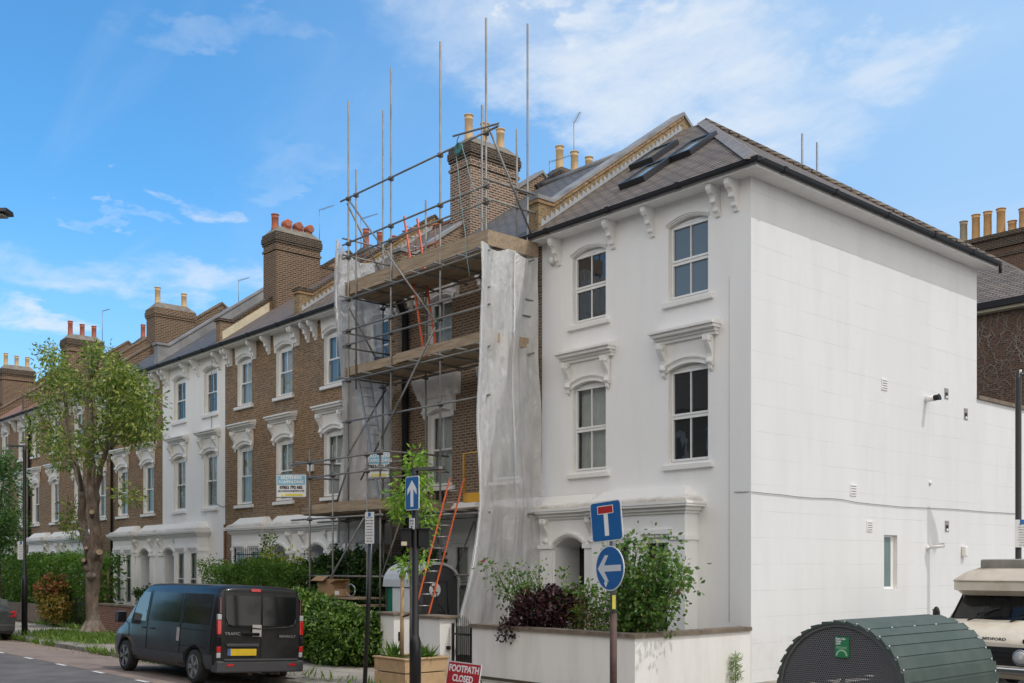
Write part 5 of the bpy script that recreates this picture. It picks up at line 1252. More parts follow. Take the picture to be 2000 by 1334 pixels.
cl(100,710,32,34,62,12.7); cl(110,770,50,42,100,12.9); cl(85,830,30,22,40,13.1); cl(135,880,38,32,55,12.8); cl(150,745,30,40,50,12.8); cl(215,730,42,52,120,13.0); cl(255,775,48,52,160,13.4); cl(235,830,40,40,100,13.3); cl(272,835,34,34,65,13.6); cl(290,805,28,40,45,13.9); cl(190,690,28,18,26,12.8); cl(160,860,30,30,42,12.7); cl(205,780,26,50,60,12.9); cl(300,838,20,14,14,13.6)
cl(240,965,26,6,14,13.0,.2); cl(265,970,8,4,5,13,.1); cl(130,1015,10,22,22,12.6,.2); cl(175,910,26,22,18,12.7); cl(88,868,36,12,20,13.2); cl(90,690,14,16,14,12.7); cl(120,900,26,14,16,13); cl(150,1040,10,10,10,12.7,.2)
cs=[c for i,c in enumerate(cs) if (i*7)%11<4]; foliage(t,tuft_pts(cs,28,(.13,.13,.14),41),.15,MT['lf_tree'],41,aspect=.42,down=.5)
m=MB()
for c in cs[::4]:
    base_=T(176,850) if c.x<-35 else T(190,850); 
    st=c+(T(178,820,12.8)-c)*.30+Vector((0,0,-.15)); m.tube([st,st.lerp(c,.5)+Vector((0,0,.05)),c],[.014,.009,.004],4)
m.build('twigs',MT['bark2'],t,kind='stuff')
# left-edge tree
t=thing('garden_tree','feathery green tree cut off by the left edge of the photo','tree',(-47.8,13.3,0))
q,nr=blob_pts([(-47.9,13.3,5.8,1.4,1.2,1.4,2600),(-48.4,13.2,4.2,2.0,1.4,1.1,3200),(-47.4,13.3,3.4,1.1,1.0,.9,1400),(-47.3,13.4,6.6,.6,.6,.7,500),(-46.6,13.3,4.3,.7,.6,.5,500)],15,.8); foliage(t,q,.15,MT['lf_left'],15,aspect=.4)
m=MB(); m.tube([(-48.2,13.4,0),(-48.1,13.4,2.5),(-47.9,13.3,5)],[.16,.12,.05],10)
for i in range(10): a_=i*2.1; m.tube([(-48.1,13.4,2.4+.25*i),(-48.1+.9*math.cos(a_),13.4+.7*math.sin(a_),3.3+.3*i)],[.04,.012],6)
m.build('trunk',MT['bark'],t)
# grass round the tree and weeds along the kerb
rg=np.random.default_rng(51); n=5200
X=-35.0+rg.normal(size=n)*1.5; Y=12.2+rg.normal(size=n)*.42; ok=(Y>11.15)&(Y<13.8)&(X>-38.5)&(X<-31.5); pts=np.stack([X,Y,np.zeros(n)],1)[ok]
extra=[]
for x in np.arange(-42,-24,.35):
    if rr.random()<.6: extra+= [(x+rr.gauss(0,.09),10.95+rr.gauss(0,.03),-.1) for _ in range(26)]
for x in np.arange(-45,-38.5,.3): extra+= [(x+rr.gauss(0,.12),14.05+rr.gauss(0,.07),0.0) for _ in range(14)]
for x in np.arange(-25,-15,.8): extra+= [(x+rr.gauss(0,.2),11.5+rr.gauss(0,.15),0.0) for _ in range(12)]
pts=np.concatenate([pts,np.array(extra)])
me=leaf_mesh('grass',pts,.24,MT['grass'],52,aspect=.14,down=-1.6); link('grass',me,None,(0,0,0),kind='stuff',label='green grass and weeds round the street tree and along the kerb',cat='grass')
n=260; pts=np.stack([rg.uniform(-40,-22,n),10.7+rg.normal(size=n)*.15,np.full(n,-.085)],1); me=leaf_mesh('leaf_litter',pts,.05,M_leaf('dry_leaf',(.30,.22,.12),(.42,.34,.22),None,.9,.1),53,aspect=.6,down=0); link('leaf_litter',me,None,(0,0,0),kind='stuff',label='dry leaves lying in the gutter',cat='leaf litter')
# ================================================================== vehicles
def M_paint(name,col,rough=.22,dirt=None,coat=.6):
    m=Mat(name,col,rough,spec=.5); m.b.inputs['Coat Weight'].default_value=coat; m.b.inputs['Specular IOR Level'].default_value=.35; m.b.inputs['Coat Roughness'].default_value=.06
    c=m.mix(m.ramp(m.noise(2.2,7,.6),[(.42,(0,0,0)),(.8,(.5,.5,.5))]),col,dirt or k(col,1.6))
    if dirt:
        sp=m.n('SeparateXYZ'); m.L.new(m.obj(),sp.inputs[0]); lo=m.math('MULTIPLY',m.math('MINIMUM',m.math('MAXIMUM',m.math('MULTIPLY',m.math('SUBTRACT',.75,sp.outputs[2]),1.6),0.0),1.0),.35)
        c=m.mix(lo,c,dirt)
    m.base(c); m.bump(m.noise(1.6,2,.4),.06,.02); return m.m
MT['vanp']=M_paint('black_van_paint',(.008,.008,.009),.30,(.045,.043,.042),.22)
MT['plast']=M_var('dark_grey_bumper_plastic',(.045,.046,.05),.55,.15,5)
MT['vglass']=M_glass('van_tinted_glass',tint=(.35,.38,.36),opac=.9,body=(.10,.11,.105),refl=.05,fr=.22)
MT['vgblack']=M_paint('gloss_black_panel',(.006,.006,.008),.10,None,.35)
MT['tyre']=M_var('tyre_rubber',(.02,.02,.02),.85,.2,20); MT['alloy']=M_var('alloy_rim',(.38,.37,.36),.35,.15,6,.8)
MT['red']=M_paint('red_lamp_lens',(.45,.01,.01),.12,None,1); MT['redd']=M_paint('dark_red_lens',(.06,.008,.01),.12,None,1); MT['clear']=M_paint('clear_lamp_lens',(.34,.34,.34),.12,None,1)
MT['plate']=M_var('yellow_number_plate',(.62,.42,.02),.4,.12,9); MT['plateb']=M_var('plate_blue_band',(.03,.12,.35),.4,.05,5); MT['tape']=M_var('grey_tape',(.36,.34,.32),.7,.08,6); MT['chrome']=M_var('chrome',(.6,.6,.6),.15,.05,5,1.0)
MT['seam']=M_var('panel_gap',(.003,.003,.003),.8,.1,5)
def interp(pl,z):
    """half-width at height z on the outer side polyline"""
    best=0
    for (y0,z0),(y1,z1) in zip(pl,pl[1:]):
        if (z0<=z<=z1) or (z1<=z<=z0):
            if abs(z1-z0)<1e-6: continue
            best=max(best,y0+(y1-y0)*(z-z0)/(z1-z0))
    return best
class Loft:
    def __init__(s,secs): s.secs=secs
    def at(s,x):
        S=s.secs
        for (xa,pa),(xb,pb) in zip(S,S[1:]):
            if xa<=x<=xb:
                f=(x-xa)/(xb-xa) if xb>xa else 0; return [(a[0]+(b[0]-a[0])*f,a[1]+(b[1]-a[1])*f) for a,b in zip(pa,pb)]
        return S[0][1] if x<S[0][0] else S[-1][1]
    def side(s,x,z): return interp(s.at(x),z)
    def mb(s,lean=0,xf=None):
        m=MB(); vs=[];n=len(s.secs[0][1]); 
        for (x,p) in s.secs:
            ring=[(y,z) for y,z in p]+[(-y,z) for y,z in reversed(p) if y>1e-6]
            for y,z in ring: vs.append(((xf(x,y,z) if xf else x),y,z))
        N_=len(ring); k_=len(s.secs)
        fs=[(i*N_+j,i*N_+(j+1)%N_,(i+1)*N_+(j+1)%N_,(i+1)*N_+j) for i in range(k_-1) for j in range(N_)]
        m.add(vs,fs,True); m.f.append(tuple(range(N_))[::-1] if True else 0); m.f.append(tuple((k_-1)*N_+j for j in range(N_))); m.m+=[0,0]; m.sm+=[False,False]
        return m
    def patch(s,m,zf,x0f,x1f,off=.006,nx=8,nz=6,sides=(1,),z0=None,z1=None):
        for sd in sides:
            def F(u,v):
                z=z0+(z1-z0)*v; x=x0f(z)+(x1f(z)-x0f(z))*u; return (x,sd*(s.side(x,z)+off),z)
            m.sheet(F,nx,nz,True)
def cutmesh(o,cyls):
    """subtract wheel arches; result baked into the mesh"""
    tmp=[]
    for (x,z,r,ya,yb) in cyls:
        c=MB(); c.lathe([(r,ya),(r,yb)],(x,0,z),28,'y'); me=c.mesh('cut',[MT['seam']]); 
        b=bmesh.new(); b.from_mesh(me); bmesh.ops.recalc_face_normals(b,faces=b.faces); b.to_mesh(me); b.free()
        co=bpy.data.objects.new('cut',me); scene.collection.objects.link(co); co.matrix_world=Matrix.Identity(4); tmp.append(co)
    b=bmesh.new(); b.from_mesh(o.data); bmesh.ops.remove_doubles(b,verts=b.verts,dist=.0005); bmesh.ops.recalc_face_normals(b,faces=b.faces); b.to_mesh(o.data); b.free()
    sv=(o.parent,); o2=bpy.data.objects.new('t',o.data); scene.collection.objects.link(o2)
    for co in tmp: md=o2.modifiers.new('b','BOOLEAN'); md.object=co; md.operation='DIFFERENCE'; md.solver='EXACT'
    dg=bpy.context.evaluated_depsgraph_get(); me=bpy.data.meshes.new_from_object(o2.evaluated_get(dg)); nm=o.data.name; o.data=me; me.name=nm
    bpy.data.objects.remove(o2)
    for co in tmp: bpy.data.objects.remove(co)
def wheel(t,x,y,z,r,w_,sd,rim='alloy',sp=5):
    def ty():
        m=MB(); m.lathe([(r*.66,-w_/2),(r*.9,-w_/2),(r*.98,-w_*.42),(r,-w_*.25),(r,w_*.25),(r*.98,w_*.42),(r*.9,w_/2),(r*.66,w_/2)],(0,0,0),32,'y'); return m.mesh('tyre',MT['tyre'])
    def ri():
        m=MB(); m.lathe([(r*.70,w_*.50),(r*.66,w_*.52),(r*.63,w_*.40),(r*.60,w_*.1),(r*.1,w_*.1)],(0,0,0),32,'y')
        for i in range(sp):
            for d in(-.16,.16):
                a=2*math.pi*i/sp+d; ca,sa=math.cos(a),math.sin(a); m.obox((ca*r*.37,w_*.42,sa*r*.37),(ca*r*.28,0,sa*r*.28),(-sa*.018,0,ca*.018),(0,.02,0))
        m.lathe([(.0,w_*.48),(r*.16,w_*.47),(r*.18,w_*.3)],(0,0,0),16,'y'); return m.mesh('rim',MT[rim])
    o=link('wheel',cm(('ty',r,w_),ty),t,(x,y,z),rot=(0,0,0 if sd>0 else math.pi)); ro=link('rim',cm(('ri',r,w_,rim,sp),ri),o,WL[o]); return o
def vehicle(name,lab,cat,loc,rz,roll=0): return thing(name,lab,cat,loc,0,local=True,rot=(roll,0,rz))
MT['signe']=M_var('sign_border',(.70,.71,.72),.4,.05,5)
# ---- black van
def vsec(x,w,zt,zb=.27):
    zc=min(1.08,zt-.16); zu=max(zt-.17,zc+.02)
    tw=.075*min(1,(zt-zc)/.8)
    return (x,[(0,zb),(w-.10,zb),(w-.03,zb+.07),(w,zb+.2),(w,.80 if zc>.85 else zc-.1),(w-.012,zc),(w-.03,zc+(zu-zc)*.25),(w-.02-tw*.75,zc+(zu-zc)*.75),(w-.03-tw,zu),(w-.065-tw,zt-.09),(w-.13-tw,zt-.03),(w-.26-tw,zt-.005),(0,zt+.012)])
VAN=Loft([vsec(-2.50,.925,1.88,.30),vsec(-2.46,.95,1.93,.28),vsec(-2.3,.965,1.955),vsec(-1.6,.97,1.965),vsec(-.8,.975,1.97),vsec(0,.975,1.97),vsec(.93,.975,1.955),vsec(1.18,.975,1.90),vsec(1.53,.97,1.66),vsec(1.88,.965,1.36),vsec(2.10,.96,1.16),vsec(2.38,.945,1.06),vsec(2.63,.90,.97),vsec(2.80,.82,.86),vsec(2.88,.70,.72,.32)])
rl=lambda x,y,z: x+(.07*max(0,z-1.05) if x<-2.4 else 0)
VN=vehicle('van','glossy black panel van parked half on the kerb, yellow rear plate','van',(-19.40-2.5*1.035,10.36,-.075),math.pi,.05); VN.scale=(1.035,1.035,1.035)
B=VAN.mb(xf=rl).build('body',[MT['vanp'],MT['seam']],VN); cutmesh(B,[(-1.6,.34,.415,.62,1.2),(-1.6,.34,.415,-1.2,-.62),(1.88,.34,.415,.62,1.2),(1.88,.34,.415,-1.2,-.62)])
for x in(-1.6,1.88):
    for sd in(1,-1): wheel(VN,x,sd*.865,.335,.335,.215,sd)
for sd in(1,-1):
    m=MB(); VAN.patch(m,None,lambda z:.80,lambda z:1.96-(z-1.14)*1.12 if z>1.14 else 1.96,.006,10,6,(sd,),1.14,1.76); o=m.build('side_window',MT['vglass'],VN)
    m=MB(); P_=[(x,sd*(VAN.side(x,z)+.009),z) for x,z in((1.58,1.14),(1.46,1.58))]; m.tube(P_,.014,5); m.build('window_divider',MT['gutter'],o)
for a,b in((-.88,.62),(-2.2,-.98)):
    for sd in(1,-1): m=MB(); VAN.patch(m,None,lambda z:a+.04,lambda z:b-.0,.005,10,6,(sd,),1.17,1.77); m.build('side_panel',MT['vgblack'],VN)
# windscreen
def WS(u,v):
    x=1.24+.80*v; pl=VAN.at(x); zt=pl[-1][1]; w_=VAN.side(x,zt-.10)-.07; y=-w_+2*w_*u; return (x+.012,y,zt+.012-.035*abs(2*u-1)**3)
m=MB(); m.sheet(WS,10,6); m.build('windscreen',MT['vglass'],VN)
m=MB()   # shut lines
def sl(pts):
    for (a,b) in zip(pts,pts[1:]):
        n=8
        for i in range(n):
            p=[a[0]+(b[0]-a[0])*i/n,a[1]+(b[1]-a[1])*i/n]; q=[a[0]+(b[0]-a[0])*(i+1)/n,a[1]+(b[1]-a[1])*(i+1)/n]
            m.bar((p[0],VAN.side(p[0],p[1])+.001,p[1]),(q[0],VAN.side(q[0],q[1])+.001,q[1]),.012,.012)
for ln in([(.72,.42),(.72,1.80)],[(-.92,.42),(-.92,1.78)],[(1.68,.78),(1.74,1.05),(2.04,1.12)],[(-.92,1.06),(-2.1,1.05)],[(-.9,.72),(-2.1,.72)],[(-2.30,.5),(-2.30,1.86)]):
    m=MB(); sl(ln); m.build('shut_line',MT['seam'],VN)
for sd in(1,-1):
    m=MB(); VAN.patch(m,None,lambda z:-1.15,lambda z:1.43,.012,12,2,(sd,),.30,.56); m.build('side_cladding',MT['plast'],VN)
    m=MB(); VAN.patch(m,None,lambda z:-2.40,lambda z:-2.04,.012,4,2,(sd,),.32,.60); m.build('side_cladding',MT['plast'],VN)
for x in(.90,.50):
    m=MB(); y=VAN.side(x,1.0); m.tube([(x-.12,y+.005,1.0),(x-.08,y+.04,1.0),(x+.06,y+.04,1.0),(x+.10,y+.005,1.0)],.016,6); m.build('door_handle',MT['vgblack'],VN)
m=MB(); VAN.patch(m,None,lambda z:-.92,lambda z:-.78,.009,2,2,(1,),.80,1.07); m.build('tape_patch',MT['tape'],VN)
for sd in(1,-1):
    m=MB(); m.obox((1.80,sd*1.12,1.20),(.07,0,0),(0,.115,0),(0,0,.13)); o=m.build('door_mirror',MT['plast'],VN,bev=.035); m=MB(); m.obox((1.725,sd*1.12,1.20),(.003,0,0),(0,.09,0),(0,0,.10)); m.build('mirror_glass',MT['vgblack'],o)
RX=-2.5
def rb(ya,yb,za,zb,d0,d1): # rear box following the lean
    m=MB(); xa=RX+.07*max(0,za-1.05); xb=RX+.07*max(0,zb-1.05)
    m.add([(xa-d0,ya,za),(xa-d0,yb,za),(xb-d0,yb,zb),(xb-d0,ya,zb),(xa-d1,ya,za),(xa-d1,yb,za),(xb-d1,yb,zb),(xb-d1,ya,zb)],[(0,1,2,3),(4,7,6,5),(0,4,5,1),(1,5,6,2),(2,6,7,3),(3,7,4,0)],False); return m
m=rb(-.94,.94,.27,.50,-.2,.07); m.build('rear_bumper',MT['plast'],VN,bev=.03)
m=rb(-.80,.80,.50,.535,-.05,.085); m.build('bumper_step',MT['plast'],VN,bev=.008)
m=MB(); 
for q in(rb(-.005,.005,.54,1.86,0,.006),): m.add(q.v,q.f,False)
for q in(rb(-.80,-.79,.56,1.84,0,.005),rb(.79,.80,.56,1.84,0,.005),rb(-.80,.80,1.835,1.845,0,.005)): m.add(q.v,q.f,False)
m.build('shut_lines',MT['seam'],VN)
for s_ in(1,-1):
    m=rb(s_*.02,s_*.76,1.18,1.76,.001,.007); m.build('rear_window_panel',MT['vgblack'],VN,bev=.002)
    m=MB(); x_=RX-.016+.01; m.tube([(RX-.004,s_*.75,1.32),(RX-.006,s_*.72,1.20),(RX-.006,s_*.60,1.165),(RX-.006,s_*.02,1.12)],.012,6); m.build('panel_crease',MT['vanp'],VN)
    for za,zb,mt in((1.40,1.72,'redd'),(1.28,1.40,'clear'),(1.0,1.28,'red'),(.78,.97,'vgblack'),(.66,.78,'red'),(.55,.66,'clear')):
        ya,yb=s_*.850,s_*(.93 if zb<1.5 else .895); m=rb(ya,yb,za+.004,zb-.004,-.05,.022)
        m.build('tail_light',MT[mt],VN,bev=.012)
    m=rb(s_*.60,s_*.74,.40,.44,.05,.078); m.build('reflector',MT['red'],VN)
m=rb(.10,.70,.60,.73,.0,.02); o=m.build('number_plate',MT['plate'],VN); rb(.645,.70,.60,.73,.02,.022).build('plate_band',MT['plateb'],o)
rb(.05,.74,.77,.83,0,.035).build('plate_light_bar',MT['plast'],VN,bev=.012)
rb(.05,.40,.985,1.045,0,.045).build('rear_handle',MT['vgblack'],VN,bev=.015)
rb(.005,.20,.97,1.20,.010,.012).build('tape_patch',MT['tape'],VN)
rb(.03,.24,1.84,1.90,-.02,.03).build('high_brake_light',MT['red'],VN,bev=.01)
for txt,y,z,sz in(('TRAFIC',.62,1.02,.078),('RENAULT',-.58,.975,.068)):
    m=MB(); text_mb(m,txt,sz,basis((RX-.006,y,z),(0,-1,0),(0,0,1)),bold=.0,xs=1.25); m.build('badge_lettering',MT['alu'],VN)
m=MB()
for y in(-.4,.1): m.box(-2.3,-1.9,y-.05,y+.05,.2,.30)
m.tube([(-2.45,-.45,.24),(-1.2,-.45,.24)],.03,8); m.build('exhaust',MT['rust'],VN)
# ---- dark car at the far left
def csec(x,w,zt,zb=.2):
    zc=min(.92,zt-.05); tw=.28*max(0,min(1,(zt-.95)/.5)); 
    return (x,[(0,zb),(w-.08,zb),(w,zb+.15),(w,.6),(w-.02,zc),(w-.03-tw,zc+(zt-zc)*.6),(w-.10-tw,zt-.04),(w-.25-tw,zt),(0,zt+.02)])
CAR=Loft([csec(-2.1,.80,.92,.32),csec(-2.02,.86,1.12,.24),csec(-1.9,.89,1.25),csec(-1.5,.90,1.44),csec(-.6,.90,1.50),csec(.3,.90,1.47),csec(1.0,.90,1.12),csec(1.3,.89,.98),csec(1.9,.84,.85),csec(2.1,.72,.65,.28)])
CV=vehicle('car','dark hatchback cut off by the left edge, red tail lamp showing','car',(-39.15,10.0,-.06),math.pi,.05)
MT['carp']=M_paint('dark_grey_car_paint',(.05,.055,.06),.2,None,.8)
Bc=CAR.mb().build('body',[MT['carp'],MT['seam']],CV); cutmesh(Bc,[(-1.3,.31,.36,.6,1.1),(-1.3,.31,.36,-1.1,-.6),(1.3,.31,.36,.6,1.1),(1.3,.31,.36,-1.1,-.6)])
for x in(-1.3,1.3):
    for sd in(1,-1): wheel(CV,x,sd*.79,.31,.31,.19,sd)
for sd in(1,-1): MB().obox((-2.03,sd*.74,.88),(.06,0,.0),(0,.12,0),(.02,0,.10)).build('tail_light',MT['red'],CV,bev=.02)
m=MB(); m.sheet(lambda u,v:(-2.06+.0+.22*v-.02,-.62+1.24*u,.98+.38*v),6,4); m.build('rear_window',MT['vglass'],CV)
MB().obox((-2.12,0,.42),(.06,0,0),(0,.82,0),(0,0,.12)).build('rear_bumper',MT['plast'],CV,bev=.04)
m=MB(); CAR.patch(m,None,lambda z:-1.35,lambda z:.75-(z-.95)*1.2,.006,8,4,(1,-1),.98,1.36); m.build('side_window',MT['vglass'],CV)
MB().box(-2.125,-2.115,-.26,.26,.62,.73).build('number_plate',MT['plate'],CV)
# ---- camper van
MT['cream2']=M_paint('weathered_cream_paint',(.66,.60,.50),.35,(.34,.25,.17),.25); MT['camproof']=M_var('stained_fibreglass_roof',(.50,.44,.36),.8,.18,1.5,dirt=(.27,.21,.16),ds=1.1)
MT['greyroof']=M_var('grey_roof_box',(.26,.25,.22),.9,.25,4)
CP=vehicle('camper_van','old cream camper van with stained high roof behind the cycle hangar','camper van',(-8.66,19.3,-.10),-math.pi/2)
def psec(x,w,zt,zb=.42):
    zc=min(1.42,zt-.08)
    return (x,[(0,zb),(w-.06,zb),(w,zb+.12),(w,.9),(w-.01,zc),(w-.02-.10*max(0,min(1,(zt-1.42)/.5)),zc+(zt-zc)*.5),(w-.05-.14*max(0,min(1,(zt-1.42)/.5)),zt-.05),(w-.15-.14*max(0,min(1,(zt-1.42)/.5)),zt),(0,zt+.02)])
CAM_=Loft([psec(-4.6,.95,2.0),psec(-4.4,1.0,2.02),psec(-1.1,1.0,2.02),psec(-.98,1.0,1.97),psec(-.55,.99,1.45),psec(-.45,.98,1.38),psec(-.2,.96,1.26),psec(-.05,.92,1.14),psec(0,.86,1.05,.5)])
Bp=CAM_.mb().build('body',[MT['cream2'],MT['seam']],CP); b=bmesh.new(); b.from_mesh(Bp.data); b.normal_update()
bmesh.ops.delete(b,geom=[f for f in b.faces if -.985<f.calc_center_median().x<-.555 and abs(f.calc_center_median().y)<.86 and f.calc_center_median().z>1.42],context='FACES'); b.to_mesh(Bp.data); b.free()
0 and cutmesh(Bp,[(-.75,.36,.38,.6,1.2),(-.75,.36,.38,-1.2,-.6),(-3.3,.36,.38,.6,1.2),(-3.3,.36,.38,-1.2,-.6)])
for x in(-.75,-3.3):
    for sd in(1,-1): wheel(CP,x,sd*.88,.34,.34,.18,sd,'cream2',8)
def rr_(x0,x1,w0,w1,z0,z1,n=10):   # rounded rectangular slab, tapering upward
    pts=[]
    def ring(w_,xa,xb,z,rad=.28):
        out=[]
        for cxx,cyy,a0 in((xb-rad,w_-rad,0),(xa+rad,w_-rad,90),(xa+rad,-w_+rad,180),(xb-rad,-w_+rad,270)):
            for j in range(6): a=R(a0+18*j); out.append((cxx+rad*math.cos(a),cyy+rad*math.sin(a),z))
        return out
    return ring
ring=rr_(0,0,0,0,0,0)
def slab(m,levels,smooth=True):
    rings=[ring(w_,xa,xb,z,rad) for (w_,xa,xb,z,rad) in levels]; n=len(rings[0]); vs=[p for r_ in rings for p in r_]
    fs=[(i*n+j,i*n+(j+1)%n,(i+1)*n+(j+1)%n,(i+1)*n+j) for i in range(len(rings)-1) for j in range(n)]
    m.add(vs,fs,smooth); o=len(m.v)-len(vs); m.f.append(tuple(o+j for j in reversed(range(n)))); m.f.append(tuple(o+(len(rings)-1)*n+j for j in range(n))); m.m+=[0,0]; m.sm+=[False,False]
m=MB(); slab(m,[(.90,-4.6,-.86,1.90,.25),(.96,-4.6,-.72,1.99,.3),(1.0,-4.6,-.66,2.0,.3),(1.0,-4.6,-.66,2.17,.3)],False); m.build('roof_band',MT['cream2'],CP)
m=MB(); slab(m,[(1.02,-4.6,-.64,2.172,.32),(1.01,-4.6,-.67,2.20,.32),(.90,-4.55,-.90,2.34,.32),(.72,-4.4,-1.2,2.44,.32),(.5,-4.2,-1.5,2.47,.3)]); m.build('high_roof',MT['camproof'],CP)
m=MB(); slab(m,[(.66,-4.2,-1.15,2.38,.2),(.66,-4.2,-1.15,2.58,.2),(.64,-4.2,-1.2,2.60,.2)],False); m.build('roof_box',MT['greyroof'],CP)
def WS2(u,v):
    x=-.58-.36*v; z=1.44+.46*v; w_=.90-.06*v; y=-w_+2*w_*u; return (x+.03-.05*abs(2*u-1)**3,y,z+.01)
m=MB(); m.sheet(WS2,10,5); m.build('windscreen',M_glass('camper_windscreen',tint=(.6,.62,.6),opac=.25,refl=.05,fr=.4),CP)
m=MB(); P_=[WS2(0,0),WS2(.5,0),WS2(1,0),WS2(1,1),WS2(.5,1),WS2(0,1),WS2(0,0)]; m.tube([(p[0]+.005,p[1],p[2]) for p in P_],.022,6); m.build('windscreen_seal',MT['gutter'],CP)
for y0 in(-.55,.25):
    m=MB(); a=Vector(WS2(.5+y0/1.8,0))+Vector((.05,0,-.02)); b=Vector(WS2(.5+(y0+.42)/1.75,.42))+Vector((.03,0,0)) ; m.tube([a,a.lerp(b,.45)+Vector((.02,0,0)),b],[.02,.012,.01],6); c_=Vector(WS2(.5+(y0+.10)/1.8,.2))+Vector((.025,0,0)); m.tube([b-(b-c_)*.9,b+(b-c_)*.35],.014,5); m.build('wiper',MT['iron'],CP)
MB().box(-.04,.012,-.80,.80,.66,1.0).build('grille',MT['iron'],CP,bev=.01)
m=MB()
for z in(.74,.82,.90): m.box(.012,.03,-.58,.58,z,z+.025)
m.build('grille_bar',MT['gutter'],CP)
for sd in(1,-1):
    m=MB(); m.lathe([(.145,0),(.15,.03),(.135,.045)],(.01,sd*.66,.82),20,'x'); o=m.build('headlight',MT['chrome'],CP); m=MB(); m.lathe([(.13,.04),(.09,.065),(0,.075)],(.01,sd*.66,.82),20,'x'); m.build('headlight_glass',MT['clear'],o)
    m=MB(); m.obox((-.02,sd*.62,.56),(.03,0,0),(0,.07,0),(0,0,.03)); m.build('indicator',M_paint('amber_lens_'+str(sd),(.6,.2,.02),.2,None,1),CP,bev=.01)
    m=MB(); m.tube([(-.62,sd*.98,1.40),(-.50,sd*1.12,1.46),(-.46,sd*1.22,1.62)],.012,5); m.sphere((-.48,sd*1.15,1.54),.14,12,8,(.3,.55,1)); m.build('door_mirror',MT['iron'],CP)
m=MB(); m.box(-.02,.10,-.95,.95,.52,.64); m.build('front_bumper',MT['chrome'],CP,bev=.03)
m=MB(); text_mb(m,'BEDFORD',.075,basis((-.030,.16,1.13),(0,1,0),(-.25,0,.97)),bold=.002,xs=1.3); m.build('badge_lettering',MT['iron'],CP)
MB().obox((-.03,.72,1.10),(.02,0,0),(0,.045,0),(0,0,.05)).build('side_lamp',MT['gutter'],CP,bev=.01)
for y in(-.45,.45):
    m=MB(); m.box(-1.75,-1.6,y-.22,y+.22,.9,1.62); m.box(-1.7,-1.6,y-.12,y+.12,1.60,1.80); m.build('seat',M_var('brown_seat_cloth_'+('a' if y<0 else 'b'),(.07,.055,.045),.95,.2,5,spec=.1),CP)
m=MB(); m.sheet(lambda u,v:(-2.0-.06*math.sin(u*20),-.9+.5*u,1.95-.9*v),16,3); m.build('curtain',M_var('grey_camper_curtain',(.14,.14,.14),.9,.2,4),CP)
# ================================================================== cycle hangar
MT['hgreen']=M_paint('dark_green_powder_coat',(.062,.085,.072),.7,(.13,.15,.13),.0); MT['hgrey']=M_var('hangar_frame_grey',(.15,.155,.15),.5,.2,5,.2)
def perf():
    m=Mat('perforated_steel',(.17,.17,.18),.5,.2); sp=m.n('SeparateXYZ'); m.L.new(m.obj(),sp.inputs[0]); s_=.036
    row=m.math('DIVIDE',sp.outputs[2],s_*.866); fr=m.math('FLOOR',row); odd=m.math('MULTIPLY',m.math('MODULO',m.math('ADD',fr,1000.0),2.0),.5)
    u=m.math('SUBTRACT',m.math('FRACT',m.math('ADD',m.math('DIVIDE',sp.outputs[0],s_),odd)),.5); v=m.math('MULTIPLY',m.math('SUBTRACT',m.math('FRACT',row),.5),.866)
    d=m.math('ADD',m.math('MULTIPLY',u,u),m.math('MULTIPLY',v,v)); hole_=m.math('LESS_THAN',d,.085)
    tr=m.n('BsdfTransparent'); mx_=m.n('MixShader'); m.L.new(hole_,mx_.inputs[0]); m.L.new(m.b.outputs[0],mx_.inputs[1]); m.L.new(tr.outputs[0],mx_.inputs[2]); m.L.new(mx_.outputs[0],m.N['Material Output'].inputs[0]); return m.m
MT['perf']=perf()
HX,HY0,HY1,HR,HC=-8.6,14.3,17.2,1.07,.43; GZ=-.15
HG=thing('cycle_hangar','green ribbed cycle hangar with perforated end panel in the foreground','cycle hangar',(HX,15.8,GZ))
arc=[(HX-HR,GZ)]+[(HX+HR*math.cos(R(a)),HC+HR*math.sin(R(a))) for a in range(180,-1,-5)]+[(HX+HR,GZ)]
m=MB(); m.prism([p for p in arc],HY0+.0,HY0+.004,'y'); m.build('end_panel',MT['perf'],HG)
m=MB(); m.prism([p for p in arc],HY1-.01,HY1,'y'); m.build('end_panel',MT['hgrey'],HG)
ai=[(HX-HR+.06,GZ)]+[(HX+(HR-.06)*math.cos(R(a)),HC+(HR-.06)*math.sin(R(a))) for a in range(180,-1,-5)]+[(HX+HR-.06,GZ)]
for Y_ in(HY0-.03,HY1):
    m=MB()
    for i in range(len(arc)-1): m.prism([arc[i],arc[i+1],ai[i+1],ai[i]],Y_,Y_+.028,'y')
    m.build('end_frame',MT['hgrey'],HG)
ns=17
for i in range(ns):
    a0=180-i*180/ns; a1=180-(i+1)*180/ns; m=MB()
    p=lambda a,r:(HX+r*math.cos(R(a)),HC+r*math.sin(R(a)))
    am=(a0+a1)/2
    m.prism([p(a0-.7,HR-.01),p(a0-.7,HR+.045),p(a1+2.2,HR+.022),p(a1+2.2,HR+.008),p(a1-.6,HR+.005),p(a1-.6,HR-.01)],HY0-.05,HY1+.05,'y')
    o=m.build('roof_slat',MT['hgreen'],HG)
    m=MB()
    for Y_ in ([HY0+.02,HY1-.02] if i!=10 else [HY0+.02,15.0,15.7,16.4,HY1-.02]): q=p(a1+1.6,HR+.022); m.sphere((q[0],Y_,q[1]),.014,8,6)
    m.build('rivets',MT['signw'],o)
for s_ in(1,-1):
    for z in(.12,-.1): MB().box(HX+s_*HR-.015,HX+s_*HR+.03,HY0-.05,HY1+.05,z-.02,z+.24).build('side_panel',MT['hgreen'],HG)
a=onY(1631,1243,HY0-.02); b=onY(1658,1285,HY0-.02)
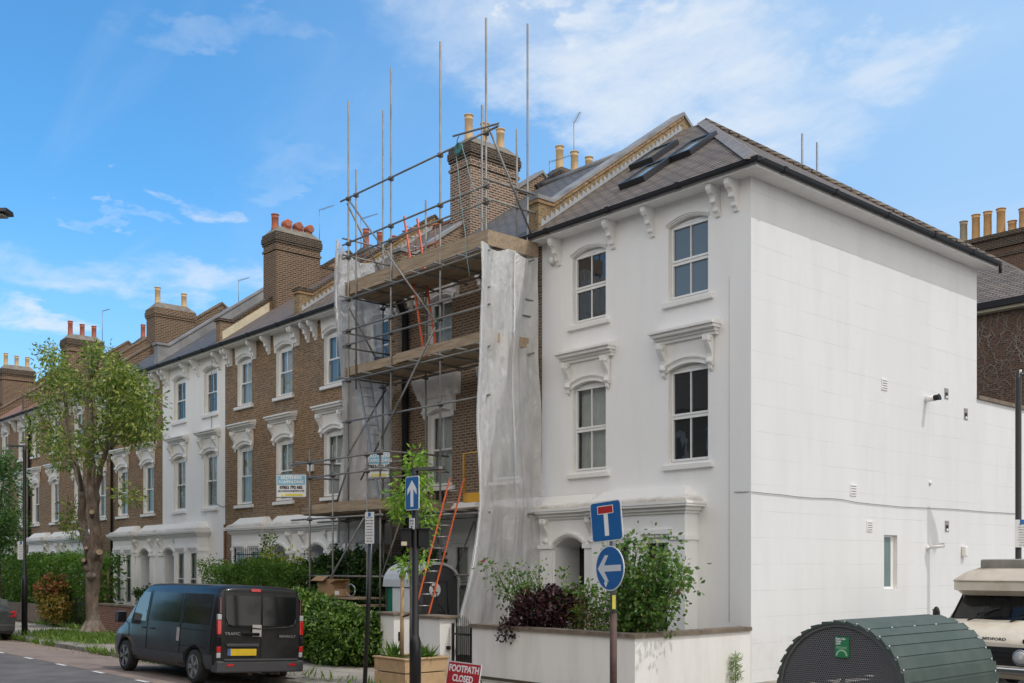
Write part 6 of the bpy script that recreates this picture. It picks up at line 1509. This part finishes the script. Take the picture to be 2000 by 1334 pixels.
MT['gsign']=M_var('green_sign',(.03,.24,.10),.5,.08,5); MT['gsl']=M_var('pale_green_sign_print',(.35,.62,.38),.5,.05,5)
t=thing('hangar_sign','small green notice with white lettering on the perforated panel','sign',((a.x+b.x)/2,HY0-.02,b.z)); m=MB(); m.box(a.x,b.x,HY0-.028,HY0-.006,b.z,a.z); m.build('sign_plate',MT['gsign'],t)
cx_=(a.x+b.x)/2; hh=a.z-b.z; wd=b.x-a.x; m=MB()
for i,s_ in enumerate(('Rent a bike','hangar','space')): text_mb(m,s_,hh*.135,basis((a.x+.02,HY0-.030,a.z-hh*(.10+.115*i)),(1,0,0),(0,0,1)),align='LEFT',bold=.0015,xs=.82)
m.build('lettering',MT['white'],t)
m=MB(); 
for i in range(10): 
    a0_,a1_=R(18*i),R(18*(i+1)); r0,r1=wd*.30,wd*.42; q=(cx_,b.z+hh*.08)
    m.prism([(q[0]+r0*math.cos(a0_),q[1]+r0*math.sin(a0_)),(q[0]+r1*math.cos(a0_),q[1]+r1*math.sin(a0_)),(q[0]+r1*math.cos(a1_),q[1]+r1*math.sin(a1_)),(q[0]+r0*math.cos(a1_),q[1]+r0*math.sin(a1_))],HY0-.032,HY0-.028,'y')
for z in(.50,.46,.42): m.box(a.x+.02,b.x-.03,HY0-.032,HY0-.028,b.z+hh*z,b.z+hh*z+.006)
m.build('sign_print',MT['gsl'],t)
# bicycle inside, seen through the perforations
def bicycle(lab,x,y,rz):
    t=thing('bicycle',lab,'bicycle',(x,y,GZ),rz,local=True)
    for wx in(-.52,.52):
        m=MB(); m.tube([(wx+.33*math.cos(R(a)),0,.34+.33*math.sin(R(a))) for a in range(0,361,12)],.018,6,False); w_=m.build('bicycle_wheel',MT['tyre'],t)
        m=MB()
        for a in range(0,180,20): m.tube([(wx+.32*math.cos(R(a)),0,.34+.32*math.sin(R(a))),(wx-.32*math.cos(R(a)),0,.34-.32*math.sin(R(a)))],.003,3)
        m.build('spokes',MT['iron'],w_)
    m=MB()
    for a_,b_ in(((-.52,.34),(-.12,.30)),((-.12,.30),(.36,.72)),((-.12,.30),(-.25,.80)),((-.25,.76),(.35,.80)),((-.52,.34),(-.24,.74)),((.52,.34),(.34,.90))): m.tube([(a_[0],0,a_[1]),(b_[0],0,b_[1])],.018,6)
    m.build('bicycle_frame',MT['carp'],t); m=MB(); m.tube([(.34,-.28,.97),(.34,0,.92),(.34,.28,.97)],.014,6); m.build('handlebar',MT['iron'],t)
    m=MB(); m.obox((-.27,0,.86),(.12,0,0),(0,.06,0),(0,0,.03)); m.build('saddle',MT['iron'],t,bev=.02)
bicycle('bicycle stored behind the perforated hangar end',-8.65,14.9,.15)
# ================================================================== street furniture
MT['lampb']=M_var('black_gloss_column',(.012,.012,.014),.32,.2,4); MT['bluesign']=M_var('blue_sign_face',(.012,.12,.36),.4,.05,4); MT['redsign']=M_var('red_sign_face',(.45,.02,.025),.45,.08,5); MT['gsteel']=M_var('grey_sign_post',(.20,.21,.21),.5,.2,6,.4); MT['brownp']=M_var('rusty_brown_post',(.10,.055,.045),.7,.3,8); MT['signe']=M_var('sign_border',(.70,.71,.72),.4,.05,5)
def lamp(lab,x,y,h,head,r0=.10,r1=.06,zb=1.05,hl=.62,grp=None,arm=None):
    t=thing('street_lamp',lab,'street lamp',(x,y,0),group=grp)
    m=MB(); m.lathe([(r0,0),(r0,zb),(r1+.01,zb+.12),(r1,zb+.14),(r1,h-.1),(r1*.9,h)],(x,y,0),18); m.build('column',MT['lampb'],t)
    hd=Vector((head[0],head[1],0)).normalized(); sd=Vector((-hd.y,hd.x,0)); c=Vector((x,y,h)); m=MB()
    n=10; vs=[]
    for i in range(n+1):
        f=i/n; w_=.035+.115*math.sin(min(1,f*1.5)*math.pi/2)*(1 if f<.9 else .8); 
        p=c+hd*(hl*f-.05)+Vector((0,0,.05+.03*f)); vs+=[p-sd*w_+Vector((0,0,-.02)),p-sd*w_*.8+Vector((0,0,.035)),p+sd*w_*.8+Vector((0,0,.035)),p+sd*w_+Vector((0,0,-.02))]
    fs=[(4*i+j,4*i+(j+1)%4,4*i+4+(j+1)%4,4*i+4+j) for i in range(n) for j in range(4)]+[(3,2,1,0),(4*n,4*n+1,4*n+2,4*n+3)]
    m.add(vs,fs,False); m.lathe([(r1*.8,-.12),(r1*.95,-.1),(r1*.95,.06),(0,.08)],c,12); o=m.build('lamp_head',MT['lampb'],t)
    p=c+hd*(hl*.62)+Vector((0,0,.028)); MB().obox(p,hd*hl*.25,sd*.08,(0,0,.008)).build('lamp_glass',MT['clear'],o); return t
def HD(dx): return (RT[0]*dx,RT[1]*dx)
p=onD(811,1107,18.7); LA=lamp('short black lamp column carrying the blue arrow sign',p.x,p.y,4.02,(RT[0],RT[1]),.105,.062,1.0,.60)
LPX,LPY=p.x,p.y
p=onZ(48,1240,0); lamp('tall thin black street lamp at the far left in front of the hedge',p.x,p.y,6.45,(-RT[0],-RT[1]),.10,.055,1.9,.62)
p=onD(1989,1107,25.2); lamp('black street lamp beside the blank side wall at the right edge',p.x,p.y,6.95,(RT[0],RT[1]),.11,.07,1.2,.9)
RLX,RLY=p.x,p.y
p=onD(-90,1107,14.5); q=onD(26,418,14.5); t=lamp('street lamp whose head pokes in at the top left corner',p.x,p.y,q.z-.06,(RT[0],RT[1]),.10,.06,1.2,(q-Vector((p.x,p.y,q.z))).length)
m=MB(); m.lathe([(.03,0),(.03,.06),(0,.07)],(RLX+.05,RLY,7.0),8); m.build('photocell',MT['signw'],label='white photocell on top of the right hand street lamp',cat='sensor')
def rrect(w_,h_,r=.04,n=4):
    out=[]
    for cx__,cy__,a0 in((w_/2-r,h_/2-r,0),(-w_/2+r,h_/2-r,90),(-w_/2+r,-h_/2+r,180),(w_/2-r,-h_/2+r,270)):
        for j in range(n+1): a=R(a0+90*j/n); out.append((cx__+r*math.cos(a),cy__+r*math.sin(a)))
    return out
def plate_(name,poly,mat,par,M4,z0,z1):
    m=MB(); m.prism(poly,z0,z1,'z'); v=[M4@Vector(p_) for p_ in m.v]; m.v=[tuple(a) for a in v]; return m.build(name,mat,par)
# arrow plate on lamp
c=Vector((LPX,LPY-.10,0))+Vector((.06,0,onD(817,963,18.55).z)); M4=basis(c,(1,-.05,0),(0,0,1))
t=thing('arrow_sign','blue rectangular sign with white ahead arrow on the lamp column','road sign',c)
w_,h_=.43,.60
plate_('sign_edge',rrect(w_,h_),MT['signe'],t,M4,0,.012); plate_('sign_face',rrect(w_-.03,h_-.03,.03),MT['bluesign'],t,M4,.012,.015)
aw=[(-.045,-.24),(.045,-.24),(.045,.07),(.145,-.03),(.145,.07),(0,.23),(-.145,.07),(-.145,-.03),(-.045,.07)]; plate_('arrow',[(x_,y_) for x_,y_ in aw],MT['white'],t,M4,.015,.018)
for dy in(-.2,.2): m=MB(); m.lathe([(.075,-.02),(.075,.02)],(LPX,LPY,c.z+dy),12); m.build('clamp',MT['iron'],t)
# boxes and notice on the lamp column
for s_,lab in((-1,'dark control box with pale sticker, left of the lamp column'),(1,'dark control box right of the lamp column')):
    q=Vector((LPX,LPY,onD(800,1051,18.7).z))+Vector((RT[0],RT[1],0))*.16*s_; t=thing('control_box',lab,'box',q,group='boxes strapped to the lamp column')
    m=MB(); m.obox(q,Vector((RT[0],RT[1],0))*.095,Vector((-RT[1],RT[0],0))*.10,(0,0,.16)); m.build('box_body',MT['gutter'],t,bev=.012)
    m=MB(); m.obox(q+Vector((0,0,.165)),Vector((RT[0],RT[1],0))*.115,Vector((-RT[1],RT[0],0))*.12,(0,0,.012)); m.build('lid',MT['iron'],t)
    if s_<0: m=MB(); m.obox(q-Vector((FW[0],FW[1],0))*.101+Vector((-.02,-.02,-.10)),Vector((RT[0],RT[1],0))*.05,Vector((FW[0],FW[1],0))*.003,(0,0,.035)); m.build('sticker',MT['cream'],t)
def notice(lab,c,xa,w_,h_,lines,post=None,p_sym=True):
    xa=Vector(xa).normalized(); M4=basis(c,xa,(0,0,1)); t=thing('parking_notice',lab,'sign',c)
    plate_('plate',rrect(w_,h_,.015,2),MT['signe'],t,M4,0,.008)
    m=MB()
    for i,(ln,sz) in enumerate(lines): text_mb(m,ln,sz,M4@Matrix.Translation((0,h_*(.5-(i+.9)/(len(lines)+.8)),.010)),ext=.001,bold=.0005)
    m.build('lettering',MT['black'],t)
    if p_sym: plate_('symbol',rrect(w_*.30,w_*.34,.01,2),MT['bluesign'],t,M4@Matrix.Translation((0,h_*.42,0)),.009,.011)
    return t
notice('small cream notice under the arrow sign on the lamp column',(LPX,LPY-.07,onD(806,1023,18.6).z),(1,0,0),.155,.20,[('NOTICE',.03),('1 - 9',.05),('PB',.04)],None,False)
LN=[('',.02),('Mon - Fri',.036),('8.30 am - 6.30 pm',.026),('Resident permit',.026),('holders only',.026),('Pay by phone',.026),('at other times',.026),('Max stay 2 hours',.026),('No return',.026),('within 1 hour',.026)]
# thin leaning pole
a=onD(712,1400,20.0); a.z=0.0; a=Vector((a.x,a.y,0)); tp=onD(727,1003,20.0)
t=thing('sign_post','thin black leaning pole carrying the tall parking notice','post',a); m=MB(); m.tube([a,tp],.042,12); m.build('pole',MT['lampb'],t); MB().sphere(tp,.045).build('cap',MT['lampb'],t)
c=onD(722,1031,19.93); notice('tall parking notice on the thin leaning pole',c,(.95,.30,0),.21,.60,LN)
c=onD(1996,1042,25.05); notice('parking notice on the street lamp at the right edge',c,(.75,.66,0),.32,.66,LN)
p=onZ(48,1240,0); dd=(p-CAM).length; c=CAM+(onZ(48,1240,0)-CAM); c=Vector((p.x,p.y,0))+Vector((-.05,-.10,onD(45,1075,36.2).z)); notice('parking notice on the far left street lamp',c,(.75,.66,0),.25,.62,LN)
# two blue signs on the rusty pole
D=15.2; a=onD(1198,1334,D); a=Vector((a.x,a.y,0)); tp=onD(1196,1035,D)
t=thing('sign_post','grey and rusty brown post of the no through road sign','post',a)
zc_=onD(1198,1198,D).z; m=MB(); m.tube([a,(a.x,a.y,zc_)],.052,14); m.build('lower_post',MT['brownp'],t); m=MB(); m.tube([(a.x,a.y,zc_),(tp.x,tp.y,onD(1196,985,D).z)],.045,14); m.build('upper_post',MT['gsteel'],t)
m=MB(); m.obox(onD(1199,1176,D-.07),Vector((RT[0],RT[1],0))*.025,Vector((FW[0],FW[1],0))*.01,(0,0,.10)); m.build('cable_tie_tag',MT['signy'],t)
c=onD(1185,1018,D-.12); xa=Vector((.986,.168,0)).normalized(); rollm=Matrix.Rotation(R(5.0),4,'Z'); M4=basis(c,xa,(0,0,1))@rollm
t=thing('no_through_road_sign','blue square sign with white T and red bar, tilted','road sign',c)
plate_('sign_edge',rrect(.53,.58,.05),MT['signe'],t,M4,0,.012); plate_('sign_face',rrect(.50,.55,.04),MT['bluesign'],t,M4,.012,.015)
plate_('white_stem',[(-.035,-.21),(.035,-.21),(.035,.15),(-.035,.15)],MT['white'],t,M4,.015,.018); plate_('bar_border',[(-.135,.105),(.135,.105),(.135,.225),(-.135,.225)],MT['white'],t,M4,.018,.020); plate_('red_bar',[(-.125,.115),(.125,.115),(.125,.215),(-.125,.215)],MT['redsign'],t,M4,.020,.022)
for dy in(.15,-.15): MB().obox(c+Vector((FW[0],FW[1],0))*.05+Vector((0,0,dy)),xa*.12,Vector((0,0,1))*.02,(.0,.01,0)).build('bracket',MT['gsteel'],t)
c=onD(1192,1110,D-.13); xa=Vector((.988,-.15,0)).normalized(); M4=basis(c,xa,(0,0,1))@Matrix.Rotation(R(2),4,'Z')
t=thing('turn_left_sign','round blue sign with a white arrow pointing left','road sign',c)
circ=lambda r:[(r*math.cos(R(a)),r*math.sin(R(a))) for a in range(0,360,10)]
plate_('sign_edge',circ(.325),MT['signe'],t,M4,0,.012); plate_('sign_face',circ(.308),MT['bluesign'],t,M4,.012,.015)
plate_('arrow_shaft',[(-.16,-.045),(.26,-.045),(.26,.045),(-.16,.045)],MT['signe'],t,M4,.015,.018)
plate_('arrow_head',[(-.27,0),(-.10,.19),(-.02,.19),(-.15,.0),(-.02,-.19),(-.10,-.19)],MT['signe'],t,M4,.016,.019) 
plate_('reflector_patch',[(-.13,-.21),(-.09,-.16),(-.05,-.21),(-.09,-.27)],MT['signw'],t,M4,.015,.019)
# planter with sapling
t=thing('planter','square softwood planter with board sides on the pavement','planter',(-17.0,12.42,0))
x0,x1,y0,y1=-17.53,-16.48,11.9,12.95
for i,z in enumerate((0.02,.292)):
    for nm_,bx in(('side_board',(x0,x1,y0,y0+.045)),('side_board',(x0,x1,y1-.045,y1)),('side_board',(x0,x0+.045,y0+.046,y1-.046)),('side_board',(x1-.045,x1,y0+.046,y1-.046))):
        MB().box(*bx,z,z+.252).build(nm_,MT['wood_new'],t,bev=.006)
for bx in((x0-.03,x1+.03,y0-.03,y0+.07),(x0-.03,x1+.03,y1-.07,y1+.03),(x0-.03,x0+.07,y0+.071,y1-.071),(x1-.07,x1+.03,y0+.071,y1-.071)): MB().box(*bx,.546,.575).build('rim_board',MT['wood_new'],t,bev=.005)
MB().box(x0+.05,x1-.05,y0+.05,y1-.05,.3,.50).build('soil',MT['soil'],t)
m=MB(); m.tube([(-17.12,12.28,.45),(-17.10,12.28,2.20)],.040,12); t=m.build('tree_stake',MT['wood_new'],label='round timber stake in the planter',cat='stake')
sp_=onD(803,1107,20.7); sx,sy=sp_.x,sp_.y
t=thing('sapling','young sapling with bright green leaves growing in the planter','tree',(sx,sy,.5))
m=MB(); m.tube([(sx,sy,.45),(sx+.01,sy,1.6),(sx-.02,sy,2.6),(sx+.02,sy,3.6),(sx,sy,4.35)],[.035,.032,.026,.018,.006],10); m.build('trunk',MT['bark'],t)
m=MB(); m.tube([(-17.11,12.28,1.35),(sx,sy,1.42)],.018,6); m.build('tie',MT['tyre'],t)
def S(px,py,dy=0): return onD(px,py,20.7+dy)
rr=random.Random(77); cs=[]
for (px,py,rx,ry,n) in((812,900,20,14,26),(825,925,22,16,26),(800,950,24,22,34),(775,975,20,16,30),(790,1005,26,16,34),(835,1020,16,12,18),(765,990,12,10,12),(840,990,14,18,16),(800,1100,20,14,20),(825,1088,16,10,14),(790,1110,14,14,10),(815,1050,14,14,10),(800,905,8,10,8),(825,950,24,30,30)):
    for _ in range(n):
        a_=rr.uniform(0,6.28); r_=rr.random()**.5; cs.append(S(px+rx*r_*math.cos(a_),py+ry*r_*math.sin(a_),rr.gauss(0,.22)))
cs=[Vector((sx+(c.x-sx)*.82,sy+(c.y-sy)*.82,c.z)) for i,c in enumerate(cs) if i%5<3]; foliage(t,tuft_pts(cs,7,(.08,.08,.07),78),.125,MT['lf_sap'],78,aspect=.38,down=.7)
m=MB()
for c in cs[::6]: z_=max(1.7,c.z-.35); m.tube([(sx,sy,z_),(sx*.4+c.x*.6,sy*.4+c.y*.6,c.z-.08),c],[.012,.008,.003],5)
m.build('twigs',MT['bark2'],t,kind='stuff')
t=thing('lavender','small green herb plants in the planter','plant',(-17.0,12.4,.5)); cs=[(-17.25+rr.gauss(0,.05),12.15+rr.gauss(0,.06),.52) for _ in range(40)]+[(-16.7+rr.gauss(0,.05),12.5+rr.gauss(0,.08),.52) for _ in range(50)]
foliage(t,cs,.34,MT['lf_hedge'],79,aspect=.10,down=-1.5); foliage(t,[(c[0],c[1],c[2]+.1*rr.random()) for c in cs],.22,MT['lf_hedge'],80,aspect=.14,down=-1.0,name='leaves')
# footpath closed sign
c=Vector((-14.15,11.5,0)); x0s=onD(877,1300,18.9); 
t=thing('footpath_closed_sign','red sign with white lettering leaning on the pavement','sign',(-14.3,11.6,0))
A=onD(877,1290,18.9); Bq=onD(941,1298,18.1); xa=Vector((Bq.x-A.x,Bq.y-A.y,0)); wS=xa.length; xa.normalize(); back=Vector((-xa.y,xa.x,0)); ya=(Vector((0,0,1))+back*.18).normalized()
cs_=(A+Bq)/2; cs_.z=(A.z+Bq.z)/2; hS=.62; ctr=cs_-ya*hS/2; M4=basis(ctr,xa,ya)
plate_('sign_edge',rrect(wS,hS,.02,2),MT['signe'],t,M4,-.012,0); plate_('sign_face',rrect(wS-.035,hS-.035,.015,2),MT['redsign'],t,M4,0,.003)
m=MB()
for i,s_ in enumerate(('FOOTPATH','CLOSED','AHEAD')): text_mb(m,s_,.165,M4@Matrix.Translation((0,.185-.17*i,.004)),ext=.001,bold=.005,xs=wS*.86/(.165*4.9) if i==0 else wS*.66/(.165*3.9))
m.build('lettering',MT['white'],t)
for s_ in(-1,1): m=MB(); q=ctr+xa*s_*(wS/2-.04)-ya*hS/2; m.tube([q+ya*.1,q-Vector((0,0,max(q.z,0.02)-.0))],.015,6); m.tube([q+ya*.4,Vector((q.x+back.x*.35,q.y+back.y*.35,0.01))],.012,6); m.build('leg',MT['iron'],t)
MB().obox(Vector((-14.25,12.2,.05)),(.3,0,0),(0,.22,0),(0,0,.05)).build('sandbag',MT['orange'],bev=.04,label='small orange block behind the red sign',cat='block') if False else None
# ================================================================== portable toilet
MT['ptgrey']=M_var('dark_grey_moulded_plastic',(.055,.056,.06),.5,.15,3); MT['ptgreen']=M_var('green_moulded_plastic',(.01,.14,.085),.5,.15,3); MT['ptroof']=M_var('translucent_white_roof',(.50,.51,.52),.5,.12,3); MT['ptwhite']=M_var('white_plastic_door',(.70,.71,.72),.5,.08,3)
x0,x1,y0,y1=-21.25,-20.03,14.75,16.05; zr=2.15
t=thing('portable_toilet','green and grey portable toilet with rounded white roof','portable toilet',((x0+x1)/2,y0,.06))
MB().box(x0,x1,y0+.02,y1,.06,.2).build('base',MT['ptgrey'],t)
# side wall: arched in the Y direction
n=14; cyc=(y0+y1)/2; ry=(y1-y0)/2
ap=[(y0,.2),(y0,zr-.25)]+[(cyc-ry*math.cos(math.pi*i/n),zr-.25+.52*math.sin(math.pi*i/n)**.8) for i in range(1,n)]+[(y1,zr-.25),(y1,.2)]
MB().prism([(a*.985+cyc*.015,b) for a,b in ap],x1-.06,x1-.01,'x').build('side_wall',MT['ptgrey'],t); MB().prism(ap,x0+.01,x0+.06,'x').build('side_wall',MT['ptgrey'],t)
m=MB(); m.box(x0+.06,x1-.06,y0+.02,y0+.05,.2,zr-.25); m.build('front_wall',MT['ptgreen'],t); MB().box(x0+.06,x1-.06,y1-.05,y1-.02,.2,zr-.2).build('rear_wall',MT['ptgreen'],t)
MB().box(x0+.30,x1-.18,y0-.005,y0+.02,.3,zr-.30).build('door',MT['ptwhite'],t,bev=.01)
roofp=[(cyc-(ry+.05)*math.cos(math.pi*i/n),zr-.28+.60*math.sin(math.pi*i/n)**.8) for i in range(n+1)]; roofi=[(cyc-(ry-.01)*math.cos(math.pi*i/n),zr-.28+.53*math.sin(math.pi*i/n)**.8) for i in range(n+1)]
m=MB()
for i in range(n): m.prism([roofp[i],roofp[i+1],roofi[i+1],roofi[i]],x0-.04,x1+.04,'x')
m.build('roof',MT['ptroof'],t)
for yv in(y0,y1): MB().box(x1-.03,x1+.02,yv-.02,yv+.02,.2,zr-.2).build('corner_strip',MT['ptroof'],t)
m=MB()
def rib(pts): m.tube([(x1+.0,a,b) for a,b in pts],.014,5)
rib([(y0+.3+.35*math.cos(R(a)),1.55+.42*math.sin(R(a))) for a in range(0,181,15)]); rib([(y0+.3+.52*math.cos(R(a))+.2,.8+.7*math.sin(R(a))) for a in range(20,90,10)]); rib([(y0+.3+.52*math.cos(R(a))+.3,.6+.7*math.sin(R(a))) for a in range(20,90,10)]); rib([(y0+.2,2.0),(y1-.35,2.0),(y1-.3,1.2)]); m.build('moulded_rib',MT['ptgrey'],t)
q=onX(850,1152,x1+.005); m=MB(); m.lathe([(.17,0),(.17,.006)],(x1-.008,q.y,q.z),24,'x'); o=m.build('logo_disc',MT['signw'],t)
m=MB(); text_mb(m,'S',.14,basis((x1+.001,q.y-.03,q.z+.04),(0,1,0),(0,0,1)),bold=.006); m.build('lettering',MT['redsign'],o); m=MB(); text_mb(m,'site hire',.055,basis((x1+.001,q.y,q.z-.06),(0,1,0),(0,0,1)),bold=.002); m.build('lettering',MT['black'],o)
# cardboard boxes and boards in front of the laurels
MT['card']=M_var('cardboard',(.36,.22,.12),.9,.12,4)
Z0=onY(690,1168,15.0).z
t=thing('timber_stack','stack of old boards and sheets beside the scaffold poles','timber stack',(-23.6,15.0,.06)); 
for i in range(9):
    zz_=.1+i*(Z0-.1)/8; a_=rc.uniform(-.12,.12); c=Vector((-23.6+rc.uniform(-.12,.12),15.1,zz_)); MB().obox(c,(1.25*math.cos(a_),1.25*math.sin(a_),0),(-.45*math.sin(a_),.45*math.cos(a_),0),(0,0,.03 if i<8 else .02)).build('board',MT['board'] if i%3 else MT['cream'],t)
t=thing('cardboard_box','open brown cardboard box on the board stack','box',(-24.0,15.0,Z0)); m=MB(); m.obox((-24.1,15.05,Z0+.26),(.38,.03,0),(-.02,.25,0),(0,0,.22)); m.build('carton',MT['card'],t)
m=MB(); m.obox((-23.62,14.95,Z0+.42),(.13,.02,.05),(0,.22,0),(0,0,.006)); m.obox((-24.3,14.75,Z0+.50),(.3,0,0),(0,.09,.06),(0,0,.005)); m.build('flap',MT['card'],t)
t=thing('cardboard_box','small dark carton with a white label beside the open box','box',(-23.5,14.9,Z0)); m=MB(); m.obox((-23.45,14.9,Z0+.13),(.16,.02,0),(-.01,.14,0),(0,0,.09)); m.build('carton',MT['card'],t); MB().obox((-23.45,14.755,Z0+.13),(.09,.005,0),(0,.003,0),(0,0,.05)).build('label',MT['signw'],t)
m=MB(); m.tube([(-23.1+.22*math.cos(R(a)),14.95,Z0+.2+.16*math.sin(R(a))) for a in range(0,360,40)]+[(-22.88,14.95,Z0+.2)],.02,6); m.build('metal_frame',MT['alu'],label='bent metal frame lying on the board stack',cat='metal frame')
# white alarm box on brick house, between windows
p=onY(610,916,FY); MB().box(p.x-.14,p.x+.14,FY-.12,FY,p.z-.08,p.z+.22).build('alarm_box',MT['signw'],bev=.02,label='white alarm box on the brown brick wall behind the scaffold rails',cat='alarm box')
# black satellite/junction items behind arrow sign
p=onY(862,975,FY); t=thing('cable_coil','black cable hanging on the brick wall behind the arrow sign','cable',p); m=MB()
for r_ in(.10,.14,.18): m.tube([(p.x+r_*math.cos(R(a)),FY-.03-r_*.1,p.z+1.5*r_*math.sin(R(a))) for a in range(0,361,30)],.012,5)
m.build('coil',MT['gutter'],t)
# ================================================================== terrace on the other side of the street (seen in reflections)
t=thing('terraced_row','brick terrace across the street, mirrored in the van side and window panes','houses',(-32,-13,0))
m=MB(); m.box(-75,32,-23,-13,-.2,11.5); m.build('wall',MT['stock'],t)
m=MB(); m.prism([(-23.4,11.5),(-12.6,11.5),(-18,15.6)],-75.3,32.3,'x'); m.build('roof',MT['slate'],t)
w1=MB(); g1=MB()
for i in range(35):
    x=-73+i*3.0
    for z in(.9,4.4,8.2): w1.box(x-.75,x+.75,-13.0,-12.93,z-.2,z+2.1); g1.box(x-.48,x+.48,-12.93,-12.92,z,z+1.8)
w1.build('window_surrounds',MT['trim'],t,kind='stuff'); g1.build('window_panes',MT['dark'],t,kind='stuff')
for i,x in enumerate((-62,-44,-30,-14)):
    t=thing('street_tree',('round leafy tree on the opposite pavement, farthest up the street','round leafy tree on the opposite pavement, second farthest','round leafy tree on the opposite pavement, facing the van','round leafy tree on the opposite pavement, nearest the camera')[i],'tree',(x,-8.5,0),group='trees on the opposite pavement')
    m=MB(); m.tube([(x,-8.5,0),(x+.1,-8.5,2.5),(x,-8.5,5)],[.22,.17,.08],8); m.build('trunk',MT['bark'],t)
    q,nr=blob_pts([(x,-8.5,5.6,2.3,1.8,2.0,1800),(x+1.2,-8.6,4.6,1.4,1.3,1.1,700),(x-1.2,-8.3,4.8,1.5,1.3,1.2,700)],60+i,.8); foliage(t,q,.30,MT['lf_tree'],60+i)
